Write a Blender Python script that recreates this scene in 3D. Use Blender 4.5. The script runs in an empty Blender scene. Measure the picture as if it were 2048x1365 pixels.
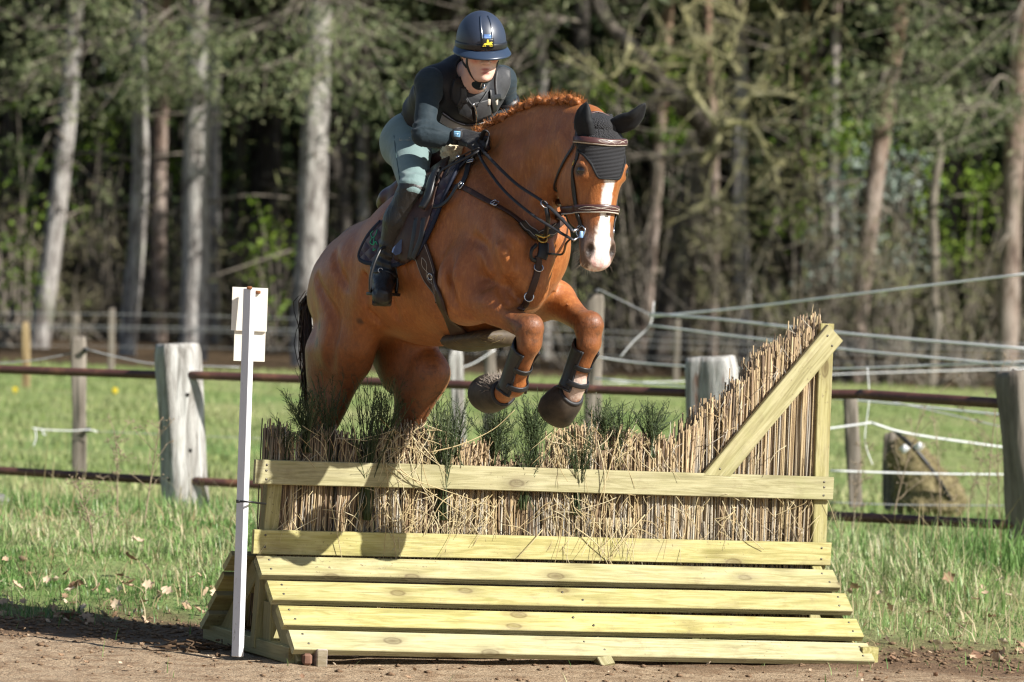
import bpy, bmesh, math, random
import numpy as np
from mathutils import Vector, Matrix

random.seed(7)
RNG = np.random.default_rng(11)
SC = bpy.context.scene
COL = SC.collection
R = math.radians

# ------------------------------------------------------------------ camera
CAM_H = 1.54
FPX = 7680.0            # focal length in pixels of the 2048-wide photograph (135 mm)
PITCH, ROLL = R(1.063), R(2.4)
_fw = Vector((0, math.cos(PITCH), -math.sin(PITCH)))
_up0 = Vector((0, math.sin(PITCH), math.cos(PITCH)))
_rt0 = Vector((1, 0, 0))
_up = math.cos(ROLL) * _up0 - math.sin(ROLL) * _rt0
_rt = math.cos(ROLL) * _rt0 + math.sin(ROLL) * _up0
cam_data = bpy.data.cameras.new('camera')
cam = bpy.data.objects.new('camera', cam_data)
COL.objects.link(cam)
SC.camera = cam
mw = Matrix.Identity(4)
for i in range(3):
    mw[i][0], mw[i][1], mw[i][2] = _rt[i], _up[i], -_fw[i]
mw[2][3] = CAM_H
cam.matrix_world = mw
cam_data.sensor_width = 36
cam_data.lens = 135
cam_data.clip_start = 0.5
cam_data.clip_end = 2000
cam_data.dof.use_dof = True
cam_data.dof.focus_distance = 14.75
cam_data.dof.aperture_fstop = 3.7

# ------------------------------------------------------------------ daylight
SUN_AZ, SUN_EL = R(58), R(37)      # azimuth from the camera's side towards the right
sun_dir = Vector((math.sin(SUN_AZ) * math.cos(SUN_EL), -math.cos(SUN_AZ) * math.cos(SUN_EL), math.sin(SUN_EL)))
world = bpy.data.worlds.new('World')
SC.world = world
world.use_nodes = True
_nt = world.node_tree
_bg = _nt.nodes['Background']
_sky = _nt.nodes.new('ShaderNodeTexSky')
_sky.sky_type = 'NISHITA'
_sky.sun_disc = False
_sky.sun_elevation = SUN_EL
_sky.sun_rotation = math.atan2(sun_dir.x, sun_dir.y)
_nt.links.new(_sky.outputs[0], _bg.inputs[0])
_bg.inputs[1].default_value = 0.058
sun_data = bpy.data.lights.new('sun', 'SUN')
sun_data.energy = 5.0
sun_data.angle = R(0.5)
sun_data.color = (1.0, 0.96, 0.89)
sun = bpy.data.objects.new('sun', sun_data)
COL.objects.link(sun)
sun.rotation_euler = sun_dir.to_track_quat('Z', 'Y').to_euler()
SC.view_settings.view_transform = 'Standard'
SC.view_settings.look = 'None'
SC.view_settings.exposure = 0.98
SC.view_settings.gamma = 1.0
SC.view_settings.use_curve_mapping = False
try:
    SC.cycles.max_bounces = 6
    SC.cycles.diffuse_bounces = 3
    SC.cycles.glossy_bounces = 2
    SC.cycles.transparent_max_bounces = 8
    SC.cycles.use_denoising = True
    SC.cycles.use_adaptive_sampling = False
    SC.cycles.sample_clamp_indirect = 4.0
    SC.cycles.pixel_filter_type = 'BLACKMAN_HARRIS'
    SC.cycles.filter_width = 1.25
except Exception:
    pass


# ------------------------------------------------------------------ placing helpers
def ray(px, py):
    d = _rt * ((px - 1024) / FPX) - _up * ((py - 682.5) / FPX) + _fw
    return d / d.y


def P(px, py, D):
    """the world point seen at photo pixel px,py, D metres in front of the camera"""
    d = ray(px, py)
    return np.array((d.x * D, D, CAM_H + d.z * D))


def G(px, py, z=0.0):
    """the ground point seen at photo pixel px,py"""
    d = ray(px, py)
    D = (z - CAM_H) / d.z
    return np.array((d.x * D, D, z))


def tag(o, label=None, cat=None, group=None, kind=None):
    if label: o['label'] = label
    if cat: o['category'] = cat
    if group: o['group'] = group
    if kind: o['kind'] = kind
    return o


def empty(name, loc, label, cat, group=None):
    o = bpy.data.objects.new(name, None)
    COL.objects.link(o)
    o.location = loc
    o.empty_display_size = 0.1
    return tag(o, label, cat, group)


def mesh_obj(name, V, F, mat=None, parent=None, smooth=True, attrs=None, fattr=None, mats=None, fmat=None):
    """one mesh object from world-space vertices (numpy n,3) and faces; attrs = per-vertex floats or colours"""
    V = np.asarray(V, dtype=np.float32).reshape(-1, 3)
    off = np.zeros(3, dtype=np.float32)
    if parent is not None:
        off = np.array(parent_loc(parent), dtype=np.float32)
    me = bpy.data.meshes.new(name)
    if isinstance(F, np.ndarray):
        k = F.shape[1]
        n = len(F)
        me.vertices.add(len(V))
        me.vertices.foreach_set('co', (V - off).ravel())
        me.loops.add(n * k)
        me.loops.foreach_set('vertex_index', F.astype(np.int32).ravel())
        me.polygons.add(n)
        me.polygons.foreach_set('loop_start', np.arange(0, n * k, k, dtype=np.int32))
        me.update(calc_edges=True)
    else:
        me.from_pydata([tuple(map(float, v)) for v in (V - off)], [], F)
        me.update()
    if len(me.polygons):
        me.polygons.foreach_set('use_smooth', np.full(len(me.polygons), bool(smooth)))
    if attrs:
        for an, av in attrs.items():
            av = np.asarray(av, dtype=np.float32)
            if av.ndim == 1:
                a = me.attributes.new(an, 'FLOAT', 'POINT')
                a.data.foreach_set('value', av)
            else:
                a = me.attributes.new(an, 'FLOAT_VECTOR', 'POINT')
                a.data.foreach_set('vector', av.ravel())
    for m in (mats or ([mat] if mat else [])):
        me.materials.append(m)
    if fmat is not None:
        me.polygons.foreach_set('material_index', np.asarray(fmat, dtype=np.int32))
    o = bpy.data.objects.new(name, me)
    COL.objects.link(o)
    if parent is not None:
        o.parent = parent
    return o


_ABS = {}


def parent_loc(p):
    v = Vector((0, 0, 0))
    while p is not None:
        v += p.location
        p = p.parent
    return v


class MB:
    """collects shapes in world space, then links them as one mesh object"""
    def __init__(s):
        s.V, s.F, s.A, s.n = [], [], [], 0

    def add(s, V, F, a=0.0):
        V = np.asarray(V, dtype=float).reshape(-1, 3)
        s.V.append(V)
        s.F.extend([tuple(int(i) + s.n for i in f) for f in F])
        s.A.append(np.full(len(V), a) if np.isscalar(a) else np.asarray(a))
        s.n += len(V)
        return s

    def box(s, c, ax, half, a=0.0, ch=0.0):
        """box about c with axes ax (3 rows) and half sizes; chamfered along every edge by ch"""
        c = np.asarray(c, float); ax = np.asarray(ax, float); h = np.asarray(half, float)
        bm = bmesh.new()
        bmesh.ops.create_cube(bm, size=2.0)
        for v in bm.verts:
            v.co = Vector((v.co.x * h[0], v.co.y * h[1], v.co.z * h[2]))
        if ch > 0:
            bmesh.ops.bevel(bm, geom=bm.edges[:], offset=ch, segments=1, affect='EDGES')
        bm.verts.index_update()
        V = np.array([tuple(v.co) for v in bm.verts]) @ ax + c
        F = [[v.index for v in f.verts] for f in bm.faces]
        bm.free()
        return s.add(V, F, a)

    def tube(s, pts, rad, seg=8, a=0.0, cap=True, flat=None):
        V, F = tube_geo(pts, rad, seg, cap, flat)
        return s.add(V, F, a)

    def build(s, name, mat=None, parent=None, smooth=True, an='tone', mats=None):
        V = np.concatenate(s.V) if s.V else np.zeros((0, 3))
        A = np.concatenate(s.A) if s.A else np.zeros(0)
        return mesh_obj(name, V, s.F, mat, parent, smooth, {an: A})


def unit(v):
    v = np.asarray(v, float)
    return v / max(np.linalg.norm(v), 1e-9)


def spline(pts, n=8):
    """Catmull-Rom through pts, n steps a span"""
    p = np.asarray(pts, float)
    if len(p) < 3:
        t = np.linspace(0, 1, n + 1)[:, None]
        return p[0] * (1 - t) + p[-1] * t
    q = np.vstack([2 * p[0] - p[1], p, 2 * p[-1] - p[-2]])
    out = []
    for i in range(1, len(q) - 2):
        for k in range(n):
            t = k / n
            a, b, c, d = q[i - 1], q[i], q[i + 1], q[i + 2]
            out.append(.5 * (2 * b + (c - a) * t + (2 * a - 5 * b + 4 * c - d) * t * t + (3 * b - a - 3 * c + d) * t ** 3))
    out.append(p[-1])
    return np.array(out)


def tube_geo(pts, rad, seg=8, cap=True, flat=None):
    p = np.asarray(pts, float)
    n = len(p)
    rad = np.broadcast_to(np.asarray(rad, float), (n,))
    T = np.gradient(p, axis=0)
    T /= np.maximum(np.linalg.norm(T, axis=1), 1e-9)[:, None]
    ref = np.array((0, 0, 1.)) if abs(T[0][2]) < .9 else np.array((1., 0, 0))
    N = unit(np.cross(T[0], ref))
    V = []
    for i in range(n):
        N = unit(N - T[i] * N.dot(T[i]))
        B = np.cross(T[i], N)
        for k in range(seg):
            a = 2 * math.pi * k / seg
            V.append(p[i] + rad[i] * (math.cos(a) * N + math.sin(a) * B * (flat or 1.0)))
    F = []
    for i in range(n - 1):
        for k in range(seg):
            k2 = (k + 1) % seg
            F.append((i * seg + k, i * seg + k2, (i + 1) * seg + k2, (i + 1) * seg + k))
    if cap:
        F.append(tuple(range(seg))[::-1])
        F.append(tuple((n - 1) * seg + k for k in range(seg)))
    return np.array(V), F


def ribbon_geo(pts, nrm, width, thick):
    """a strap along pts: nrm = outward normals, width across, thick outwards; rounded cross-section of 8 points"""
    p = np.asarray(pts, float); nrm = np.asarray(nrm, float)
    n = len(p)
    width = np.broadcast_to(np.asarray(width, float), (n,))
    T = np.gradient(p, axis=0)
    T /= np.maximum(np.linalg.norm(T, axis=1), 1e-9)[:, None]
    prof = [(-.5, 0), (-.5, .55), (-.42, .9), (-.2, 1), (.2, 1), (.42, .9), (.5, .55), (.5, 0)]
    V = []
    for i in range(n):
        nn = unit(nrm[i] - T[i] * nrm[i].dot(T[i]))
        b = np.cross(T[i], nn)
        for (x, y) in prof:
            V.append(p[i] + b * x * width[i] + nn * y * thick)
    m = len(prof)
    F = []
    for i in range(n - 1):
        for k in range(m):
            k2 = (k + 1) % m
            F.append((i * m + k, i * m + k2, (i + 1) * m + k2, (i + 1) * m + k))
    F.append(tuple(range(m))[::-1])
    F.append(tuple((n - 1) * m + k for k in range(m)))
    return np.array(V), F


def ring_geo(c, axis, r, t, seg=16, ts=6, sx=1.0, xdir=None):
    axis = unit(axis)
    x = unit(np.cross(axis, (0.31, .2, .9))) if xdir is None else unit(xdir)
    y = np.cross(axis, x)
    V, F = [], []
    for i in range(seg):
        a = 2 * math.pi * i / seg
        d = x * math.cos(a) * sx + y * math.sin(a)
        for k in range(ts):
            b = 2 * math.pi * k / ts
            V.append(np.asarray(c) + d * (r + t * math.cos(b)) + axis * t * math.sin(b))
    for i in range(seg):
        i2 = (i + 1) % seg
        for k in range(ts):
            k2 = (k + 1) % ts
            F.append((i * ts + k, i2 * ts + k, i2 * ts + k2, i * ts + k2))
    return np.array(V), F


# ------------------------------------------------------------------ materials
def new_mat(name):
    m = bpy.data.materials.new(name)
    m.use_nodes = True
    nt = m.node_tree
    return m, nt, nt.nodes['Principled BSDF']


class NB:
    """short-hand for wiring nodes"""
    def __init__(s, nt): s.nt = nt

    def n(s, t, **kw):
        nd = s.nt.nodes.new(t)
        for k, v in kw.items(): setattr(nd, k, v)
        return nd

    def link(s, a, b): s.nt.links.new(a, b)

    def coord(s, kind='Object', scale=(1, 1, 1), rand=False):
        tc = s.n('ShaderNodeTexCoord')
        mp = s.n('ShaderNodeMapping')
        mp.inputs['Scale'].default_value = scale
        src = tc.outputs[kind]
        if rand:
            oi = s.n('ShaderNodeObjectInfo')
            ad = s.n('ShaderNodeVectorMath', operation='ADD')
            ml = s.n('ShaderNodeMath', operation='MULTIPLY')
            ml.inputs[1].default_value = 37.0
            s.link(oi.outputs['Random'], ml.inputs[0])
            s.link(src, ad.inputs[0]); s.link(ml.outputs[0], ad.inputs[1])
            src = ad.outputs[0]
        s.link(src, mp.inputs[0])
        return mp.outputs[0]

    def noise(s, vec, scale, detail=4, rough=.55, dist=0.0):
        nd = s.n('ShaderNodeTexNoise')
        nd.inputs['Scale'].default_value = scale
        nd.inputs['Detail'].default_value = detail
        nd.inputs['Roughness'].default_value = rough
        nd.inputs['Distortion'].default_value = dist
        s.link(vec, nd.inputs['Vector'])
        return nd.outputs['Fac']

    def ramp(s, fac, stops):
        nd = s.n('ShaderNodeValToRGB')
        el = nd.color_ramp.elements
        while len(el) < len(stops): el.new(.5)
        for e, (p, c) in zip(el, stops):
            e.position = p
            e.color = (c[0], c[1], c[2], 1) if not np.isscalar(c) else (c, c, c, 1)
        s.link(fac, nd.inputs[0])
        return nd.outputs[0]

    def mix(s, fac, a, b, mode='MIX'):
        nd = s.n('ShaderNodeMix', data_type='RGBA', blend_type=mode)
        if np.isscalar(fac): nd.inputs[0].default_value = fac
        else: s.link(fac, nd.inputs[0])
        for v, i in ((a, 6), (b, 7)):
            if isinstance(v, (tuple, list)): nd.inputs[i].default_value = (*v[:3], 1)
            else: s.link(v, nd.inputs[i])
        return nd.outputs[2]

    def attr(s, name):
        nd = s.n('ShaderNodeAttribute', attribute_name=name)
        return nd

    def math(s, op, a, b=None):
        nd = s.n('ShaderNodeMath', operation=op)
        for v, i in ((a, 0), (b, 1)):
            if v is None: continue
            if np.isscalar(v): nd.inputs[i].default_value = v
            else: s.link(v, nd.inputs[i])
        return nd.outputs[0]

    def bump(s, h, strength, dist, bsdf):
        nd = s.n('ShaderNodeBump')
        nd.inputs['Strength'].default_value = strength
        nd.inputs['Distance'].default_value = dist
        s.link(h, nd.inputs['Height'])
        s.link(nd.outputs[0], bsdf.inputs['Normal'])


def simple(name, c1, c2=None, scale=20, rough=.6, spec=.4, bump=.2, bdist=.004, stretch=(1, 1, 1), metal=0.0, rand=True, detail=4, sheen=0.0):
    """two-tone noisy surface with fine relief"""
    m, nt, b = new_mat(name)
    k = NB(nt)
    v = k.coord('Object', stretch, rand)
    f = k.noise(v, scale, detail, .6)
    k.link(k.ramp(f, [(.3, c1), (.7, c2 or c1)]), b.inputs['Base Color'])
    b.inputs['Roughness'].default_value = rough
    b.inputs['Specular IOR Level'].default_value = spec
    b.inputs['Metallic'].default_value = metal
    if sheen:
        b.inputs['Sheen Weight'].default_value = sheen
    if bump:
        k.bump(f, bump, bdist, b)
    return m


def leaf_mat(name, cols, rough=.6, trans=.25, an='tone'):
    """thin leaves or blades: colour picked per piece by the tone attribute, some light passing through"""
    m, nt, b = new_mat(name)
    k = NB(nt)
    c = k.ramp(k.attr(an).outputs['Fac'], [(i / (len(cols) - 1), q) for i, q in enumerate(cols)])
    k.link(c, b.inputs['Base Color'])
    b.inputs['Roughness'].default_value = rough
    b.inputs['Specular IOR Level'].default_value = .25
    if trans:
        t = k.n('ShaderNodeBsdfTranslucent')
        k.link(c, t.inputs[0])
        mx = k.n('ShaderNodeMixShader')
        mx.inputs[0].default_value = trans
        k.link(b.outputs[0], mx.inputs[1]); k.link(t.outputs[0], mx.inputs[2])
        k.link(mx.outputs[0], nt.nodes['Material Output'].inputs[0])
    return m


# ------------------------------------------------------------------ bodies as one blended surface
class Field:
    """a grid of signed distance; rounded pieces are blended into it, then one closed surface is drawn from it"""
    def __init__(s, lo, hi, h):
        s.lo = np.asarray(lo, float); s.h = h
        s.n = np.ceil((np.asarray(hi, float) - s.lo) / h).astype(int) + 1
        s.A = np.full(tuple(s.n), 0.3, dtype=np.float32)

    def _box(s, lo, hi):
        a = np.clip(np.floor((np.asarray(lo) - s.lo) / s.h).astype(int), 0, s.n)
        b = np.clip(np.ceil((np.asarray(hi) - s.lo) / s.h).astype(int) + 1, 0, s.n)
        sl = tuple(slice(i, j) for i, j in zip(a, b))
        ax = [(s.lo[d] + np.arange(a[d], b[d]) * s.h).astype(np.float32) for d in range(3)]
        return sl, ax[0][:, None, None], ax[1][None, :, None], ax[2][None, None, :]

    def _blend(s, sl, d, k, sub):
        if d.size == 0: return
        A = s.A[sl]
        if sub:
            d = -d
            h = np.clip(.5 - .5 * (A - d) / k, 0, 1)
            s.A[sl] = A * (1 - h) + d * h + k * h * (1 - h)
        else:
            h = np.clip(.5 + .5 * (A - d) / k, 0, 1)
            s.A[sl] = A * (1 - h) + d * h - k * h * (1 - h)

    def ell(s, c, r, ax=None, k=.03, sub=False, m=.05):
        c = np.asarray(c, float); r = np.asarray(r, float) * np.ones(3)
        ax = np.eye(3) if ax is None else np.asarray(ax, float)
        e = np.sqrt(((ax * r[:, None]) ** 2).sum(0)) + m + k
        sl, X, Y, Z = s._box(c - e, c + e)
        X = X - c[0]; Y = Y - c[1]; Z = Z - c[2]
        k0 = 0; k1 = 0
        for i in range(3):
            q = X * ax[i, 0] + Y * ax[i, 1] + Z * ax[i, 2]
            k0 = k0 + (q / r[i]) ** 2
            k1 = k1 + (q / r[i] ** 2) ** 2
        k0 = np.sqrt(k0); k1 = np.sqrt(k1) + 1e-6
        s._blend(sl, (k0 * (k0 - 1) / k1).astype(np.float32), k, sub)

    def seg(s, a, b, ra, rb, lat=None, la=None, lb=None, k=.03, sub=False, m=.05):
        """tapered limb from a to b; ra, rb radii; along the direction lat the radii are la, lb instead"""
        a = np.asarray(a, float); b = np.asarray(b, float)
        la = ra if la is None else la; lb = rb if lb is None else lb
        u = b - a; L = np.linalg.norm(u); u = u / L
        lat = np.array((.3, .5, .8)) if lat is None else np.asarray(lat, float)
        if abs(unit(lat).dot(u)) > .95: lat = np.roll(lat, 1) + np.array((.01, .02, .03))
        v = unit(lat - u * lat.dot(u)); w = np.cross(u, v)
        rm = max(ra, rb, la, lb) + m + k
        sl, X, Y, Z = s._box(np.minimum(a, b) - rm, np.maximum(a, b) + rm)
        X = X - a[0]; Y = Y - a[1]; Z = Z - a[2]
        t = X * u[0] + Y * u[1] + Z * u[2]
        tc = np.clip(t / L, 0, 1)
        o = t - tc * L
        pv = X * v[0] + Y * v[1] + Z * v[2]
        pw = X * w[0] + Y * w[1] + Z * w[2]
        rv = la + (lb - la) * tc; rw = ra + (rb - ra) * tc
        ro = np.minimum(rv, rw)
        k0 = np.sqrt((pv / rv) ** 2 + (pw / rw) ** 2 + (o / ro) ** 2)
        k1 = np.sqrt((pv / rv ** 2) ** 2 + (pw / rw ** 2) ** 2 + (o / ro ** 2) ** 2) + 1e-6
        s._blend(sl, (k0 * (k0 - 1) / k1).astype(np.float32), k, sub)

    def val(s, p):
        p = np.asarray(p, float).reshape(-1, 3)
        g = (p - s.lo) / s.h
        g = np.clip(g, 0, s.n - 1.001)
        i = g.astype(int); f = (g - i).astype(np.float32)
        A = s.A
        out = 0
        for dx in (0, 1):
            for dy in (0, 1):
                for dz in (0, 1):
                    w = (f[:, 0] if dx else 1 - f[:, 0]) * (f[:, 1] if dy else 1 - f[:, 1]) * (f[:, 2] if dz else 1 - f[:, 2])
                    out = out + w * A[i[:, 0] + dx, i[:, 1] + dy, i[:, 2] + dz]
        return out

    def grad(s, p, e=None):
        p = np.asarray(p, float).reshape(-1, 3)
        e = e or s.h * 1.5
        g = np.stack([s.val(p + np.eye(3)[d] * e) - s.val(p - np.eye(3)[d] * e) for d in range(3)], 1)
        return g / np.maximum(np.linalg.norm(g, axis=1), 1e-9)[:, None]

    def snap(s, p, off=0.0, it=8):
        """points moved onto the surface (off metres proud of it) and its normals there"""
        p = np.array(p, float).reshape(-1, 3)
        for _ in range(it):
            p = p - s.grad(p) * np.clip((s.val(p) - off) * .8, -.04, .04)[:, None]
        return p, s.grad(p, s.h * 2.5)

    def shoot(s, o, d, far=1.2, step=.006):
        """first point of the surface met from o along d"""
        o = np.asarray(o, float).reshape(-1, 3); d = np.asarray(d, float) * np.ones_like(o)
        d = d / np.linalg.norm(d, axis=1)[:, None]
        t = np.zeros(len(o)); hit = np.zeros(len(o), bool)
        while True:
            v = s.val(o + d * t[:, None])
            hit |= v < 0
            t = np.where(hit, t, t + np.clip(v * .8, step, .045))
            if (hit | (t > far)).all(): break
        p = o + d * t[:, None]
        for _ in range(4):
            p = p - d * np.where(hit, s.val(p) * -1.0, 0)[:, None]
        return p, hit

    def surface(s, smooth=2):
        A = s.A
        n = A.shape
        ins = A < 0
        c = np.zeros((n[0] - 1, n[1] - 1, n[2] - 1), np.int8)
        for dx in (0, 1):
            for dy in (0, 1):
                for dz in (0, 1):
                    c += ins[dx:n[0] - 1 + dx, dy:n[1] - 1 + dy, dz:n[2] - 1 + dz]
        act = (c > 0) & (c < 8)
        I = np.argwhere(act)
        idx = -np.ones(c.shape, np.int64)
        idx[act] = np.arange(len(I))
        acc = np.zeros((len(I), 3)); cnt = np.zeros(len(I))
        cor = [(x, y, z) for x in (0, 1) for y in (0, 1) for z in (0, 1)]
        for p in cor:
            for d in range(3):
                if p[d]: continue
                q = list(p); q[d] = 1
                va = A[I[:, 0] + p[0], I[:, 1] + p[1], I[:, 2] + p[2]]
                vb = A[I[:, 0] + q[0], I[:, 1] + q[1], I[:, 2] + q[2]]
                x = (va < 0) != (vb < 0)
                t = np.where(x, va / np.where(x, va - vb, 1), 0)
                e = np.array(p, float) + np.zeros((len(I), 3)); e[:, d] += t
                acc += e * x[:, None]; cnt += x
        V = s.lo + (I + acc / cnt[:, None]) * s.h
        F = []
        for d in range(3):
            a1, a2 = (d + 1) % 3, (d + 2) % 3
            sl0 = [slice(None)] * 3; sl1 = [slice(None)] * 3
            sl0[d] = slice(0, n[d] - 1); sl1[d] = slice(1, n[d])
            x = ins[tuple(sl0)] != ins[tuple(sl1)]
            E = np.argwhere(x)
            ok = (E[:, a1] > 0) & (E[:, a2] > 0) & (E[:, a1] < n[a1] - 1) & (E[:, a2] < n[a2] - 1)
            E = E[ok]
            def cell(o1, o2):
                q = E.copy(); q[:, a1] += o1; q[:, a2] += o2
                return idx[q[:, 0], q[:, 1], q[:, 2]]
            quad = np.stack([cell(-1, -1), cell(0, -1), cell(0, 0), cell(-1, 0)], 1)
            flip = ~ins[E[:, 0], E[:, 1], E[:, 2]]
            quad[flip] = quad[flip][:, ::-1]
            F.append(quad)
        F = np.concatenate(F)
        for _ in range(smooth):
            S = np.zeros_like(V); C = np.zeros(len(V))
            for i in range(4):
                a, b = F[:, i], F[:, (i + 1) % 4]
                for q in range(3):
                    S[:, q] += np.bincount(a, V[b, q], len(V))
                C += np.bincount(a, minlength=len(V))
            V = V * .4 + .6 * S / C[:, None]
        return V, F


def vnoise(p, freq, seed=0):
    """cheap smooth value noise in 3-D, -1..1"""
    p = np.asarray(p, float) * freq + seed * 17.31
    i = np.floor(p).astype(np.int64); f = p - i; f = f * f * (3 - 2 * f)
    def hsh(a, b, c):
        q = (a * 73856093) ^ (b * 19349663) ^ (c * 83492791)
        q = (q ^ (q >> 13)) * 1274126177
        return ((q & 0xffff) / 32767.5) - 1
    o = 0
    for dx in (0, 1):
        for dy in (0, 1):
            for dz in (0, 1):
                w = (f[..., 0] if dx else 1 - f[..., 0]) * (f[..., 1] if dy else 1 - f[..., 1]) * (f[..., 2] if dz else 1 - f[..., 2])
                o = o + w * hsh(i[..., 0] + dx, i[..., 1] + dy, i[..., 2] + dz)
    return o


def grid_geo(P3, closed_u=False):
    """quads over an (n,m,3) net of points"""
    n, m = P3.shape[:2]
    F = []
    for i in range(n if closed_u else n - 1):
        for j in range(m - 1):
            i2 = (i + 1) % n
            F.append((i * m + j, i2 * m + j, i2 * m + j + 1, i * m + j + 1))
    return P3.reshape(-1, 3), F


def shell_geo(P3, N3, thick):
    """a sheet with thickness from a net of points and their normals"""
    n, m = P3.shape[:2]
    V0, F = grid_geo(P3)
    V1, _ = grid_geo(P3 + N3 * thick)
    k = n * m
    FF = [tuple(i + k for i in f) for f in F] + [f[::-1] for f in F]
    rim = [i * m for i in range(n)] + [(n - 1) * m + j for j in range(1, m)] + [i * m + m - 1 for i in range(n - 2, -1, -1)] + [j for j in range(m - 2, 0, -1)]
    for a, b in zip(rim, rim[1:] + rim[:1]):
        FF.append((a, b, b + k, a + k))
    # outward side decided by the first quad
    q = F[len(F) // 2]
    nn = np.cross(V0[q[1]] - V0[q[0]], V0[q[3]] - V0[q[0]])
    if nn.dot(N3.reshape(-1, 3)[q[0]]) < 0:
        FF = [f[::-1] for f in FF]
    return np.concatenate([V0, V1]), FF
M_LEATHER = simple('dark_brown_leather', (.032, .014, .009), (.052, .025, .016), 60, .48, .35, .25, .0015)
M_LEATHER_RED = simple('oxblood_leather', (.050, .018, .016), (.075, .030, .026), 50, .36, .5, .2, .0015)
M_BLACK = simple('black_leather', (.009, .009, .010), (.013, .013, .014), 70, .42, .5, .3, .0015)
M_RUBBER = simple('black_rubber', (.014, .014, .016), (.024, .024, .027), 90, .55, .4, .4, .0015)
M_STEEL = simple('polished_steel', (.62, .62, .63), (.5, .5, .51), 30, .18, .5, 0, metal=1)
M_BRASS = simple('brass', (.62, .44, .13), (.5, .35, .1), 30, .25, .5, 0, metal=1)
M_PIPING = simple('cream_thread', (.55, .50, .42), (.42, .37, .30), 80, .7, .2, .1)
M_CLIP = simple('pale_blue_plastic', (.26, .44, .72), (.22, .38, .66), 30, .35, .5, 0)
M_PAD = simple('plum_navy_quilt', (.012, .010, .022), (.022, .016, .034), 120, .85, .2, .4, .002, sheen=.3)
M_EDGE = simple('navy_binding', (.010, .014, .028), (.014, .018, .036), 120, .7, .3, .3, .001)
M_MINT = simple('mint_embroidery', (.04, .33, .18), (.05, .40, .22), 80, .6, .3, .1)
M_FLEECE = simple('cream_sheepskin', (.52, .44, .28), (.70, .63, .45), 70, .95, .1, 1.0, .012, sheen=.4)
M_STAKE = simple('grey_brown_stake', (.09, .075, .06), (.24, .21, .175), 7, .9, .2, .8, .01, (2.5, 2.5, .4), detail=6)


# ================================================================== the ground
def ground_h(x, y):
    """gentle unevenness; the riding track in front is trodden flat"""
    x = np.asarray(x, float); y = np.asarray(y, float)
    p = np.stack([x, y, np.zeros_like(x)], -1)
    track = smst0(15.6, 17.0, y + .25 * vnoise(p, .9, 2))
    h = vnoise(p, .35, 1) * .05 + vnoise(p, 1.7, 3) * .018
    bank = .15 * np.exp(-((y - 19.4) / 1.7) ** 2) * smst0(.2, 1.2, np.abs(x + .1))
    return (h * track + bank * track + vnoise(p, 2.3, 5) * .010 + vnoise(p, 6.5, 7) * .007)


def smst0(a, b, x):
    t = np.clip((np.asarray(x, float) - a) / (b - a), 0, 1)
    return t * t * (3 - 2 * t)


def patch(name, xs, ys, hf, mat, kind='structure', parent=None):
    X, Y = np.meshgrid(xs, ys, indexing='ij')
    P3 = np.stack([X, Y, hf(X, Y)], -1)
    n, m = X.shape
    i = np.arange(n - 1)[:, None] * m + np.arange(m - 1)[None]
    F = np.stack([i, i + m, i + m + 1, i + 1], -1).reshape(-1, 4)
    o = mesh_obj(name, P3.reshape(-1, 3), F, mat)
    if kind: o['kind'] = kind
    return o


def ground_material():
    m, nt, b = new_mat('earth_and_turf')
    k = NB(nt)
    geo = k.n('ShaderNodeNewGeometry')
    sep = k.n('ShaderNodeSeparateXYZ'); k.link(geo.outputs['Position'], sep.inputs[0])
    v = geo.outputs['Position']
    n1 = k.noise(v, 1.1, 5, .6); n2 = k.noise(v, 9, 5, .65); n3 = k.noise(v, 60, 4, .7); n4 = k.noise(v, .22, 4, .6)
    sand = k.ramp(n3, [(.3, (.24, .17, .11)), (.55, (.39, .29, .19)), (.8, (.52, .405, .28))])
    sand = k.mix(k.ramp(n2, [(.45, 0), (.65, .75)]), sand, (.19, .115, .065))
    soil = k.ramp(n2, [(.3, (.10, .062, .038)), (.7, (.23, .15, .09))])
    turf = k.ramp(n2, [(.25, (.135, .18, .058)), (.5, (.195, .245, .082)), (.8, (.265, .30, .118))])
    dry = k.ramp(n1, [(.42, 0), (.62, .6)])
    turf = k.mix(dry, turf, (.34, .315, .16))
    turf = k.mix(k.ramp(n4, [(.40, 0), (.65, .55)]), turf, (.10, .21, .05))
    # track -> bare soil -> turf along the depth, with a ragged border
    jit = k.math('ADD', sep.outputs['Y'], k.math('MULTIPLY', k.math('SUBTRACT', n1, .5), 2.2))
    jit = k.math('ADD', jit, k.math('MULTIPLY', k.math('SUBTRACT', n2, .5), 1.2))
    f1 = k.n('ShaderNodeMapRange'); k.link(jit, f1.inputs[0]); f1.inputs[1].default_value = 14.9; f1.inputs[2].default_value = 15.4
    f2 = k.n('ShaderNodeMapRange'); k.link(jit, f2.inputs[0]); f2.inputs[1].default_value = 15.9; f2.inputs[2].default_value = 16.9
    c = k.mix(f1.outputs[0], sand, soil)
    c = k.mix(f2.outputs[0], c, turf)
    # leaf mould under the trees
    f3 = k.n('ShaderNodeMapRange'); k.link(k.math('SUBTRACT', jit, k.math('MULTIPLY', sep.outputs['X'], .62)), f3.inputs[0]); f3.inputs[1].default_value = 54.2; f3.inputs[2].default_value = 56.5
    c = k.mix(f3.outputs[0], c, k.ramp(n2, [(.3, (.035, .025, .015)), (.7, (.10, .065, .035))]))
    k.link(c, b.inputs['Base Color'])
    b.inputs['Roughness'].default_value = .95
    b.inputs['Specular IOR Level'].default_value = .15
    k.bump(k.math('ADD', n3, k.math('MULTIPLY', n2, 1.5)), .8, .03, b)
    return m


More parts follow.
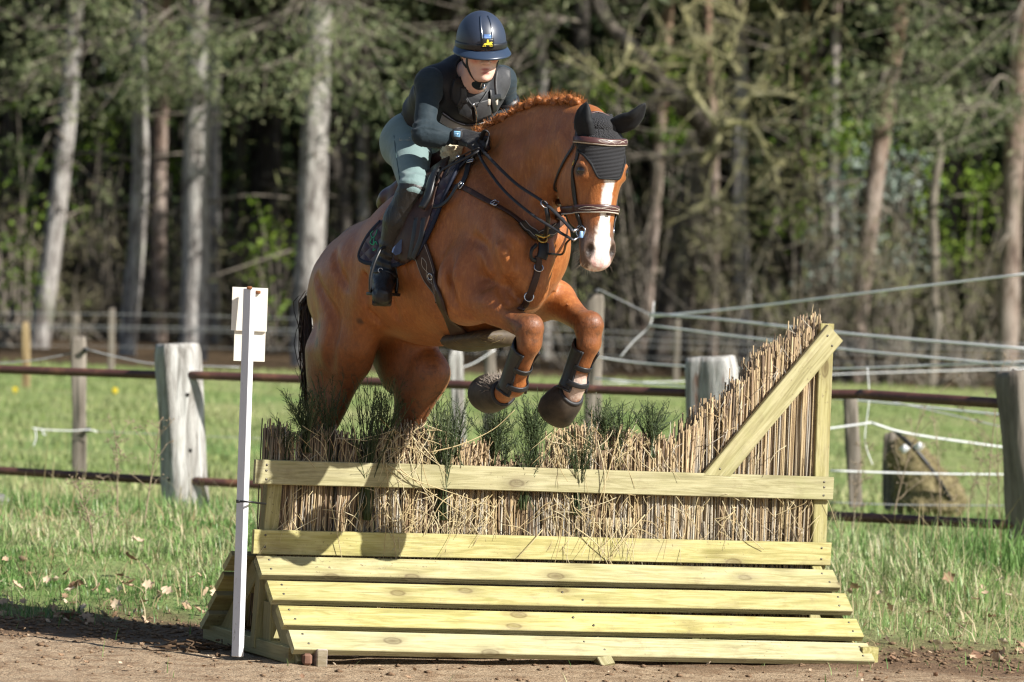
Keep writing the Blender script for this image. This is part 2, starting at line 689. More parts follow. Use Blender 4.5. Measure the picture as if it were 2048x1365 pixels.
M_GROUND = ground_material()
def axis_steps(parts):
    out = []
    for a, b, s in parts: out += list(np.arange(a, b, s))
    return np.array(out + [parts[-1][1]])
def far_h(X, Y):
    near = smst0(420, 300, np.abs(Y)) * smst0(420, 300, np.abs(X))
    return ground_h(X, Y) * near
patch('ground', axis_steps([(-900, -60, 60), (-60, -6, 3), (-6, 6, .09), (6, 60, 3), (60, 900, 60)]),
      axis_steps([(-300, 0, 50), (0, 12, 2), (12, 24, .09), (24, 60, .8), (60, 120, 5), (120, 1200, 90)]), far_h, M_GROUND)


# ------------------------------------------------------------------ grass, leaves, crumbs
def blades(name, n, region, hmin, hmax, w, mat, kind='stuff', seed=1, bend=.5, tone=None, hfun=None):
    """n grass blades: each a bent, tapering strip; region(n) gives ground x,y"""
    r = np.random.default_rng(seed)
    xy = region(n, r)
    n = len(xy)
    z = ground_h(xy[:, 0], xy[:, 1])
    h = r.uniform(hmin, hmax, n) * (hfun(xy) if hfun else 1)
    a = r.uniform(0, 2 * math.pi, n)
    d = np.stack([np.cos(a), np.sin(a), np.zeros(n)], 1)
    side = np.stack([-np.sin(a), np.cos(a), np.zeros(n)], 1)
    lean = r.uniform(.05, 1, n) * bend
    ww = w * r.uniform(.6, 1.3, n)
    V = np.zeros((n, 7, 3))
    root = np.stack([xy[:, 0], xy[:, 1], z - .01], 1)
    for j, t in enumerate((0, .45, .8)):
        c = root + d * (lean * h * t * t)[:, None] + np.array((0, 0, 1.)) * (h * t * (1 - .25 * lean * t))[:, None]
        q = side * (ww * (1, .85, .5)[j])[:, None] * .5
        V[:, 2 * j] = c - q; V[:, 2 * j + 1] = c + q
    V[:, 6] = root + d * (lean * h)[:, None] + np.array((0, 0, 1.)) * (h * (1 - .25 * lean))[:, None]
    b = np.arange(n)[:, None] * 7
    Q4 = np.concatenate([b + np.array([[0, 1, 3, 2]]), b + np.array([[2, 3, 5, 4]])])
    T3 = b + np.array([[4, 5, 6, 6]])
    # triangles as quads with a doubled corner would be degenerate: give the tip its own list
    F = [tuple(q) for q in Q4] + [tuple(t[:3]) for t in T3]
    tn = r.random(n) if tone is None else tone(xy, r)
    me_o = mesh_obj(name, V.reshape(-1, 3), F, mat, None, True, {'tone': np.repeat(tn, 7)})
    if kind: me_o['kind'] = kind
    return me_o


M_GRASS = leaf_mat('meadow_grass', [(.065, .140, .036), (.125, .235, .062), (.195, .325, .095), (.30, .40, .16), (.54, .50, .31)], .38, .35)
M_DRYG = leaf_mat('dry_grass', [(.26, .20, .10), (.38, .31, .17), (.46, .40, .26)], .7, .25)
M_TURF = leaf_mat('short_turf', [(.15, .205, .065), (.22, .275, .095), (.29, .325, .13), (.36, .355, .18)], .6, .3)


def zone(x0, x1, y0, y1, dens=None):
    def f(n, r):
        xy = np.stack([r.uniform(x0, x1, n), r.uniform(y0, y1, n)], 1)
        if dens is not None:
            xy = xy[r.random(n) < dens(xy)]
        return xy
    return f


def tuft(xy, s=1.6, seed=4):
    return np.clip(.5 + vnoise(np.stack([xy[:, 0], xy[:, 1], np.zeros(len(xy))], 1), s, seed) * .9, 0, 1)


def tall_dens(xy):
    e = smst0(16.5, 17.6, xy[:, 1] + .5 * vnoise(np.stack([xy[:, 0], xy[:, 1], np.zeros(len(xy))], 1), 1.3, 8))
    far = smst0(23.6, 21.2, xy[:, 1])
    return e * far * (.12 + .88 * tuft(xy, 2.4))


def tall_h(xy):
    return (.15 + 1.25 * tuft(xy, 2.4, 6) ** 1.5) * (.45 + .55 * smst0(16.5, 18.5, xy[:, 1])) * (.65 + .35 * smst0(24, 20, xy[:, 1]))


_tt = lambda xy, r: np.clip(.75 * tuft(xy, 1.3, 9) * .8 + .12 * (xy[:, 1] > 18) + r.normal(.12, .24, len(xy)), 0, 1)
blades('long_grass', 62000, zone(-3.6, -.9, 16.0, 24, tall_dens), .05, .16, .0070, M_GRASS, seed=1, bend=.75, hfun=tall_h, tone=_tt)
blades('long_grass', 56000, zone(1.1, 3.8, 15.9, 24, tall_dens), .05, .20, .0070, M_GRASS, seed=2, bend=.75, hfun=tall_h, tone=_tt)
blades('long_grass', 14000, zone(-1.3, 1.6, 16.8, 24, tall_dens), .06, .20, .008, M_GRASS, seed=3, bend=.75, hfun=tall_h, tone=_tt)
blades('dry_grass', 5500, zone(-3.6, 4.0, 15.9, 23, tall_dens), .12, .40, .0045, M_DRYG, seed=5, bend=.9, hfun=tall_h)
blades('lying_grass', 7000, zone(-3.6, 4.0, 15.7, 23, lambda xy: smst0(15.7, 17, xy[:, 1])), .05, .16, .006, M_DRYG, seed=15, bend=2.2)
blades('field_grass', 85000, zone(-7, 7, 22.5, 60, lambda xy: np.clip(24 / xy[:, 1], 0, 1) * (xy[:, 1] - .62 * xy[:, 0] < 55) * (.3 + .7 * tuft(xy, .6, 12))), .035, .10, .016, M_TURF, seed=6, bend=.8,
       tone=lambda xy, r: np.clip(tuft(xy, .5, 21) * .9 + r.normal(.1, .18, len(xy)), 0, 1))
blades('short_grass', 42000, zone(-3.6, 4.0, 15.8, 19.5, lambda xy: smst0(15.9, 16.9, xy[:, 1] + .5 * vnoise(np.stack([xy[:, 0], xy[:, 1], np.zeros(len(xy))], 1), 1.7, 8)) * (.25 + .75 * tuft(xy, 3.1, 40))), .018, .065, .005, M_GRASS, seed=17, bend=1.1, tone=_tt)
blades('track_grass', 2600, zone(-3.4, 3.6, 13.9, 16.6, lambda xy: smst0(14.6, 16.4, xy[:, 1]) ** 1.5 * tuft(xy, 2.2, 14) ** 2 + .02), .02, .09, .005, M_GRASS, seed=7, bend=.8, tone=_tt)

# fallen oak leaves, crumpled: the larger ones in the grass
M_LEAF = leaf_mat('dead_oak_leaf', [(.16, .085, .05), (.32, .21, .13), (.46, .34, .23), (.58, .48, .36)], .7, .15)


def leaf_pile(name, n, region, seed, smin=.03, smax=.08):
    r = np.random.default_rng(seed)
    xy = region(n, r)
    mb = MB()
    for (x, y) in xy:
        s = r.uniform(smin, smax)
        z = float(ground_h(x, y)) + r.uniform(.005, .11 if y > 16.8 else .02)
        M3 = np.array(Matrix.Rotation(r.uniform(0, 6.3), 3, 'Z') @ Matrix.Rotation(r.normal(0, .6), 3, 'X') @ Matrix.Rotation(r.normal(0, .5), 3, 'Y'))
        V = []
        nn = 7
        for i in range(nn):
            t = i / (nn - 1)
            w = .42 * math.sin(math.pi * (t * .92 + .04)) * (1 + .35 * math.cos(t * 19))
            c = .25 * (t - .5) ** 2 * r.uniform(.4, 2)
            V += [((t - .5), -w, c + .16 * r.uniform(.5, 1.5)), ((t - .5), 0, c), ((t - .5), w, c + .16 * r.uniform(.5, 1.5))]
        V = np.array(V) * s @ M3.T + np.array((x, y, z))
        F = []
        for i in range(nn - 1):
            F += [(3 * i, 3 * i + 3, 3 * i + 4, 3 * i + 1), (3 * i + 1, 3 * i + 4, 3 * i + 5, 3 * i + 2)]
        mb.add(V, F, r.random())
    o = mb.build(name, M_LEAF)
    o['kind'] = 'stuff'
    return o


leaf_pile('fallen_leaves', 420, zone(-3.5, -1.0, 15.9, 19, lambda xy: smst0(19.2, 17, xy[:, 1]) * tuft(xy, 1.4, 31)), 3, .025, .065)
leaf_pile('fallen_leaves', 420, zone(1.3, 3.7, 15.7, 18.5, lambda xy: smst0(18.5, 16.4, xy[:, 1]) * tuft(xy, 1.4, 33)), 4, .025, .065)
leaf_pile('fallen_leaves', 220, zone(-3.2, 3.4, 14.0, 16.2), 5, .008, .028)

# clods and crumbs of turned earth
M_CLOD = simple('earth_clod', (.10, .062, .038), (.24, .16, .10), 40, .95, .1, .8, .01)
cl = MB()
r_ = np.random.default_rng(8)
for i in range(3600):
    if r_.random() < .55:
        x, y = r_.uniform(-3.2, -1.0), r_.normal(15.75, .28)
    elif r_.random() < .5:
        x, y = r_.uniform(1.5, 3.4), r_.normal(15.9, .25)
    else:
        x, y = r_.uniform(-3, 3.2), r_.uniform(14.0, 15.8)
    s = min(abs(r_.normal(0, .006)) + .002, .016)
    c = np.array((x, y, float(ground_h(x, y)) + s * .3))
    V = np.array([(1, 0, 0), (-1, 0, 0), (0, 1, 0), (0, -1, 0), (0, 0, .8), (0, 0, -.8)]) * s * r_.uniform(.6, 1.4, (6, 1)) * np.array((1.2, 1.2, .7))
    cl.add(V + c, [(0, 2, 4), (2, 1, 4), (1, 3, 4), (3, 0, 4), (2, 0, 5), (1, 2, 5), (3, 1, 5), (0, 3, 5)])
cl.build('dirt_clods', M_CLOD)['kind'] = 'stuff'


# ================================================================== the brush fence
JA = R(26)
JU = np.array((math.cos(JA), math.sin(JA), 0)); JN = np.array((math.sin(JA), -math.cos(JA), 0)); UPV = np.array((0, 0, 1.))
JO = G(512, 1312)


def on_plane(px, py, p0, nrm):
    d = np.array(ray(px, py)); o = np.array((0, 0, CAM_H))
    return o + d * ((np.asarray(p0) - o).dot(nrm) / d.dot(nrm))


def J(px, py, v=0.0):
    """point on the fence's front plane (or v metres in front of it) seen at a photo pixel"""
    return on_plane(px, py, JO + JN * v, JN)


def wood_mat(name, c0, c1, c2, knots=True, rough=.72):
    m, nt, b = new_mat(name)
    k = NB(nt)
    v = k.coord('Object', (1, 1, 1), True)
    mp = k.n('ShaderNodeMapping'); mp.inputs['Scale'].default_value = (1.2, 14, 22); k.link(v, mp.inputs[0])
    g = k.noise(mp.outputs[0], 3.2, 6, .6, 1.1)
    mp2 = k.n('ShaderNodeMapping'); mp2.inputs['Scale'].default_value = (3, 90, 90); k.link(v, mp2.inputs[0])
    fine = k.noise(mp2.outputs[0], 2.0, 4, .65)
    c = k.ramp(g, [(.30, tuple(q * .80 for q in c0)), (.42, c0), (.52, c1), (.68, c2)])
    c = k.mix(k.math('MULTIPLY', k.ramp(fine, [(.50, 0), (.70, 1)]), .42), c, tuple(q * .5 for q in c0))
    blot = k.noise(v, 2.6, 4, .6)
    c = k.mix(k.ramp(blot, [(.5, 0), (.75, .5)]), c, tuple(q * f for q, f in zip(c1, (1.18, 1.16, 1.25))))
    green = k.noise(v, 4.3, 3, .6, .5)
    c = k.mix(k.ramp(green, [(.55, 0), (.78, .5)]), c, (c1[0] * .72, c1[1] * .80, c1[2] * .52))
    h = fine
    if knots:
        mk = k.n('ShaderNodeMapping'); mk.inputs['Scale'].default_value = (3.4, 7.5, 9.0); k.link(v, mk.inputs[0])
        vo = k.n('ShaderNodeTexVoronoi', feature='F1'); vo.inputs['Scale'].default_value = 1.0; k.link(mk.outputs[0], vo.inputs['Vector'])
        d = k.math('ADD', vo.outputs['Distance'], k.math('MULTIPLY', k.math('SUBTRACT', fine, .5), .05))
        c = k.mix(k.ramp(d, [(.02, .9), (.09, .6), (.12, .85), (.15, .35), (.34, 0)]), c, (.12, .085, .035))
        crack = k.math('MULTIPLY', k.ramp(d, [(.06, 1), (.12, 0)]), .6)
        h = k.math('SUBTRACT', fine, crack)
    oi = k.n('ShaderNodeObjectInfo')
    hv_n = k.n('ShaderNodeHueSaturation')
    k.link(c, hv_n.inputs['Color'])
    mr_ = k.n('ShaderNodeMapRange'); k.link(oi.outputs['Random'], mr_.inputs[0]); mr_.inputs[3].default_value = .80; mr_.inputs[4].default_value = 1.06
    k.link(mr_.outputs[0], hv_n.inputs['Value'])
    mr2 = k.n('ShaderNodeMapRange'); k.link(k.math('FRACT', k.math('MULTIPLY', oi.outputs['Random'], 7.3)), mr2.inputs[0]); mr2.inputs[3].default_value = .82; mr2.inputs[4].default_value = 1.12
    k.link(mr2.outputs[0], hv_n.inputs['Saturation'])
    c = hv_n.outputs[0]
    # checks: thin dark splits along the grain
    mp3 = k.n('ShaderNodeMapping'); mp3.inputs['Scale'].default_value = (1.6, 60, 60); k.link(v, mp3.inputs[0])
    ck = k.noise(mp3.outputs[0], 1.6, 2, .5)
    c = k.mix(k.ramp(ck, [(.70, 0), (.74, .55)]), c, tuple(q * .28 for q in c0))
    tcE = k.n('ShaderNodeTexCoord'); spE = k.n('ShaderNodeSeparateXYZ'); k.link(tcE.outputs['Normal'], spE.inputs[0])
    edge = k.math('MULTIPLY', k.ramp(k.math('ABSOLUTE', spE.outputs['Y']), [(.6, 0), (.9, 1)]), .62)
    c = k.mix(edge, c, (.15, .125, .06))
    dirt = k.noise(v, 11, 5, .7)
    c = k.mix(k.ramp(dirt, [(.55, 0), (.78, .55)]), c, (.17, .125, .07))
    mud = k.noise(v, 70, 3, .6)
    mz = k.noise(v, 1.9, 3, .6)
    c = k.mix(k.math('MULTIPLY', k.ramp(mud, [(.64, 0), (.68, .8)]), k.ramp(mz, [(.48, 0), (.62, 1)])), c, (.12, .085, .055))
    st_n = k.n('ShaderNodeMapping'); st_n.inputs['Scale'].default_value = (1.0, 5, 5); k.link(v, st_n.inputs[0])
    wear = k.noise(st_n.outputs[0], 2.1, 5, .7)
    c = k.mix(k.ramp(wear, [(.54, 0), (.70, .5)]), c, (.34, .30, .19))
    k.link(c, b.inputs['Base Color'])
    b.inputs['Roughness'].default_value = rough
    b.inputs['Specular IOR Level'].default_value = .25
    k.bump(h, .45, .004, b)
    return m


M_PINE = wood_mat('tanalised_pine', (.315, .279, .112), (.392, .353, .160), (.465, .424, .215))
M_OLDW = wood_mat('weathered_board', (.20, .16, .13), (.30, .25, .21), (.38, .33, .29))
M_SCREW = simple('zinc_screw', (.10, .09, .07), (.2, .18, .15), 60, .45, .5, 0, metal=.8)

jump = empty('brush_fence', JO, 'pale pine brush jump stuffed with reeds and broom, a tall wing at one end', 'jump')


def plank(name, A, B, nrm, h, t, parent, mat=None, ch=.003, seg=14, warp=.002, seed=None, cutA=0.0, cutB=0.0):
    """a sawn board from A to B (centre line of its face that looks along nrm); h wide, t thick, slightly bowed"""
    A = np.asarray(A, float); B = np.asarray(B, float)
    r = random.Random(seed if seed is not None else hash((round(A[0], 3), round(B[2], 3))) & 0xffff)
    x = unit(B - A); z = unit(np.asarray(nrm) - x * np.dot(nrm, x)); y = np.cross(z, x)
    L = np.linalg.norm(B - A)
    V = []
    a1, a2, p1 = r.uniform(-1, 1), r.uniform(-1, 1), r.random() * 6
    sec = [(-h / 2 + ch, 0), (h / 2 - ch, 0), (h / 2, -ch), (h / 2, -t + ch), (h / 2 - ch, -t), (-h / 2 + ch, -t), (-h / 2, -t + ch), (-h / 2, -ch)]
    for i in range(seg + 1):
        s = i / seg
        bow = warp * (a1 * math.sin(math.pi * s) + .5 * math.sin(s * 9 + p1)); bz = warp * a2 * math.sin(math.pi * s)
        for (yy, zz) in sec:
            cut = (cutA * (1 - s) + cutB * s) * yy
            V.append((s * L - L / 2 + cut, yy + bow * .6, zz + bz))
    n = len(sec)
    F = [(i * n + j, (i + 1) * n + j, (i + 1) * n + (j + 1) % n, i * n + (j + 1) % n) for i in range(seg) for j in range(n)]
    F = [f[::-1] for f in F]
    F.append(tuple(range(n))); F.append(tuple(seg * n + j for j in range(n))[::-1])
    me = bpy.data.meshes.new(name)
    me.from_pydata(V, [], F)
    bm = bmesh.new(); bm.from_mesh(me); bmesh.ops.recalc_face_normals(bm, faces=bm.faces); bm.to_mesh(me); bm.free()
    me.materials.append(mat or M_PINE)
    o = bpy.data.objects.new(name, me)
    COL.objects.link(o)
    M4 = Matrix(((x[0], y[0], z[0], 0), (x[1], y[1], z[1], 0), (x[2], y[2], z[2], 0), (0, 0, 0, 1)))
    c = (A + B) / 2 - (np.array(parent_loc(parent)) if parent is not None else 0)
    M4.translation = Vector(c)
    o.matrix_local = M4
    if parent is not None:
        o.parent = parent
    return o


screws = MB()


def screw(p, nrm):
    nrm = unit(nrm)
    screws.tube([p - nrm * .001, p + nrm * .0016], .0048, 8)


# rails across the front
railA = [(J(511, 944, .024), J(1667, 978, .024), .0955, .022), (J(508, 1084, .024), J(1662, 1109, .024), .0955, .022)]
for i, (A, B, h, t) in enumerate(railA):
    plank('rail', A, B, JN, h, t, jump, seed=20 + i)
    for e, s in ((A, 1), (B, -1)):
        for dz in ((.028, .006, -.028) if i == 0 else (.026, -.020)):
            screw(e + JU * s * (.045 + .006 * abs(dz) * 10) + UPV * dz, JN)
LJ = np.dot(railA[0][1] - JO, JU)
# uprights at the ends
zl = np.dot(J(515, 921) - JO, UPV)
ptop = J(1655, 642, 0)
plank('upright', JO + JU * .020 + UPV * .03, JO + JU * .055 + UPV * .762, JN, .062, .045, jump, seed=31, cutA=0)
pb = J(1642, 1120, 0)
plank('upright', np.array((pb[0] - .006, pb[1], .03)), ptop - UPV * .012, JN, .068, .045, jump, seed=32)
# brace down the wing
bA, bB = J(1436, 950, .026), J(1671, 668, .026)
x_ = unit(bB - bA)
plank('brace', bA - x_ * .005, bB + x_ * .004, JN, .098, .024, jump, seed=33, cutA=-.85, cutB=0)
screw(J(1655, 672, .026), JN); screw(J(1664, 692, .026), JN); screw(J(1440, 938, .026), JN)

# sloping boards in front and behind
SA = R(42)
NS = JN * math.sin(SA) + UPV * math.cos(SA)
DS = JN * math.cos(SA) - UPV * math.sin(SA)
S0 = JO + JN * .050 + UPV * .392
rows = [((518, 1130), (1673, 1157)), ((540, 1180), (1698, 1204)), ((562, 1230), (1720, 1255)), ((583, 1279), (1742, 1304))]
bw_ = []
for i, (a, b) in enumerate(rows):
    A, B = on_plane(*a, S0, NS), on_plane(*b, S0, NS)
    plank('sloping_board', A, B, NS,   .100, .032, jump, seed=40 + i, warp=.003)
    bw_.append((A, B))
    for e, s in ((A, 1), (B, -1)):
        for dz in (.026, -.022):
            screw(e + JU * s * (.05 + random.uniform(-.01, .02)) - DS * dz, NS)
    for fr in (.49, .52):
        screw(A + (B - A) * fr - DS * (.02 if fr < .5 else -.02), NS)
NB_ = -JN * math.sin(SA) + UPV * math.cos(SA)
for i, (A, B) in enumerate(bw_):
    def refl(p):
        q = p - JO; vv = q.dot(JN)
        return p - JN * (2 * vv + .12)
    plank('sloping_board', refl(A) - JU * .02, refl(B), NB_, .101, .026, jump, seed=50 + i, warp=.003)
# A-frames under the boards
for uu in (.045, 1.30, LJ - .06):
    for side in (1, -1):
        top_ = JO + JU * uu + UPV * .385 + JN * (.030 if side > 0 else -.15)
        bot = JO + JU * (uu + (.0 if side > 0 else 0)) + UPV * .040 + JN * (.380 if side > 0 else -.51)
        nn = NS if side > 0 else NB_
        plank('strut', top_ - nn * .028, bot - nn * .028, nn, .046, .085, jump, seed=60 + int(uu * 10) + side, cutA=0)
# ground sills, stub post, hidden boards
for uu, a_, b_ in ((.035, -.56, .33), (LJ - .04, -.55, .44)):
    plank('ground_sill', JO + JU * uu + JN * a_ + UPV * .070, JO + JU * uu + JN * b_ + UPV * .066, UPV, .075, .062, jump, seed=71 + int(uu))
plank('stub_post', JO + JU * .045 + JN * .085 + UPV * .06, JO + JU * .045 + JN * .085 + UPV * .215, JN, .055, .075, jump, seed=73)
plank('inner_board', JO + JU * .03 + JN * .00 + UPV * .30, JO + JU * (LJ - .05) + UPV * .295, JN, .07, .03, jump, M_OLDW, seed=74)
plank('inner_board', JO + JU * .06 + JN * -.06 + UPV * .205, JO + JU * (LJ - .05) + JN * -.06 + UPV * .20, JN, .10, .03, jump, M_OLDW, seed=75)
plank('mid_peg', JO + JU * 1.30 + JN * .47 + UPV * .01, JO + JU * 1.28 + JN * .36 + UPV * .10, JN, .06, .045, jump, seed=76)
screws.build('screws', M_SCREW, jump)['kind'] = 'stuff'

# ---- the reed filling: bundles of cut stalks
prof_px = [(528, 838), (545, 842), (560, 862), (600, 866), (640, 858), (690, 872), (720, 900), (760, 862), (800, 853), (850, 855), (880, 880), (900, 892), (940, 888), (975, 892), (1010, 925),
           (1060, 925), (1100, 900), (1125, 858), (1180, 852), (1240, 862), (1290, 870), (1330, 872), (1385, 840), (1437, 784), (1470, 762), (1500, 730), (1534, 698), (1586, 664), (1625, 632), (1650, 624)]
pu = np.array([np.dot(J(x, y, -.08) - JO, JU) for x, y in prof_px]); pz = np.array([J(x, y, -.08)[2] for x, y in prof_px])


def reed_mat():
    m, nt, b = new_mat('cut_reed')
    k = NB(nt)
    t = k.attr('tone').outputs['Fac']
    c = k.ramp(t, [(0, (.11, .078, .052)), (.15, (.23, .16, .10)), (.38, (.37, .27, .15)), (.56, (.49, .38, .215)), (.72, (.42, .36, .27)), (.86, (.34, .32, .28)), (1, (.56, .51, .41))])
    v = k.coord('Object', (60, 60, 5))
    n = k.noise(v, 2, 3, .6)
    c = k.mix(k.ramp(n, [(.50, 0), (.75, .5)]), c, (.16, .10, .06), 'MIX')
    k.link(c, b.inputs['Base Color'])
    b.inputs['Roughness'].default_value = .6
    b.inputs['Specular IOR Level'].default_value = .3
    k.bump(n, .3, .003, b)
    return m


M_REED = reed_mat()
rr = np.random.default_rng(21)
edges = [.03, .085, .16, .23, .31, .39, .475, .62, .68, .78, .885, .96, 1.04, 1.12, 1.20, 1.28, 1.37, 1.46, 1.55, 1.62, 1.70, 1.78, 1.86, 1.94, 2.02, 2.10, 2.18, 2.25, LJ - .065]
straw_b = {6, 14, 15}
for bi, (u0, u1) in enumerate(zip(edges[:-1], edges[1:])):
    mb = MB()
    straw = bi in (6, 9, 14, 15, 16)
    n = int((u1 - u0) / .0076 * (9.5 if not straw else 11))
    base_t = rr.uniform(.28, .52) + (.16 if u0 > 1.5 else 0)
    lean = rr.normal(0, .018)
    zoff = rr.normal(0, .008)
    for i in range(n):
        u = rr.uniform(u0 + .004, u1 - .002)
        v = -.022 - abs(rr.normal(0, .045)) if rr.random() < .75 else -rr.uniform(.02, .17)
        if straw: v = v + .012
        v = min(v, -.012 if not straw else -.004)
        zt = float(np.interp(u, pu, pz)) + zoff + rr.normal(0, .012) - (.075 * rr.random() ** 3) + (.02 if rr.random() < .05 else 0)
        zb = .10 if rr.random() < .8 else rr.uniform(.1, .36)
        if straw and rr.random() < .35:
            zb = rr.uniform(.36, zt - .15)
        rad = rr.uniform(.0019, .0040) if not straw else rr.uniform(.0014, .003)
        tilt = lean + rr.normal(0, .020 if not straw else .05)
        tv = rr.normal(0, .006)
        if zt > .95: tilt *= .6
        nseg = 4
        pts = []
        for s in np.linspace(0, 1, nseg):
            uu = np.clip(u + tilt * (s - .3) + rr.normal(0, .0016), u0 - .012, LJ - .07)
            pts.append(JO + JU * uu + JN * min(v + tv * s, -.002) + UPV * (zb + (zt - zb) * s))
        V, F = tube_geo(pts, rad, 5, True)
        tone = np.clip(base_t + rr.normal(.0, .30) + (.25 if straw else 0), 0, 1)
        tt = np.full(len(V), tone)
        tt[-5:] *= .5
        mb.add(V, F, tt)
    for i in range(int(n * .30)):
        u = rr.uniform(u0, u1 - .004); zt = float(np.interp(u, pu, pz)) + zoff
        z0 = zt - rr.uniform(.03, .16) if rr.random() < .75 else rr.uniform(.42, .62)
        a = rr.normal(0, .5); L = rr.uniform(.03, .10)
        p0 = JO + JU * min(u, LJ - .09) + JN * -rr.uniform(-.004, .06) + UPV * z0
        e = p0 + (JU * math.sin(a) + UPV * math.cos(a) * (1 if rr.random() < .8 else -1)) * L + JN * rr.normal(0, .012)
        V, F = tube_geo([p0, (p0 + e) / 2 + JU * rr.normal(0, .005), e], (.0015, .0014, .0008), 4, True)
        mb.add(V, F, np.clip(base_t + rr.normal(.15, .25), 0, 1))
    o = mb.build('reed_bundle', M_REED, jump)
# loose straws bent over the rails
M_STRAW = leaf_mat('loose_straw', [(.36, .27, .13), (.50, .41, .23), (.58, .51, .34)], .6, .1)
for (x0, x1, y0, y1, n, seed) in ((760, 880, 880, 1050, 130, 1), (900, 1010, 985, 1060, 60, 2), (1090, 1300, 900, 1060, 120, 3), (560, 740, 900, 1050, 40, 4), (1300, 1640, 960, 1070, 60, 5)):
    r = np.random.default_rng(seed)
    mb = MB()
    for i in range(n):
        px, py = r.uniform(x0, x1), r.uniform(y0, y1)
        if 915 < py < 975: py -= 70
        a = r.normal(-math.pi / 2, .8); L = r.uniform(.04, .15)
        p0 = J(px, py, r.uniform(.0, .012))
        dv = JU * math.cos(a) + UPV * math.sin(a)
        bend = (JU * r.normal(0, .3) + JN * abs(r.normal(0, .15)) - UPV * abs(r.normal(0, .25))) * L
        q = spline([p0, p0 + dv * L * .5 + JN * .012, p0 + dv * L + bend], 4)
        mb.tube(q, np.linspace(.0018, .0009, len(q)), 4, a=r.random())
    mb.build('loose_straw', M_STRAW, jump)['kind'] = 'stuff'
# long stalks hanging across the boards
for i, pts in enumerate(([(772, 925), (778, 985), (788, 1080), (798, 1165)], [(800, 938), (860, 985), (930, 1030)], [(660, 1000), (675, 1070), (688, 1140)], [(1150, 1055), (1190, 1085), (1225, 1130), (1262, 1195)],
                         [(1195, 880), (1210, 960), (1200, 1080), (1225, 1150)], [(1240, 860), (1215, 950), (1180, 1060)], [(775, 930), (830, 960), (900, 985), (990, 1015)], [(1085, 1060), (1060, 1090), (1035, 1115)],
                         [(1290, 1030), (1250, 1075), (1215, 1125)], [(1480, 1045), (1500, 1075), (1528, 1100)], [(860, 905), (920, 890), (985, 860), (1030, 820)], [(905, 990), (880, 1010), (850, 1070)])):
    q = spline([J(x, y, .034 + .012 * (k % 2)) for k, (x, y) in enumerate(pts)], 6)
    mb = MB().tube(q, np.linspace(.0026, .0012, len(q)), 5, a=.3 + .1 * (i % 5))
    mb.build('hanging_stalk', M_STRAW, jump)

r = np.random.default_rng(61)
for i in range(34):
    if i < 20: x = r.normal(1215, 45); y0_ = 1058
    elif i < 28: x = r.normal(800, 40); y0_ = 925
    else: x = r.uniform(560, 1600); y0_ = 1058 if r.random() < .6 else 930
    dx = r.normal(0, 26); L = r.uniform(25, 95)
    q = spline([J(x, y0_ - 22, .016), J(x + dx * .25, y0_ + L * .25, .036), J(x + dx, y0_ + L, .040 + r.uniform(0, .03))], 6)
    MB().tube(q, np.linspace(.0020, .0009, len(q)), 4, a=r.random()).build('hanging_stalk', M_STRAW, jump)

# ---- broom sprigs stuck between the reeds
M_BROOM = leaf_mat('dark_broom', [(.020, .032, .014), (.040, .062, .024), (.065, .090, .036), (.13, .15, .09)], .45, .08)


def broom(px, py_top, py_base, spread, n, seed, v=-.05):
    r = np.random.default_rng(seed)
    mb = MB()
    base = J(px, py_base, v)
    H = J(px, py_top, v)[2] - base[2]
    for i in range(n):
        a = r.normal(0, 1)
        tip = base + JU * a * spread + JN * r.normal(0, .04) + UPV * H * r.uniform(.55, 1.05)
        mid = base * .5 + tip * .5 - JU * a * spread * .28 + JN * r.normal(0, .01)
        q = spline([base + JU * r.normal(0, spread * .22) + JN * r.normal(0, .02), mid, tip], 5)
        tn = np.clip(r.normal(.4, .25), 0, 1)
        mb.tube(q, np.linspace(.0022, .0010, len(q)), 4, a=tn)
        for k in range(len(q)):
            s = k / len(q)
            if s < .3: continue
            for _ in range(1 if s < .6 else 2):
                d = unit(q[min(k + 1, len(q) - 1)] - q[k - 1] + r.normal(size=3) * .02)
                d = unit(d + JU * r.normal(0, .34) + JN * r.normal(0, .28) + UPV * .35)
                L = r.uniform(.02, .07) * (1.1 - .4 * s)
                mb.tube([q[k], q[k] + d * L * .5 + r.normal(size=3) * .002, q[k] + d * L], (.0012, .0011, .0006), 3, a=tn, cap=False)
                for e in range(2):
                    c = q[k] + d * L * r.uniform(.25, 1); ld = unit(d + r.normal(size=3) * .7); sd = unit(np.cross(ld, r.normal(size=3)))
                    mb.add([c, c + ld * .004 + sd * .0014, c + ld * .008, c + ld * .004 - sd * .0014], [(0, 1, 2, 3)], np.clip(tn + r.normal(.15, .15), 0, 1))
    return mb.build('broom_sprig', M_BROOM, jump)


for i, (px, t, b, sp, n) in enumerate(((610, 790, 905, .045, 20), (655, 760, 930, .045, 12), (730, 775, 1040, .055, 24), (772, 775, 930, .05, 16), (880, 800, 1040, .050, 30), (912, 800, 930, .05, 12), (985, 820, 930, .040, 26),
                                       (1045, 835, 1020, .04, 14), (1066, 795, 930, .032, 26), (1150, 850, 1030, .035, 22), (1200, 808, 900, .045, 14), (1235, 815, 925, .04, 16), (1300, 812, 915, .038, 20), (565, 845, 930, .02, 8), (1010, 870, 930, .04, 8))):
    broom(px, t, b, sp * 1.2, int(n * 1.6), 100 + i, -.015 if b > 1000 else -.035)

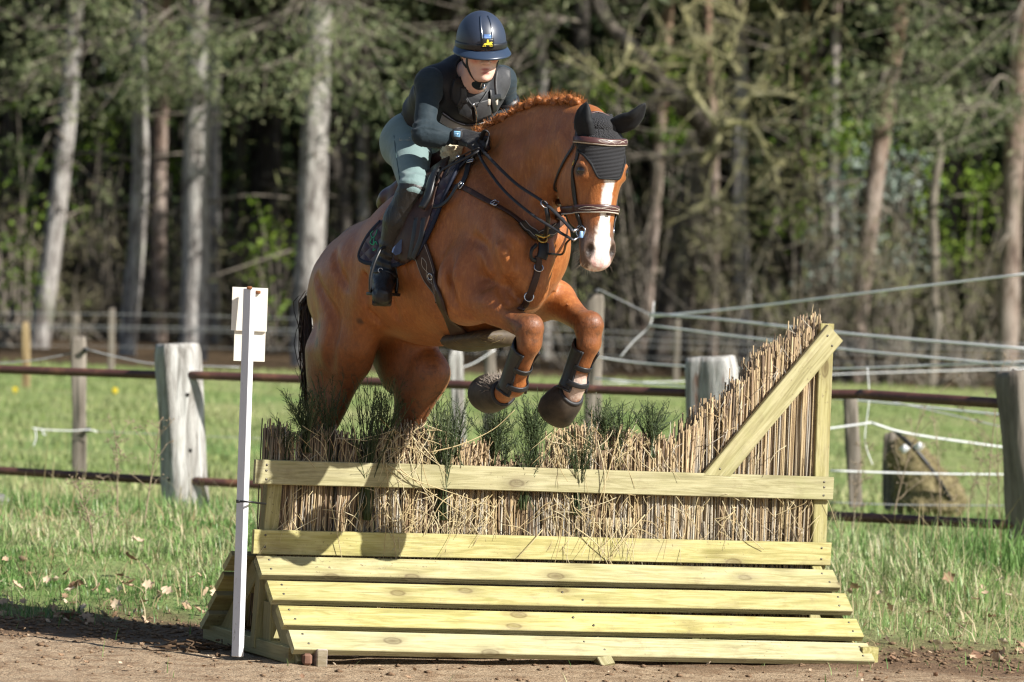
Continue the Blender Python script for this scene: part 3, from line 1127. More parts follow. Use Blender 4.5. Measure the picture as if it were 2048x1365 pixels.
# ================================================================== marker pole and its sign plates
M_WHITE = simple('white_gloss_paint', (.66, .66, .68), (.78, .78, .79), 18, .4, .45, .15, .002, (1, 1, .3), detail=6)
M_PLATE = simple('cream_sign_board', (.74, .70, .60), (.80, .77, .69), 8, .55, .3, .05)
pole = empty('marker_pole', P(476, 1316, 14.72), 'white square wooden pole tied to the jump with blank sign plates at its top', 'marker pole')
pA, pB = P(475, 1314, 14.72), P(499, 577, 14.78)
ax_ = unit(pB - pA)
fx = unit(np.array((math.cos(R(-34)), math.sin(R(-34)), 0)))


def prism(A, B, xdir, w, d, name, mat, parent, ch=.003, seg=1):
    z = unit(np.asarray(B) - A); x = unit(np.asarray(xdir) - z * np.dot(xdir, z)); y = np.cross(z, x)
    return MB().box((np.asarray(A) + B) / 2, (x, y, z), (w / 2, d / 2, np.linalg.norm(np.asarray(B) - A) / 2), ch=ch).build(name, mat, parent, False)


def painted_mat():
    m, nt, b = new_mat('chipped_white_paint')
    k = NB(nt)
    v = k.coord('Object', (1, 1, .35))
    n = k.noise(v, 46, 5, .7); n2 = k.noise(v, 4, 4, .6)
    geo = k.n('ShaderNodeNewGeometry'); sp = k.n('ShaderNodeSeparateXYZ'); k.link(geo.outputs['Position'], sp.inputs[0])
    low = k.n('ShaderNodeMapRange'); k.link(sp.outputs['Z'], low.inputs[0]); low.inputs[1].default_value = .55; low.inputs[2].default_value = .0
    thr = k.math('SUBTRACT', n, k.math('MULTIPLY', k.math('SUBTRACT', 1.0, low.outputs[0]), .09))
    c = k.ramp(n2, [(.3, (.54, .55, .58)), (.7, (.66, .66, .68))])
    c = k.mix(k.ramp(thr, [(.565, 0), (.63, .75)]), c, (.22, .18, .145))
    k.link(c, b.inputs['Base Color']); b.inputs['Roughness'].default_value = .45
    k.bump(n, .15, .002, b)
    return m


prism(pA, pB, fx, .040, .030, 'post', painted_mat(), pole)


def px_plate(name, corners, D, thick, mat, parent):
    V = [P(x, y, D) for x, y in corners]; V += [v + np.array((0, thick, 0)) for v in V]
    n = len(corners)
    F = [tuple(range(n))[::-1], tuple(range(n, 2 * n))] + [(i, (i + 1) % n, n + (i + 1) % n, n + i) for i in range(n)]
    return mesh_obj(name, V, F, mat, parent, False)


px_plate('sign_plate', [(465, 574), (536, 577), (533, 664), (462, 661)], 14.825, .006, M_PLATE, pole)
px_plate('sign_plate', [(469, 660), (531, 663), (529, 724), (467, 722)], 14.835, .006, M_PLATE, pole)
M_RUSTY = simple('rust', (.15, .06, .025), (.25, .11, .05), 60, .8, .2, .5)
for x, y, d_ in ((499, 576, 14.755), (516, 585, 14.818)):
    MB().box(P(x, y, d_), np.eye(3), (.010, .004, .006), ch=.002).build('rusty_staple', M_RUSTY, pole)
m = MB()
m.tube([P(476, 1003, 14.70), P(500, 1004, 14.69), P(512, 1006, 14.78), P(531, 1008, 14.86)], .0045, 6)
m.box(P(476, 1003, 14.70), np.eye(3), (.007, .006, .006), ch=.001)
tie = m.build('cable_tie', M_BLACK, pole)

# offcuts of wood under the front edge and in the grass
of = empty('wood_offcut', G(640, 1325), 'rough grey wood offcut wedged under the jump\'s lowest board', 'wood block')
c = G(638, 1334)
MB().box(c + UPV * .035 + JN * -.02, (JU, JN, UPV), (.022, .05, .035), ch=.004).build('grey_block', M_OLDW, of, False)
MB().box(c + UPV * .030 - JU * .045 + JN * -.02, (unit(JU + JN * .3), unit(JN - JU * .3), UPV), (.018, .045, .022), ch=.008).build('reddish_block', simple('reddish_wood', (.10, .050, .035), (.20, .11, .075), 20, .8, .2, .5, .004), of, False)
st = MB()
for i in range(46):
    a = RNG.uniform(0, 6.3); x, y = G(375, 1302)[:2] + RNG.normal(0, (.10, .06))
    z = float(ground_h(x, y)) + .006 + .03 * RNG.random()
    d = np.array((math.cos(a), math.sin(a), RNG.normal(0, .15))) * RNG.uniform(.03, .11)
    st.tube([np.array((x, y, z)) - d * .5, np.array((x, y, z)) + d * .5 + RNG.normal(size=3) * .004], RNG.uniform(.002, .005), 5, a=RNG.random())
tag(st.build('twig_heap', simple('dark_twigs', (.05, .032, .02), (.12, .08, .05), 40, .9, .1, .5)), 'small heap of dark twigs at the foot of the jump\'s left sill', 'twigs')


# ================================================================== pipe fence
def grey_post_mat():
    m, nt, b = new_mat('silvered_oak')
    k = NB(nt)
    v = k.coord('Object', (9, 9, .8), True)
    g = k.noise(v, 2.2, 6, .62, .8)
    v2 = k.coord('Object', (26, 26, 1.6), True)
    f = k.noise(v2, 2.4, 5, .7, .5)
    c = k.ramp(g, [(.30, (.10, .088, .075)), (.43, (.27, .255, .235)), (.56, (.44, .43, .41)), (.72, (.60, .59, .57))])
    c = k.mix(k.ramp(f, [(.56, 0), (.68, .75)]), c, (.10, .085, .07))
    rs = k.noise(k.coord('Object', (10, 10, 2.2), True), 1.2, 3, .6)
    c = k.mix(k.ramp(rs, [(.66, 0), (.74, .7)]), c, (.20, .085, .045))
    c = k.mix(k.ramp(k.noise(k.coord('Object', (1, 1, .5)), 9, 4, .6), [(.58, 0), (.8, .35)]), c, (.22, .22, .14))
    k.link(c, b.inputs['Base Color']); b.inputs['Roughness'].default_value = .85
    b.inputs['Specular IOR Level'].default_value = .2
    k.bump(k.math('SUBTRACT', g, k.math('MULTIPLY', f, .9)), .9, .02, b)
    return m


M_GPOST = grey_post_mat()
M_RUST = simple('rusted_paint', (.045, .020, .016), (.13, .055, .032), 9, .55, .4, .4, .003, (1, .2, 1), detail=7)


def rust_pipe():
    m, nt, b = new_mat('brown_rusted_pipe')
    k = NB(nt)
    v = k.coord('Object', (.6, 1, 1))
    n = k.noise(v, 9, 6, .7); n2 = k.noise(k.coord('Object', (1, 1, 1)), 70, 4, .7)
    c = k.ramp(n, [(.35, (.055, .022, .018)), (.55, (.085, .036, .028)), (.72, (.20, .09, .05))])
    c = k.mix(k.ramp(n2, [(.62, 0), (.72, .6)]), c, (.26, .13, .075))
    k.link(c, b.inputs['Base Color']); b.inputs['Roughness'].default_value = .5
    k.bump(n2, .3, .002, b)
    return m


M_PIPE = rust_pipe()
pipef = empty('pipe_fence', G(365, 1035), 'brown rusted pipe rails through thick grey weathered wooden posts', 'fence')


def rough_post(name, base_px, top_px, D, w, dep, label, parent, mat=None, rot=0.0, seed=1, kx=.0):
    """a hewn post with wavering edges, splits and a worn top"""
    r = np.random.default_rng(seed)
    A, B = P(*base_px, D), P(*top_px, D)
    A = A + (A - B) * .04
    n, m = 40, 44
    z = unit(B - A); x = unit(np.array((math.cos(rot), math.sin(rot), 0)) - z * np.dot((math.cos(rot), math.sin(rot), 0), z)); y = np.cross(z, x)
    V = []
    for i in range(n):
        t = i / (n - 1)
        c = A + (B - A) * t
        for j in range(m):
            a = 2 * math.pi * j / m
            ca, sa = math.cos(a), math.sin(a)
            q = max(abs(ca), abs(sa)); rr_ = (1 / q) * .80 + .20
            px_, py_ = ca * rr_ * w / 2, sa * rr_ * dep / 2
            p3 = np.array((px_ * 1.0, py_, t * 1.3 + seed))
            g = vnoise(p3 * np.array((16, 16, 2.2)), 1.0, seed) * .010 + vnoise(p3 * np.array((50, 50, 3)), 1.0, seed + 3) * .006
            f = 1 + (g - .03 * max(0, t - .94) * 6) / max(w / 2, .03)
            V.append(c + x * px_ * f + y * py_ * f + z * ((vnoise(np.array((px_ * 30, py_ * 30, seed)), 1.0, 5)) * .012 if i == n - 1 else 0))
    V = np.array(V).reshape(n, m, 3)
    F = [(i * m + j, i * m + (j + 1) % m, (i + 1) * m + (j + 1) % m, (i + 1) * m + j) for i in range(n - 1) for j in range(m)]
    Vl = list(V.reshape(-1, 3)); Vl.append(V[-1].mean(0) + z * .004)
    F += [((n - 1) * m + j, (n - 1) * m + (j + 1) % m, len(Vl) - 1) for j in range(m)]
    o = mesh_obj(name, np.array(Vl), F, mat or M_GPOST, parent)
    if label: o['label'] = label
    return o


big = rough_post('post', (374, 1035), (355, 688), 22.6, .245, .20, 'thick split grey post with rust stain', pipef, rot=R(28), seed=3)
rough_post('post', (1438, 1075), (1422, 715), 21.4, .27, .20, 'pale grey post behind the reeds', pipef, rot=R(-25), seed=5)
rough_post('post', (2072, 1165), (2036, 742), 20.4, .20, .20, 'leaning grey post at the frame\'s edge', pipef, M_STAKE, rot=R(35), seed=8)  # darker stake wood here puts this post's shade into its colour
M_HOLE = simple('dark_hole', (.01, .008, .006), bump=0)
for x, y in ((373, 790), (381, 899), (336, 956)):
    d = np.array(ray(x, y)); d /= np.linalg.norm(d)
    vv = np.array([tuple(v.co) for v in big.data.vertices]) + np.array(parent_loc(pipef)) - np.array((0, 0, CAM_H))
    dist = np.linalg.norm(vv - np.outer(vv @ d, d), axis=1) + .3 * (vv[:, 1] - vv[:, 1].min())
    c = vv[np.argmin(dist)] + np.array((0, 0, CAM_H))
    MB().tube([c + np.array((0, .02, 0)), c - d * .004], .012, 12).build('bolt_hole', M_HOLE, pipef)


def pipe(a, Da, b, Db, r=.028, sag=0.0, name='rail'):
    A, B = P(*a, Da), P(*b, Db)
    t = np.linspace(0, 1, 26)[:, None]
    q = A * (1 - t) + B * t - UPV * (np.sin(t * math.pi) * sag)
    return mesh_obj(name, *tube_geo(q, r, 14), M_PIPE, pipef)


pipe((-60, 737), 23.2, (330, 751), 22.68, .0255)
pipe((364, 750), 22.55, (1392, 787), 21.45, .0255)
pipe((1400, 788), 21.4, (1745, 789), 21.0, .0265)
pipe((1720, 789), 21.02, (2060, 811), 20.35, .0285)
pipe((-60, 938), 23.2, (335, 962), 22.68, .0255)
pipe((374, 962), 22.55, (1420, 1020), 21.45, .0255)
pipe((1430, 1021), 21.4, (2060, 1052), 20.35, .0265)

# ================================================================== electric fences
M_STAKE2 = simple('yellowish_stake', (.20, .14, .07), (.33, .25, .14), 7, .9, .2, .6, .01, (2.5, 2.5, .4), detail=6)
M_TAPE = simple('white_tape', (.70, .71, .72), (.80, .80, .80), 40, .5, .4, .1)
M_WIRE = simple('galvanised_wire', (.20, .205, .21), (.30, .305, .31), 30, .5, .5, 0)
M_INSUL = simple('black_insulator', (.012, .012, .014), (.02, .02, .02), 40, .4, .5, 0)

fs_ = empty('electric_fence', G(1188, 850), 'white electric tapes and cords strung between rough grey stakes behind the jump', 'fence')


def stake(a, b, D, w, mat, parent, label=None, name='stake', knobs=()):
    o = rough_post(name, a, b, D, w, w * .9, label, parent, mat, seed=int(a[0]) % 19 + 1)
    for (x, y) in knobs:
        c = P(x, y, D - w * .55)
        m = MB().tube([c + np.array((0, .03, 0)), c + np.array((0, -.025, 0))], .018, 10)
        m.tube([c + np.array((-.022, -.02, .0)), c + np.array((.022, -.02, 0))], .010, 8)
        m.build('insulator', M_INSUL, o)
    return o


def wire(pts, D, r, mat, parent, name='tape', flat=None):
    r = r * .76
    D = np.broadcast_to(np.asarray(D, float), (len(pts),))
    q = spline([P(x, y, d) for (x, y), d in zip(pts, D)], 6)
    return mesh_obj(name, *tube_geo(q, r, 6, flat=flat), mat, parent)


stake((1186, 858), (1192, 590), 27.5, .115, M_STAKE, fs_, 'round grey stake behind the lifted hoof', knobs=((1192, 583), (1188, 712)))
stake((920, 905), (912, 702), 26.5, .095, M_GPOST, fs_, 'pale split stake under the girth')
stake((978, 900), (980, 690), 28, .085, M_STAKE, fs_, 'grey stake beside the bent foreleg')
stake((1712, 1005), (1700, 790), 24.5, .085, M_STAKE, fs_, 'thin grey stake right of the wing')
wire([(1195, 578), (1250, 605), (1300, 630)], 27.3, .006, M_WIRE, fs_, 'cord')
wire([(1240, 715), (1268, 682), (1300, 650), (1308, 604)], 27, .006, M_TAPE, fs_, 'cord')
wire([(1300, 634), (1500, 614), (1700, 590), (2080, 545)], (27, 26, 25, 24), .0100, M_TAPE, fs_, 'cord')
wire([(1300, 628), (1450, 640), (1700, 668), (2080, 700)], (27, 26, 25, 24), .0115, M_TAPE, fs_)
wire([(1300, 651), (1500, 676), (1700, 700), (2080, 735)], (27, 26, 25, 24), .0095, M_TAPE, fs_)
wire([(1190, 714), (1300, 728), (1500, 738), (1700, 737), (2080, 722)], (27.3, 27, 26, 25, 24), .0085, M_TAPE, fs_)
wire([(1190, 757), (1300, 768), (1450, 780), (1700, 800), (2080, 838)], (27.3, 27, 26, 25, 24), .010, M_TAPE, fs_)
wire([(1200, 768), (1450, 760), (1700, 748), (2080, 737)], (29, 29, 29, 29), .006, M_TAPE, fs_, 'cord')
wire([(1640, 860), (1715, 850), (1742, 846)], 24, .010, M_TAPE, fs_)
wire([(1742, 846), (1830, 870), (2080, 905)], 24, .0105, M_TAPE, fs_)
wire([(1735, 735), (1738, 800), (1730, 880), (1745, 930)], 24, .0045, M_TAPE, fs_, 'cord')
wire([(1760, 798), (1900, 830), (2080, 872)], 24, .006, M_WIRE, fs_, 'cord')
wire([(1660, 942), (1850, 948), (2060, 950)], 24, .009, M_TAPE, fs_)
wire([(1660, 1005), (1800, 1010), (2060, 1012)], 24, .005, M_WIRE, fs_, 'cord')
wire([(900, 742), (945, 728), (990, 700)], 27, .007, M_TAPE, fs_, 'cord')
fw_ = empty('wire_fence', G(158, 978), 'old round stakes with slack wire and a white tape end on the left', 'fence')
stake((160, 978), (158, 675), 26.6, .098, M_STAKE, fw_, 'split grey stake behind the left pipe rails', knobs=((172, 700), (176, 860)))
wire([(-40, 729), (60, 722), (150, 706)], 26.6, .006, M_WIRE, fw_, 'wire')
wire([(176, 700), (250, 718), (320, 729), (480, 735)], 26.6, .007, M_WIRE, fw_, 'wire')
wire([(180, 862), (320, 869), (700, 885)], 26.6, .003, M_WIRE, fw_, 'wire')
wire([(64, 856), (90, 860), (140, 862), (178, 860), (194, 864)], 26.5, .006, M_TAPE, fw_, 'tape')
wire([(70, 858), (72, 875), (67, 893)], 26.5, .005, M_TAPE, fw_, 'tape')
wire([(84, 858), (88, 870), (92, 868)], 26.5, .005, M_TAPE, fw_, 'tape')
ff_ = empty('far_fence', G(225, 765), 'far row of thin stakes with several grey wires before the wood', 'fence')
for (bx, by, tx, ty, D, w) in ((51, 800, 52, 645, 43, .085), (150, 760, 150, 630, 47, .085), (221, 765, 224, 617, 48, .075), (1352, 760, 1356, 640, 50, .07), (1866, 765, 1876, 625, 48, .09), (668, 790, 668, 640, 46, .07)):
    stake((bx, by), (tx, ty), D, w, M_STAKE2 if bx == 51 else M_STAKE, ff_, name='stake')
for y0, y1, r in ((626, 690, .0055), (650, 702, .0065), (657, 716, .0045), (690, 735, .004)):
    wire([(-60, y0), (400, y0 + 6), (1000, (y0 + y1) / 2 - 6), (1500, y1 - 14), (2100, y1)], 46.5, r, M_WIRE, ff_, 'wire')

# ================================================================== hay net, stone, weeds, flowers
hay = empty('hay_net', G(1850, 1020), 'brown hay bale in a net under a dark strap beside a wooden stake', 'hay bale')
hc = P(1842, 960, 26)
hf3 = Field(hc - np.array((.6, .5, .5)), hc + np.array((.6, .5, .6)), .02)
hf3.seg(hc + np.array((-.12, 0, .16)), hc + np.array((.12, 0, -.12)), .13, .17, k=.05)
hf3.ell(hc + np.array((.05, 0, -.14)), (.24, .2, .16), k=.08)
v_, q_ = hf3.surface(1)
v_ = v_ + hf3.grad(v_) * ((vnoise(v_, 22, 2) * .022 + vnoise(v_, 60, 3) * .012)[:, None])
M_HAY = simple('old_hay', (.075, .060, .028), (.22, .185, .10), 26, .95, .1, 1.0, .02, detail=6)
mesh_obj('bale', v_, q_, M_HAY, hay)
hs = MB()
for i in range(1400):
    j = RNG.integers(len(v_)); o_ = v_[j]; d = unit(hf3.grad(o_)[0] * .5 + RNG.normal(size=3)) * RNG.uniform(.02, .06)
    s_ = unit(np.cross(d, RNG.normal(size=3))) * .0025
    hs.add([o_ - s_, o_ + s_, o_ + d], [(0, 1, 2)], RNG.random())
hs.build('loose_hay', leaf_mat('hay_wisps', [(.16, .13, .06), (.34, .29, .17), (.46, .40, .26)], .8, .2), hay, False)['kind'] = 'stuff'
mesh_obj('strap', *tube_geo(spline([P(1790, 862, 25.8), P(1835, 905, 25.72), P(1880, 965, 25.75), P(1912, 1022, 25.9)], 6), .016, 8), M_BLACK, hay)
st_ = rough_post('stake', (1782, 1015), (1786, 865), 26.1, .07, .06, None, hay, M_STAKE, seed=4)
rough_post('stake', (1772, 1015), (1774, 868), 26.2, .05, .05, None, hay, M_STAKE, seed=6)
for (x, y) in ((1838, 893), (1808, 898)):
    mesh_obj('white_knot', *tube_geo(spline([P(x - 8, y + 2, 25.7), P(x + 2, y - 6, 25.68), P(x - 1, y + 7, 25.67), P(x + 9, y - 3, 25.66)], 4), .010, 6), M_TAPE, hay)

sc_ = P(2, 1005, 22)
fst = Field(sc_ - .3, sc_ + .3, .012)
fst.ell(sc_ + np.array((-.02, 0, -.02)), (.075, .09, .07), k=.02); fst.ell(sc_ + np.array((-.05, 0, -.05)), (.1, .09, .06), k=.03)
v_, q_ = fst.surface(1)
v_ = v_ + fst.grad(v_) * (vnoise(v_, 20, 6) * .012)[:, None]
stone = mesh_obj('stone', v_, q_, simple('grey_stone', (.12, .11, .11), (.24, .23, .22), 14, .9, .2, .8, .01, detail=6))
tag(stone, 'rounded grey stone half hidden in long grass under the pipe rail', 'stone')

M_WEED = simple('dead_weed', (.20, .15, .10), (.34, .27, .19), 30, .9, .1, .2)


def weed(px, py, h, seed, label, lean=0.0, kind=0):
    r = np.random.default_rng(seed)
    b = G(px, py); b[2] = float(ground_h(b[0], b[1]))
    root = empty('dead_weed', b, label, 'dead weed', 'dead weed stalks in the grass')
    st2 = MB(); hd = MB()
    q = spline([b, b + np.array((lean * .4, r.normal(0, .02), h * .5)), b + np.array((lean, r.normal(0, .04), h))], 8)
    st2.tube(q, np.linspace(.0045, .0022, len(q)), 5)
    for k in range(6, len(q), 2):
        for _ in range(2):
            d = np.array((r.normal(0, .6), r.normal(0, .4), 1.0)); L = h * r.uniform(.08, .3)
            e = q[k] + unit(d) * L
            st2.tube(spline([q[k], (q[k] + e) / 2 + r.normal(size=3) * .01, e], 3), .0016, 4)
            for _2 in range(6 if kind == 0 else 3):
                e2 = e + np.array((r.normal(0, .025), r.normal(0, .02), abs(r.normal(.012, .012))))
                st2.tube([e, e2], .0011, 3, cap=False)
                V = np.array([(1, 0, 0), (-1, 0, 0), (0, 1, 0), (0, -1, 0), (0, 0, 1), (0, 0, -1)]) * r.uniform(.003, .0065)
                hd.add(V + e2, [(0, 2, 4), (2, 1, 4), (1, 3, 4), (3, 0, 4), (2, 0, 5), (1, 2, 5), (3, 1, 5), (0, 3, 5)])
    st2.build('stem', M_WEED, root); hd.build('seed_heads', M_WEED, root)['kind'] = 'stuff'


for i, w_ in enumerate(((232, 1100, .42, 'dead umbel stalk left of the big grey post', -.02), (285, 1120, .50, 'taller dead umbel stalk close to the big grey post', .06), (186, 1150, .30, 'short leaning dead stalk in the long grass', -.08),
                        (1770, 1120, .85, 'tallest arching dead weed in front of the hay', .18), (1700, 1090, .55, 'bent dead weed close to the wing\'s foot', .05), (1880, 1110, .70, 'dead weed stalk right of the hay', -.04),
                        (1965, 1150, 1.0, 'tall straight dead weed by the edge post', .04), (1925, 1080, .55, 'thin dead weed between hay and edge post', .10), (2000, 1130, .75, 'branched dead weed against the edge post', -.06))):
    weed(w_[0], w_[1], w_[2], 200 + i, w_[3], w_[4], i % 2)
M_YEL = simple('yellow_petals', (.75, .58, .03), (.8, .65, .05), 30, .6, .2, 0)
M_GSTEM = simple('green_stem', (.05, .12, .02), (.08, .16, .03), 30, .6, .2, 0)
for (x, y, D, lb) in ((31, 780, 41, 'yellow flower left of the yellowish stake'), (231, 781, 41, 'yellow flower between grey stake and big post')):
    c = P(x, y, D); z0 = float(ground_h(c[0], c[1]))
    fl_e = empty('yellow_flower', (c[0], c[1], z0), lb, 'flower', 'yellow flowers in the field')
    mesh_obj('stem', *tube_geo([(c[0], c[1], z0), (c[0] + .01, c[1], c[2])], .005, 5), M_GSTEM, fl_e)
    m = MB()
    for k in range(7):
        a = k * .9; d = np.array((math.cos(a), -.5, math.sin(a))) * .035; s_ = np.array((-math.sin(a), 0, math.cos(a))) * .014
        m.add([c, c + d * .6 + s_, c + d, c + d * .6 - s_], [(0, 1, 2, 3)])
    m.tube([c, c + np.array((0, -.03, 0))], .012, 8)
    m.build('petals', M_YEL, fl_e)


# ================================================================== the pine wood
def bark_mat(name, low, mid, hi, orange):
    m, nt, b = new_mat(name)
    k = NB(nt)
    v = k.coord('Object', (3, 3, .9), True)
    n = k.noise(v, 2.4, 6, .65, .6)
    v2 = k.coord('Object', (7, 7, 1.6), True)
    n2 = k.noise(v2, 2.0, 5, .7, .3)
    c = k.ramp(n, [(.36, low), (.47, mid), (.60, hi)])
    if orange:
        geo = k.n('ShaderNodeNewGeometry'); sp = k.n('ShaderNodeSeparateXYZ'); k.link(geo.outputs['Position'], sp.inputs[0])
        mr = k.n('ShaderNodeMapRange'); k.link(sp.outputs['Z'], mr.inputs[0]); mr.inputs[1].default_value = orange; mr.inputs[2].default_value = orange + 2.5
        oc = k.ramp(n2, [(.3, (.16, .09, .06)), (.7, (.33, .22, .155))])
        c = k.mix(k.math('MULTIPLY', mr.outputs[0], .85), c, oc)
    c = k.mix(k.ramp(n2, [(.52, 0), (.66, .7)]), c, tuple(q * .25 for q in low))
    mo = k.noise(k.coord('Object', (1, 1, .5), True), 1.3, 3, .6)
    c = k.mix(k.ramp(mo, [(.58, 0), (.75, .5)]), c, (.10, .12, .055))
    k.link(c, b.inputs['Base Color']); b.inputs['Roughness'].default_value = .92
    b.inputs['Specular IOR Level'].default_value = .1
    k.bump(k.math('SUBTRACT', n, k.math('MULTIPLY', n2, .8)), 1.0, .06, b)
    return m


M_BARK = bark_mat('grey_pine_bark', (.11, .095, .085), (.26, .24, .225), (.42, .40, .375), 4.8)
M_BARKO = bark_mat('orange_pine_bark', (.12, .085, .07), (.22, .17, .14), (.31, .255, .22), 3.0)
M_BARK_SHADE = bark_mat('shaded_bark', (.030, .026, .022), (.055, .048, .042), (.09, .08, .07), 0)  # darker copy of the bark, shade painted in, for trunks deeper in
M_LICHEN = simple('lichen_branch', (.20, .19, .13), (.36, .33, .16), 3.2, .95, .1, .6, .02, detail=5)
M_BRANCH = simple('grey_brown_branch', (.11, .092, .075), (.25, .22, .18), 3.0, .95, .1, .5, .02)
M_NEEDLE = leaf_mat('pine_needles', [(.055, .075, .033), (.110, .142, .062), (.185, .222, .105), (.275, .305, .155), (.37, .38, .22)], .55, .4)
M_DEEP_SHADE = leaf_mat('deep_shade_leaves', [(.022, .040, .018), (.045, .070, .030), (.075, .105, .048), (.12, .15, .075)], .7, .12)  # darker than the needles: shade of the deep wood put into the colour
M_SPRING = leaf_mat('spring_leaves', [(.09, .17, .020), (.16, .26, .030), (.26, .36, .05)], .55, .45)
M_HOLLY = leaf_mat('grey_green_leaves', [(.09, .13, .10), (.18, .23, .19), (.30, .35, .31)], .35, .15)
M_BROWNT = leaf_mat('brown_twigs', [(.060, .050, .036), (.115, .10, .065), (.19, .175, .10), (.17, .20, .07)], .9, .08)


def leaves(c, n, spread, size, asp, r, tone0=.5, up=0.0):
    """n small leaf-shaped quads about c"""
    p = c + r.normal(size=(n, 3)) * spread
    d = r.normal(size=(n, 3)); d[:, 2] += up; d /= np.linalg.norm(d, axis=1)[:, None]
    s = np.cross(d, r.normal(size=(n, 3))); s /= np.linalg.norm(s, axis=1)[:, None]
    L = size * r.uniform(.6, 1.4, n)[:, None]
    V = np.stack([p - d * L * .5, p + s * L * asp, p + d * L * .5, p - s * L * asp], 1)
    t = np.clip(tone0 + r.normal(0, .2, n), 0, 1)
    return V.reshape(-1, 3), np.repeat(t, 4)


def leaf_obj(name, VT, mat, parent):
    V = np.concatenate([v for v, t in VT]); T = np.concatenate([t for v, t in VT])
    F = np.arange(len(V)).reshape(-1, 4)
    return mesh_obj(name, V, F, mat, parent, True, {'tone': T})


def trunk_curve(bx, by, tx, ty, D, top=13.0):
    A, B = P(bx, by, D), P(tx, ty, D)
    d = (B - A) / (B[2] - A[2])
    z0 = float(ground_h(A[0], D))
    pts = [A + d * (z - A[2]) for z in (z0 - .1, z0 + .25, A[2] * .5 + B[2] * .5, B[2], top * .7, top)]
    for i in (4, 5): pts[i] = pts[3] + (pts[i] - pts[3]) * np.array((.5, 1, 1))
    pts[2] = pts[2] + np.array((random.gauss(0, .05), 0, 0))
    return spline(pts, 8)


def trunk_geo(q, r0, r1, seed, seg=14):
    r = np.random.default_rng(seed)
    n = len(q)
    rad = np.interp(np.linspace(0, 1, n), [0, .06, .5, 1], [r0 * 1.35, r0 * 1.02, r0 * .85, r1])
    V, F = tube_geo(q, rad, seg)
    Vc = V.reshape(n, seg, 3) if len(V) == n * seg else V
    cen = np.repeat(q, seg, 0)
    d = V - cen
    ph = vnoise(V * np.array((5, 5, 1.4)), 1.0, seed)
    return cen + d * (1 + .10 * ph)[:, None], F


def pine(bx, by, tx, ty, D, wpx, label, clumps=(), bark=None, top=13.0, seed=1, group='pine trees at the edge of the wood', dead=3):
    r = np.random.default_rng(seed)
    random.seed(seed)
    q = trunk_curve(bx, by, tx, ty, D, top)
    root = empty('pine_tree', q[0], label, 'tree', group)
    r0 = wpx * D / FPX / 2
    V, F = trunk_geo(q, r0 * 1.06, r0 * .35, seed)
    mesh_obj('trunk', V, F, bark or M_BARK, root)
    br = MB(); VT = []
    # boughs that hang into the picture
    for (px, py, sx, n) in clumps:
        e = P(px, py, D + r.uniform(-3.6, -1.0))
        o = q[np.argmin(np.abs(q[:, 2] - (e[2] + r.uniform(.0, .9))))]
        b = spline([o, (o + e) / 2 + np.array((0, 0, r.uniform(.0, .4))), e], 5)
        br.tube(b, np.linspace(.030, .008, len(b)), 6)
        for k in range(int(n * 1.45)):
            c = e + r.normal(size=3) * np.array((sx, .8, sx * .55))
            br.tube([b[int(r.integers(3, len(b)))], c], .008, 4, cap=False)
            VT.append(leaves(c, 46, np.array((.20, .20, .13)), .115, .13, r, np.clip(r.normal(.5, .2), .1, .9), .3))
    # dead snags
    for k in range(dead):
        z = r.uniform(1.5, 6); o = q[np.argmin(np.abs(q[:, 2] - z))]
        a = r.uniform(0, 6.3); d = np.array((math.cos(a), math.sin(a) * .6, r.uniform(-.25, .35)))
        br.tube(spline([o, o + d * r.uniform(.3, .8), o + d * r.uniform(.9, 1.8) + np.array((0, 0, -.15))], 4), np.linspace(.03, .008, 9), 5)
    # crown above the picture, which throws the shade
    for k in range(26):
        z = r.uniform(6.5, top); a = r.uniform(0, 6.3); R_ = (1 - (z - 6.5) / (top - 5.5)) * 2.6 * r.uniform(.3, 1)
        c = np.array((q[-1][0] * .5 + q[20][0] * .5 + math.cos(a) * R_, D + math.sin(a) * R_, z))
        o = q[np.argmin(np.abs(q[:, 2] - z + .5))]
        br.tube([o, c], (.03, .01), 4, cap=False)
        VT.append(leaves(c, 34, np.array((.45, .45, .22)), .30, .16, r, .45, .3))
    leaf_obj('crown', VT, M_NEEDLE, root)
    br.build('branches', M_BRANCH, root)['kind'] = 'stuff'
    return root


PG = 'pine trees at the edge of the wood'
pine(84, 640, 152, 0, 61, 40, 'pinkish pine leaning right near the left edge', [(60, 60, .8, 9), (30, 200, .7, 8), (190, 130, .6, 6), (70, 330, .5, 4)], M_BARK, 12.5, 1)
pine(254, 728, 276, 0, 59, 36, 'slim pale pine between the leaning pine and the stoutest left one', [(225, 190, .6, 6), (310, 170, .5, 5), (200, 90, .7, 7)], M_BARK, 13, 2)
pine(388, 730, 398, 0, 58, 58, 'stout grey pine with blotchy bark behind the big post', [(300, 60, .8, 9), (320, 150, .6, 6), (480, -10, .7, 6)], M_BARK, 14, 3)
pine(612, 700, 640, 0, 57, 62, 'thickest pale pine directly behind the horse\'s croup', [(560, 60, .9, 10), (520, 140, .6, 6), (700, 60, .9, 10), (690, 160, .6, 6), (760, 120, .8, 7), (600, 20, .8, 8)], M_BARK, 14, 4)
pine(318, 700, 333, 0, 68, 30, 'orange barked pine half hidden behind the stout grey pine', [(280, 110, .6, 5), (350, 150, .5, 4)], M_BARKO, 12, 5)
pine(305, 720, 300, 0, 70, 34, 'dark shaded trunk between two pale left pines', [], M_BARK_SHADE, 12, 6)
pine(1168, 700, 1164, 0, 64, 36, 'dark pine behind the horse\'s ears', [(1075, 120, .9, 9), (1060, 40, .9, 8), (1110, 200, .5, 4), (900, 110, .9, 7)], M_BARK_SHADE, 13, 7)
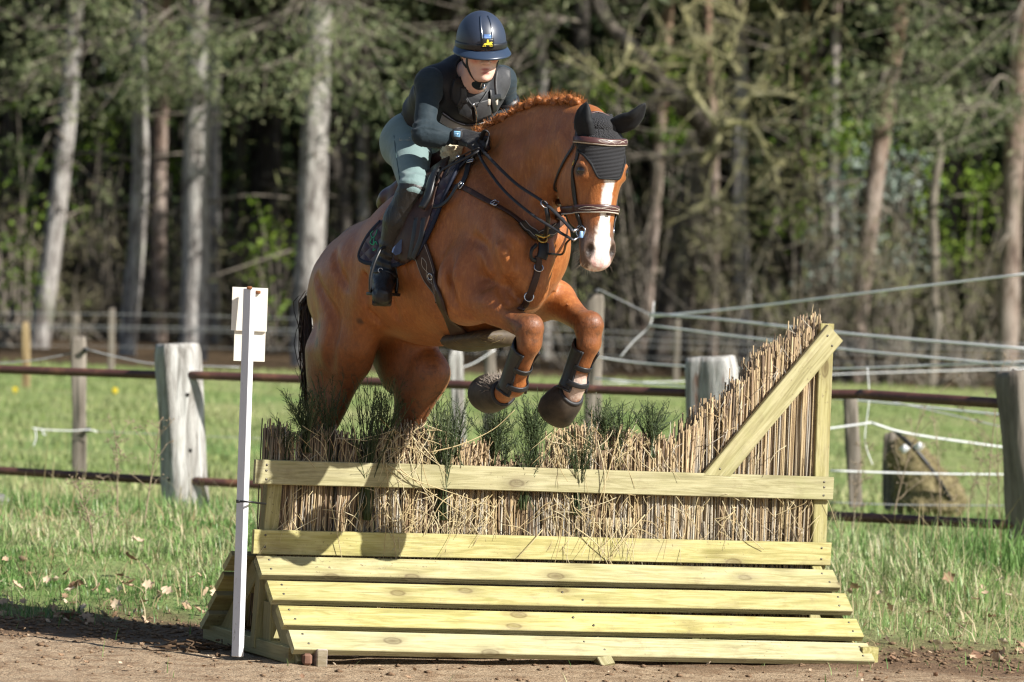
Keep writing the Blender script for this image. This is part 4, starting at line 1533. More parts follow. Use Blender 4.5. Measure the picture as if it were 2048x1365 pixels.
pine(1286, 700, 1338, 0, 66, 26, 'thin orange pine right of the horse\'s ears', [(1270, 50, .6, 4)], M_BARKO, 12, 8)
pine(1708, 720, 1803, 0, 60, 40, 'pine leaning strongly right above the wing of the jump', [(1850, 60, .9, 10), (1900, 150, .8, 9), (1760, 180, .5, 5), (1950, 60, .9, 8)], M_BARKO, 13, 9)
pine(2012, 730, 2052, 0, 58, 44, 'pale trunk cut by the right edge of the view', [(1960, 210, .7, 9), (2020, 110, .8, 9), (1890, 240, .5, 6), (2040, 240, .5, 5)], M_BARKO, 13, 10)
pine(1487, 730, 1482, 0, 67, 34, 'grey brown trunk behind the lichened oak', [], M_BARK, 12, 11)
pine(735, 700, 728, 0, 74, 24, 'narrow grey trunk left of the rider\'s boot', [(800, 60, .9, 7), (860, 150, .7, 5)], M_BARK, 12, 12)
pine(1598, 720, 1612, 0, 75, 22, 'narrow trunk between oak and leaning pine', [], M_BARKO, 12, 13)
pine(470, 720, 478, 0, 73, 26, 'shaded trunk between the stout and the thickest pine', [(470, 160, .6, 5)], M_BARK_SHADE, 12, 14)
pine(180, 720, 190, 0, 76, 26, 'shaded trunk just right of the leaning pinkish pine', [], M_BARK_SHADE, 12, 15)
pine(880, 700, 884, 0, 75, 26, 'shaded trunk hidden behind the rider', [(960, 60, .9, 7)], M_BARK_SHADE, 12, 16)

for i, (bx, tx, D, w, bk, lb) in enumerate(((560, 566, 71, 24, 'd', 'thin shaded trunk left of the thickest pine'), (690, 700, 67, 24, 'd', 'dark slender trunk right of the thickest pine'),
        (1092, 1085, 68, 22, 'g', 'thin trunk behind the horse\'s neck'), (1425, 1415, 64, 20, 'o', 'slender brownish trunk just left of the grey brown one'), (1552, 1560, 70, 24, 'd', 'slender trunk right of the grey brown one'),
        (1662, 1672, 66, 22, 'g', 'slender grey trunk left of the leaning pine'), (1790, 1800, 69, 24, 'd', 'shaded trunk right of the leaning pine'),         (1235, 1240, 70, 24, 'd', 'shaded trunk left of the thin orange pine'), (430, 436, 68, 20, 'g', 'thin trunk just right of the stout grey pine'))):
    pine(bx, 715, tx, 0, D, w, lb, [], {'g': M_BARK, 'o': M_BARKO, 'd': M_BARK_SHADE}[bk], 12, 40 + i, dead=5)

M_BARKOAK = bark_mat('dark_oak_bark', (.045, .036, .030), (.085, .070, .058), (.15, .13, .11), 0)
# the twisted oak with lichen-covered limbs
oak = empty('oak_tree', P(1345, 720, 62), 'twisted bare oak with yellow lichen on its limbs', 'tree')
qo = spline([P(1335, 735, 62), P(1350, 620, 62), P(1372, 470, 62), P(1398, 340, 62), P(1415, 260, 61.5), P(1330, 170, 61), P(1262, 90, 61), P(1200, 20, 61), P(1150, -120, 61)], 7)
V, F = tube_geo(qo, np.interp(np.linspace(0, 1, len(qo)), [0, .1, .45, 1], [.38, .31, .20, .07]), 14)
mesh_obj('trunk', V + (vnoise(V * np.array((4, 4, 1.5)), 1, 3) * .035)[:, None], F, M_BARKOAK, oak)
limbs = [[(1400, 330), (1440, 265), (1432, 160), (1425, 60), (1440, -60)], [(1440, 265), (1500, 190), (1545, 110), (1560, 20)], [(1432, 250), (1380, 170), (1390, 90), (1360, 10)], [(1445, 250), (1500, 250), (1540, 320), (1565, 400)],
         [(1500, 190), (1570, 190), (1640, 210), (1700, 190)], [(1425, 140), (1370, 110), (1300, 95)], [(1410, 300), (1350, 310), (1300, 330)], [(1545, 110), (1610, 80), (1680, 30)], [(1480, 150), (1450, 90), (1500, 30)], [(1380, 420), (1430, 400), (1460, 440), (1450, 520)],
         [(1540, 320), (1600, 340), (1640, 420)], [(1330, 170), (1280, 220), (1230, 250)], [(1262, 90), (1230, 150), (1180, 160)]]
ro = np.random.default_rng(5)
for i, l in enumerate(limbs):
    b = spline([P(x, y, 60.0 - .25 * (i % 5)) for x, y in l], 6)
    mb = MB().tube(b, np.linspace(.060 if i < 4 else .036, .010, len(b)), 8)
    for k in range(3, len(b), 2):
        for _ in range(3):
            d = unit(np.array((ro.normal(0, 1), ro.normal(0, .6), ro.normal(.1, .8)))) * ro.uniform(.3, 1.0)
            mb.tube(spline([b[k], b[k] + d * .5 + ro.normal(size=3) * .06, b[k] + d], 4), np.linspace(.016, .004, 9), 4, cap=False)
            for _2 in range(2):
                d2 = unit(d + ro.normal(size=3) * .8) * ro.uniform(.2, .5); mb.tube([b[k] + d * .6, b[k] + d * .6 + d2], (.007, .003), 3, cap=False)
    mb.build('limb', M_LICHEN if i not in (6, 11) else M_BRANCH, oak)

# the slim pale deciduous stem on the right
sl = empty('slim_tree', P(1868, 720, 59), 'slim crooked pale stem between the leaning pine and the right edge', 'tree')
b = spline([P(1864, 735, 59), P(1868, 560, 59), P(1866, 400, 59), P(1880, 290, 59), P(1858, 230, 59), P(1842, 170, 59), P(1850, 60, 59), P(1840, -80, 59)], 6)
mesh_obj('trunk', *tube_geo(b, np.linspace(.085, .035, len(b)), 10), M_BRANCH, sl)
mb = MB()
for l in ([(1866, 380), (1830, 340), (1805, 320)], [(1880, 290), (1910, 250), (1935, 170)], [(1862, 420), (1900, 395), (1960, 390)], [(1858, 230), (1820, 200), (1790, 150)]):
    mb.tube(spline([P(x, y, 58.7) for x, y in l], 5), np.linspace(.035, .010, 11), 6)
mb.build('branches', M_BRANCH, sl)['kind'] = 'stuff'

# ------------------------------------------------------------------ undergrowth: shrubs one can tell apart
def shrub(name, px, py, D, sx, sz, n, mat, label, group, seed, size=.09, asp=.30, stems=14, tone=.5, per=30, cat='shrub'):
    r = np.random.default_rng(seed)
    g = P(px, 700, D); base = np.array((g[0], D, float(ground_h(g[0], D))))
    c0 = P(px, py, D)
    root = empty(name, base, label, cat, group)
    mb = MB(); VT = []
    for i in range(n):
        c = c0 + r.normal(size=3) * np.array((sx, .7, sz))
        c[2] = max(c[2], .15)
        VT.append(leaves(c, per, .16, size, asp, r, np.clip(r.normal(tone, .25), 0, 1)))
        if i < stems:
            mb.tube(spline([base + np.array((r.normal(0, sx * .4), r.normal(0, .3), 0)), (base + c) / 2 + r.normal(size=3) * .15, c], 5), np.linspace(.022, .006, 11), 5)
    mb.build('stems', M_BRANCH, root)['kind'] = 'stuff'
    leaf_obj('foliage', VT, mat, root)


SG = 'spring green shrubs in the wood'
for i, (px, py, D, sx, sz, n, lb) in enumerate(((215, 300, 69, .45, .9, 26, 'lime green shrub between the left pines'), (345, 330, 72, .35, .8, 18, 'lime green shrub behind the dark left trunk'), (540, 540, 63, .4, .3, 10, 'low yellow green shrub left of the croup'),
                                              (1285, 205, 64, .6, .5, 26, 'lime leaved bush behind the horse\'s ears'), (1050, 60, 78, .9, .6, 20, 'lime leaves high above the horse\'s neck'), (1690, 270, 62.5, .8, .5, 26, 'yellowish leaves left of the leaning pine'),
                                              (1930, 430, 65, .6, .5, 22, 'yellow green shrub right of the slim stem'), (1650, 450, 64, .5, .4, 8, 'sparse green shrub under the lichened limbs'), (30, 400, 62, .3, .6, 10, 'bright green twigs at the left edge'), (20, 560, 60, .5, .4, 9, 'low green shrub at the left edge'))):
    shrub('green_shrub', px, py, D, sx, sz, n, M_SPRING, lb, SG, 300 + i, .085, .34)
for i, (px, py, D, sx, sz, n, lb) in enumerate(((1700, 370, 63, .40, .40, 22, 'silvery holly bush left of the leaning pine'), (1785, 370, 63.5, .40, .4, 18, 'silvery holly bush right of the leaning pine'), (1690, 520, 62, .35, .35, 10, 'low silvery holly under the wires'), (1800, 520, 62, .45, .35, 12, 'low silvery holly below the crooked stem'))):
    shrub('holly_bush', px, py, D, sx, sz, n, M_HOLLY, lb, 'silvery holly bushes', 330 + i, .075, .36)
for i in range(26):
    px = -40 + i * 84 + RNG.uniform(-25, 25); py = RNG.uniform(480, 660)
    shrub('bare_bush', px, py, (RNG.uniform(57.5, 64) if px > 1150 and not 1270 < px < 1470 else RNG.uniform(65, 70)), .75, .6, 18, M_BROWNT, 'brown twiggy bush in the shade under the trees', 'brown twiggy bushes', 350 + i, .20, .05, 12, .4, 34)

# ------------------------------------------------------------------ the deep wood as one mass: trunks and foliage behind
r = np.random.default_rng(77)
dw = MB()
for i in range(150):
    D = r.uniform(72, 118); x = r.uniform(-16, 16) * D / 72
    rad = r.uniform(.08, .24); ln_ = r.normal(0, .25)
    dw.tube([(x, D, -.1), (x + ln_, D, 5), (x + ln_ * 2, D, 13)], (rad * 1.1, rad, rad * .5), 7, cap=False)
o = dw.build('deep_wood_trunks', M_BARK_SHADE); o['kind'] = 'stuff'
VT = []
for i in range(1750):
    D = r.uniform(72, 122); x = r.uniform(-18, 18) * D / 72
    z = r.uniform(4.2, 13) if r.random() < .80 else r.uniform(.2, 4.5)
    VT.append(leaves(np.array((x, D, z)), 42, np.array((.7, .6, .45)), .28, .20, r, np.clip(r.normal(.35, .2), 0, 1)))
o = leaf_obj('deep_wood_foliage', VT, M_DEEP_SHADE, None); o['kind'] = 'stuff'
VT = []
for i in range(520):
    D = r.uniform(62, 100); x = r.triangular(-11, 9, 11) * D / 61
    VT.append(leaves(np.array((x, D, abs(r.normal(1.2, 1.2)) + .1)), 30, np.array((.5, .4, .4)), .22, .045, r, np.clip(r.normal(.4, .25), 0, 1), .6))
o = leaf_obj('undergrowth_twigs', VT, M_BROWNT, None); o['kind'] = 'stuff'
# roof of crowns over it, added above the view to darken the wood
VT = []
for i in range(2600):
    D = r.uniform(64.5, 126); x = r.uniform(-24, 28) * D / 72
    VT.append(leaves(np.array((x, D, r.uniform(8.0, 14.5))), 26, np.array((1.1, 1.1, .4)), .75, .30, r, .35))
o = leaf_obj('shade_canopy', VT, M_DEEP_SHADE, None); o['kind'] = 'stuff'
# far side of the wood
VT = []
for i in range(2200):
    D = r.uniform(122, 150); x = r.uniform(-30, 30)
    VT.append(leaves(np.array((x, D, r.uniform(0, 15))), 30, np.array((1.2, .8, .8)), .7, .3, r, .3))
o = leaf_obj('far_treeline', VT, M_DEEP_SHADE, None); o['kind'] = 'stuff'


# ================================================================== the horse
HPHI = R(36)
HF = np.array((math.sin(HPHI), -math.cos(HPHI), 0))        # where it is heading
HR = np.array((-math.cos(HPHI), -math.sin(HPHI), 0))       # its right side
HC0 = P(1078, 490, 14.55)


def Q(px, py, s):
    """the point seen at photo pixel px,py that lies s metres to the right of the horse's middle plane"""
    d = np.array(ray(px, py)); o = np.array((0, 0, CAM_H))
    D = (s + HC0.dot(HR) - o.dot(HR)) / d.dot(HR)
    return o + d * D


# head frame: x to the horse's left, y out of its face, z up along it
HY = R(26)
HEAD_AX = np.array(((math.cos(HY), math.sin(HY), 0), (math.sin(HY), -math.cos(HY), 0), (0, 0, 1.)))
_tilt = R(-3)
_c, _s = math.cos(_tilt), math.sin(_tilt)
HEAD_AX = np.array((HEAD_AX[0], _c * HEAD_AX[1] + _s * HEAD_AX[2], -_s * HEAD_AX[1] + _c * HEAD_AX[2]))
HEAD_O = P(1207, 224, 14.2)


def HD(x, y, z):
    return HEAD_O + np.array((x, y, z)) @ HEAD_AX


def head_local(p):
    return (np.asarray(p) - HEAD_O) @ HEAD_AX.T


def build_horse_field():
    f = Field((-1.25, 13.25, 0.42), (0.75, 16.55, 2.45), 0.0095)
    # trunk: top and bottom of the middle plane section by section, half width
    S = [((663, 592), (668, 665), .09), ((694, 516), (704, 675), .175), ((728, 474), (742, 670), .235),
         ((775, 435), (795, 680), .265), ((850, 372), (885, 690), .285), ((915, 330), (975, 682), .275),
         ((985, 330), (1043, 640), .205), ((1046, 390), (1080, 600), .150)]
    C = []
    for (t, b, w) in S:
        pt, pb = Q(*t, 0), Q(*b, 0)
        C.append(((pt + pb) / 2, np.linalg.norm(pt - pb) / 2 * .97, w))
    for (c0, h0, w0), (c1, h1, w1) in zip(C, C[1:]):
        f.seg(c0, c1, h0, h1, HR, w0, w1, k=.05)
    # croup and hips
    f.seg(Q(752, 492, .0), Q(695, 540, .0), .09, .09, HR, .15, .13, k=.06)
    for s in (1, -1):
        f.ell(Q(735, 525, .16 * s), (.09, .09, .085), k=.08)
    # withers
    f.seg(Q(985, 318, 0), Q(868, 372, 0), .075, .08, HR, .05, .06, k=.09)
    # neck
    N = [((1004, 424), .208, .132), ((1054, 338), .162, .098), ((1104, 300), .130, .080), ((1150, 288), .104, .073), ((1180, 290), .088, .070)]
    N = [(Q(*p, 0), a, b) for p, a, b in N]
    for (c0, h0, w0), (c1, h1, w1) in zip(N, N[1:]):
        f.seg(c0, c1, h0, h1, HR, w0, w1, k=.05)
    cr = spline([Q(*p, 0) for p in ((945, 300), (1003, 276), (1060, 246), (1115, 236), (1160, 241), (1190, 246))], 4)
    for a, b in zip(cr, cr[1:]):
        f.seg(a, b, .04, .04, HR, .036, .036, k=.05)
    # throat, jugular groove and neck muscle relief
    f.seg(Q(1068, 425, .03), Q(1104, 362, .03), .058, .05, k=.05)
    f.seg(Q(1062, 452, .125), Q(1120, 372, .085), .010, .008, k=.04, sub=True)
    for s in (1, -1):
        # shoulder blade, point of shoulder, triceps, breast
        f.seg(Q(930, 385, .13 * s), Q(1012, 505, .185 * s), .10, .105, HR, .065, .07, k=.06)
        f.ell(Q(1022, 520, .165 if s > 0 else -.145), (.07, .07, .085), k=.06)
        f.ell(Q(938, 560, .205 * s), (.12, .10, .14), k=.07)
        f.ell(Q(1060, 560, .088 * s), (.08, .08, .115), k=.04)
        f.ell(Q(1079, 510, .065 * s), (.065, .065, .08), k=.04)
    f.seg(Q(1086, 500, 0) + HF * .085, Q(1080, 625, 0) + HF * .06, .006, .008, k=.05, sub=True)
    f.seg(Q(972, 430, .235), Q(988, 535, .25), .008, .012, k=.05, sub=True)
    f.seg(Q(900, 470, .285), Q(905, 600, .285), .010, .012, k=.05, sub=True)
    # ribs faint under the flank skin
    for i in range(6):
        x = 735 + i * 24
        f.seg(Q(x, 545 - i * 10, .268 + i * .004), Q(x + 22, 635, .27 + i * .004), .004, .004, k=.02, sub=True)
    # ---------------- fore legs
    legs = {
        'r': dict(s=1, elbow=(934, 602, .195), mid=(992, 609, .19), low=(1035, 645, .175), knee=(1056, 657, .17), kb=(1058, 690, .168), fet=(1029, 772, .14), pas=(1006, 786, .125), hoof=(978, 787, .10)),
        'l': dict(s=-1, elbow=(1072, 598, -.165), mid=(1118, 602, -.175), low=(1158, 637, -.17), knee=(1176, 652, -.17), kb=(1177, 690, -.17), fet=(1150, 770, -.165), pas=(1142, 790, -.165), hoof=(1118, 815, -.165)),
    }
    J = {}
    for kx, L in legs.items():
        q = {n: Q(*v) for n, v in L.items() if n != 's'}
        s = L['s']
        f.ell(q['elbow'], (.092, .086, .084), k=.05)
        f.seg(q['elbow'], q['mid'], .090, .070, HR, .082, .064, k=.035)
        f.seg(q['mid'], q['low'], .069, .043, HR, .062, .042, k=.02)
        up = np.array((0, 0, 1.))
        f.ell(q['mid'] + up * .032 - HF * .04, (.075, .046, .046), np.array((HF, HR, up)), k=.025)
        f.seg(q['mid'] - up * .045 + HR * s * .02, q['low'] - up * .02, .03, .02, k=.025)
        f.seg(q['low'], q['knee'], .043, .049, HR, .042, .051, k=.015)
        f.seg(q['knee'], q['kb'], .051, .043, HR, .054, .042, k=.018)
        f.ell(q['knee'] + HF * .018 + up * .004, (.05, .046, .052), np.array((HF, HR, up)), k=.02)
        f.ell(q['kb'] + HF * .012 + up * .012, (.036, .044, .03), np.array((HF, HR, up)), k=.02)
        f.seg(q['kb'], q['fet'], .040, .033, HR, .036, .032, k=.02)
        back = unit(q['hoof'] - q['pas'])
        cdir = unit(q['fet'] - q['kb'])
        f.seg(q['kb'] - HF * .03, q['fet'] - HF * .03, .018, .018, k=.018)
        f.ell(q['fet'], (.042, .042, .043), k=.02)
        f.seg(q['fet'], q['pas'], .036, .034, k=.02)
        f.seg(q['pas'], q['hoof'], .042, .062, k=.015)
        J[kx] = q
    # ---------------- hind legs
    f.seg(Q(702, 562, .15), Q(692, 690, .175), .156, .130, HR, .115, .10, k=.06)
    f.seg(Q(669, 632, .115), Q(664, 745, .145), .075, .080, HR, .085, .08, k=.06)
    f.seg(Q(660, 705, .165), Q(655, 790, .165), .118, .088, HR, .09, .07, k=.05)
    f.ell(Q(696, 700, .17), (.080, .080, .10), k=.09)
    f.seg(Q(652, 790, .165), Q(640, 862, .16), .080, .052, HR, .066, .046, k=.03)
    f.seg(Q(640, 862, .16), Q(622, 880, .16), .05, .035, k=.03)
    f.seg(Q(640, 868, .16), Q(662, 985, .16), .046, .036, k=.02)
    f.ell(Q(662, 990, .16), (.045, .045, .045), k=.02)
    f.seg(Q(662, 990, .16), Q(648, 1025, .16), .036, .036, k=.02)
    f.seg(Q(648, 1025, .16), Q(636, 1058, .16), .048, .062, k=.02)
    f.seg(Q(790, 600, -.08), Q(822, 715, -.055), .160, .130, HR, .10, .085, k=.05)
    f.seg(Q(755, 640, -.07), Q(800, 750, -.05), .10, .09, HR, .08, .075, k=.06)
    f.seg(Q(822, 715, -.055), Q(832, 775, -.05), .125, .096, HR, .085, .07, k=.05)
    f.ell(Q(860, 745, -.06), (.07, .07, .085), k=.05)
    f.seg(Q(830, 775, -.05), Q(806, 868, -.05), .086, .048, HR, .075, .046, k=.03)
    f.seg(Q(806, 868, -.05), Q(785, 880, -.05), .048, .035, k=.03)
    f.seg(Q(806, 872, -.05), Q(815, 985, -.05), .044, .035, k=.02)
    f.ell(Q(815, 990, -.05), (.045, .045, .045), k=.02)
    f.seg(Q(815, 990, -.05), Q(802, 1022, -.05), .036, .036, k=.02)
    f.seg(Q(802, 1022, -.05), Q(790, 1055, -.05), .048, .062, k=.02)
    f.seg(Q(708, 735, .165), Q(664, 845, .16), .050, .030, k=.06)
    f.seg(Q(866, 750, -.06), Q(826, 850, -.05), .055, .032, k=.06)
    # veins, tendons and skin creases
    def vein(pts, r_=.0035, off=.002, sub=False, k_=.008):
        q, _ = f.snap(spline([Q(*p) for p in pts], 5), -off if not sub else off)
        for a, b in zip(q, q[1:]): f.seg(a, b, r_, r_, k=k_, sub=sub, m=.02)
    vein([(950, 600, .27), (985, 622, .25), (1020, 640, .22), (1040, 650, .2)], .004)
    vein([(985, 585, .25), (1005, 610, .25), (1030, 628, .2)], .0032)
    vein([(1100, 575, -.1), (1125, 590, -.1), (1150, 610, -.1)], .0035)
    vein([(1020, 480, .22), (1010, 520, .25), (1030, 560, .2)], .0035)
    vein([(1085, 420, .1), (1060, 470, .15), (1055, 500, .2)], .004)
    vein([(905, 560, .28), (912, 600, .28), (935, 655, .27)], .007, 0, True, .02)
    vein([(955, 570, .27), (985, 560, .25), (1012, 578, .22)], .006, 0, True, .02)
    vein([(1040, 590, .15), (1020, 615, .2), (1000, 575, .22)], .005, 0, True, .02)
    vein([(960, 640, .25), (1000, 650, .22), (1035, 668, .2)], .006, 0, True, .015)
    vein([(930, 470, .28), (960, 500, .27), (985, 545, .25)], .006, 0, True, .03)
    vein([(1000, 470, .22), (1030, 500, .2), (1045, 540, .2)], .007, 0, True, .025)
    vein([(735, 560, .27), (728, 610, .26), (738, 660, .24)], .009, 0, True, .04)
    vein([(665, 560, .2), (672, 640, .26), (664, 730, .25)], .007, 0, True, .04)
    vein([(700, 520, .2), (705, 600, .27), (698, 690, .27)], .006, 0, True, .04)
    vein([(770, 560, .28), (772, 610, .28), (780, 655, .25)], .004, 0, True, .03)
    vein([(1058, 632, .17), (1062, 650, .17)], .004, 0, True, .012)
    # flank fold and dock
    f.seg(Q(738, 600, .20), Q(722, 690, .19), .06, .035, k=.09)
    f.seg(Q(662, 565, 0), Q(650, 610, 0), .04, .03, k=.05)
    # ---------------- head
    A = HEAD_AX
    e = lambda c, r, k=.025, sub=False, ax=A: f.ell(HD(*c), r, ax, k, sub)
    g = lambda a, b, ra, rb, la, lb, k=.02, sub=False: f.seg(HD(*a), HD(*b), ra, rb, A[0], la, lb, k, sub)
    e((0, -.045, -.085), (.072, .080, .075))
    g((0, -.02, -.12), (0, .005, -.23), .075, .078, .085, .088)
    g((0, -.005, -.21), (0, .012, -.47), .070, .048, .082, .058)
    g((0, .035, -.19), (0, .036, -.49), .030, .026, .056, .036)
    g((0, -.05, -.28), (0, -.012, -.49), .075, .042, .052, .044)
    for s in (1, -1):
        e((.052 * s, -.120, -.255), (.036, .105, .115), k=.04)
        e((.032 * s, -.095, -.34), (.032, .08, .10), k=.04)
        e((.074 * s, .014, -.215), (.030, .036, .034), k=.025)
        e((.080 * s, .022, -.196), (.022, .028, .009), k=.014)
        e((.080 * s, .022, -.243), (.020, .026, .007), k=.016)
        g((.074 * s, .0, -.25), (.060 * s, -.005, -.38), .012, .008, .012, .008, k=.025)
        e((.042 * s, .035, -.508), (.030, .034, .040), k=.025)
        e((.050 * s, .006, -.130), (.025, .03, .03), k=.04)
    g((0, .0, -.47), (0, .010, -.540), .050, .052, .056, .060)
    e((0, .024, -.552), (.052, .038, .030), k=.02)
    e((0, -.03, -.560), (.040, .036, .026), k=.02)
    for s in (1, -1):
        e((.048 * s, .060, -.512), (.015, .022, .026), k=.010, sub=True)
        e((.102 * s, .034, -.220), (.014, .020, .0115), k=.006, sub=True)
        g((.056 * s, -.012, -.528), (.044 * s, .022, -.560), .004, .003, .004, .003, k=.01, sub=True)
        g((.090 * s, -.035, -.19), (.077 * s, -.03, -.14), .012, .012, .010, .010, k=.03, sub=True)
        # ears, inside the bonnet
        a = HD(.052 * s, -.06, -.03)
        b = HD(.060, -.06, -.035) if s > 0 else HD(-.054, -.06, -.03)
        f.seg(a, b, .022, .014, k=.015)
    return f, J


HFIELD, HJ = build_horse_field()
hv, hf_ = HFIELD.surface(3)
HN = HFIELD.grad(hv, .012)
hl = head_local(hv)


def smst(a, b, x):
    t = np.clip((x - a) / (b - a), 0, 1)
    return t * t * (3 - 2 * t)


_nz = vnoise(hv, 60, 3) * .004 + vnoise(hv, 160, 5) * .003
xx, yy, zz = hl[:, 0], hl[:, 1], hl[:, 2]
inhead = (zz > -.7) & (zz < .1) & (np.abs(xx) < .2) & (yy > -.3) & (yy < .2)
bw = np.interp(-zz, [.18, .26, .38, .44, .49, .55, .62], [.021, .021, .020, .027, .034, .042, .04])
bc = np.interp(-zz, [.2, .4, .5, .6], [.004, .002, .000, .004])
blaze = inhead * smst(.004, -.004, np.abs(xx - bc) - bw + _nz) * smst(-.01, .02, yy) * (zz > -.7)
muzz = inhead * (yy > -.12) * smst(-.37, -.48, zz + _nz * 2)
pink = inhead * smst(-.495, -.53, zz + _nz * 3) * blaze
eyed = np.zeros(len(hv))
for s in (1, -1):
    de = np.linalg.norm((hl - np.array((.096 * s, .028, -.219))) / np.array((.034, .046, .030)), axis=1)
    eyed = np.maximum(eyed, inhead * smst(1.0, .45, de))
    dn = np.linalg.norm((hl - np.array((.049 * s, .058, -.512))) / np.array((.021, .026, .030)), axis=1)
    eyed = np.maximum(eyed, inhead * smst(1.2, .6, dn))
# white pastern on the near foreleg, dark lower limbs, with thigh shade on the hind pair
dpa = np.linalg.norm(hv - HJ['l']['fet'], axis=1)
white = np.maximum(blaze, smst(.075, .05, dpa + _nz * 3) * .5)
leg = np.zeros(len(hv))
for kx in 'rl':
    for a, b in (('knee', 'kb'), ('kb', 'fet')):
        leg = np.maximum(leg, smst(.13, .07, np.linalg.norm(hv - HJ[kx][a], axis=1)) * (.75 if a == 'knee' else .5))
hock_shade = smst(1.38, .98, hv[:, 2]) * (hv[:, 1] > 14.9) * smst(.0, 1, (hv - HC0) @ -HF * 2)  # dark hind limbs, carried up the thighs as painted shade
leg = np.maximum(leg, hock_shade * .95)
dark_spot = np.zeros(len(hv))
for px, py, s, r in ((652, 655, .24, .02), (650, 688, .24, .024), (705, 477, .12, .02), (712, 650, .27, .016)):
    c, _ = HFIELD.snap([Q(px, py, s)])
    dark_spot = np.maximum(dark_spot, smst(r * 1.3, r * .5, np.linalg.norm(hv - c[0], axis=1) + _nz))
lower = smst(.10, -.25, (hv - HC0) @ HF)           # dust on the quarters


def coat_material():
    m, nt, b = new_mat('chestnut_coat')
    k = NB(nt)
    v = k.coord('Object', (1, 1, 1))
    n1 = k.noise(v, 5, 5, .6)
    n2 = k.noise(v, 140, 3, .6)
    vs = k.coord('Object', (1, 1, .25))
    hair = k.noise(vs, 300, 3, .65, .4)
    base = k.ramp(n1, [(.25, (.285, .090, .021)), (.5, (.375, .128, .031)), (.75, (.46, .175, .048))])
    base = k.mix(k.math('MULTIPLY', hair, .55), base, (.20, .058, .013))
    streak = k.noise(k.coord('Object', (1, 1, .30)), 75, 4, .7, .3)
    base = k.mix(k.ramp(streak, [(.42, .42), (.56, 0)]), base, (.19, .055, .013))
    base = k.mix(k.ramp(streak, [(.56, 0), (.72, .40)]), base, (.52, .235, .075))
    patchy = k.noise(v, 17, 6, .7, .6)
    base = k.mix(k.ramp(patchy, [(.48, 0), (.75, .5)]), base, (.20, .062, .016))
    base = k.mix(k.ramp(patchy, [(.25, .45), (.42, 0)]), base, (.44, .19, .065))
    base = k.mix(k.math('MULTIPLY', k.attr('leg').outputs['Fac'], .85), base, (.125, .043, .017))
    dirt = k.ramp(k.noise(v, 45, 6, .75), [(.50, 0), (.64, 1)])
    dm = k.math('MULTIPLY', dirt, k.attr('leg').outputs['Fac'])
    base = k.mix(k.math('MULTIPLY', dm, .8), base, (.035, .022, .014))
    base = k.mix(k.math('MULTIPLY', k.attr('muzzle').outputs['Fac'], .85), base, (.085, .068, .058))
    base = k.mix(k.math('MULTIPLY', k.attr('spot').outputs['Fac'], .8), base, (.035, .018, .01))
    wn = k.ramp(n2, [(.3, (.80, .77, .72)), (.7, (.72, .67, .60))])
    base = k.mix(k.attr('white').outputs['Fac'], base, wn)
    pk = k.ramp(k.noise(k.coord('Object', (1, 1, .12)), 60, 2, .5), [(.42, (.70, .40, .36)), (.58, (.75, .62, .57))])
    base = k.mix(k.math('MULTIPLY', k.attr('pink').outputs['Fac'], .85), base, pk)
    base = k.mix(k.math('MULTIPLY', k.attr('eyedark').outputs['Fac'], .9), base, (.018, .012, .010))
    k.link(base, b.inputs['Base Color'])
    k.link(k.ramp(n1, [(.3, .38), (.7, .52)]), b.inputs['Roughness'])
    b.inputs['Specular IOR Level'].default_value = .42
    b.inputs['Coat Weight'].default_value = .16
    b.inputs['Coat Roughness'].default_value = .36
    b.inputs['Sheen Weight'].default_value = .12
    b.inputs['Sheen Roughness'].default_value = .4
    b.inputs['Sheen Tint'].default_value = (1, .62, .35, 1)
    h = k.math('ADD', k.math('ADD', k.math('MULTIPLY', hair, .6), k.math('MULTIPLY', streak, .7)), k.math('MULTIPLY', k.noise(v, 30, 5, .68), 1.3))
    k.bump(h, .55, .006, b)
    return m


M_COAT = coat_material()
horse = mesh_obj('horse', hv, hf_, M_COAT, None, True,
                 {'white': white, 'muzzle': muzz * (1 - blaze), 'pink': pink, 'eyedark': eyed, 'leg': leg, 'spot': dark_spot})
tag(horse, 'chestnut horse with a white blaze jumping over the brush fence', 'horse')
M_EYE = simple('dark_eye', (.012, .007, .005), rough=.06, spec=.8, bump=0)
for s in (1, -1):
    c = HD(.0815 * s, .0250, -.221)
    bm = bmesh.new()
    bmesh.ops.create_uvsphere(bm, u_segments=20, v_segments=12, radius=.0220)
    V = np.array([tuple(v.co) for v in bm.verts]) + c
    mesh_obj('eye', V, [[v.index for v in f.verts] for f in bm.faces], M_EYE, horse)
    bm.free()


# ------------------------------------------------------------------ what the horse wears
def S(px, py, far=4.2):
    """where the sight line through a photo pixel meets the horse"""
    d = np.array(ray(px, py))
    p, hit = HFIELD.shoot(np.array((0, 0, CAM_H)) + d * 13.4, d, far)
    return p[0]


def mirror(p):
    """the same place on the horse's other flank"""
    p = np.asarray(p, float)
    return p - 2 * ((p - HC0) @ HR)[..., None] * HR




def strap(name, pts, w, t, mat, parent, n=7, off=.001, snap=True, twist=None, sm=2):
    p = spline(pts, n)
    if snap:
        p, nr = HFIELD.snap(p, off)
        for _ in range(sm):
            p[1:-1] = p[1:-1] * .5 + (p[:-2] + p[2:]) * .25
            nr[1:-1] = nr[1:-1] * .5 + (nr[:-2] + nr[2:]) * .25
        if sm < 4: p, nr2 = HFIELD.snap(p, off, 3)
    else:
        nr = np.tile(unit(twist if twist is not None else (-.1, -1, .25)), (len(p), 1))
    V, F = ribbon_geo(p, nr, w, t)
    return mesh_obj(name, V, F, mat, parent), p, nr


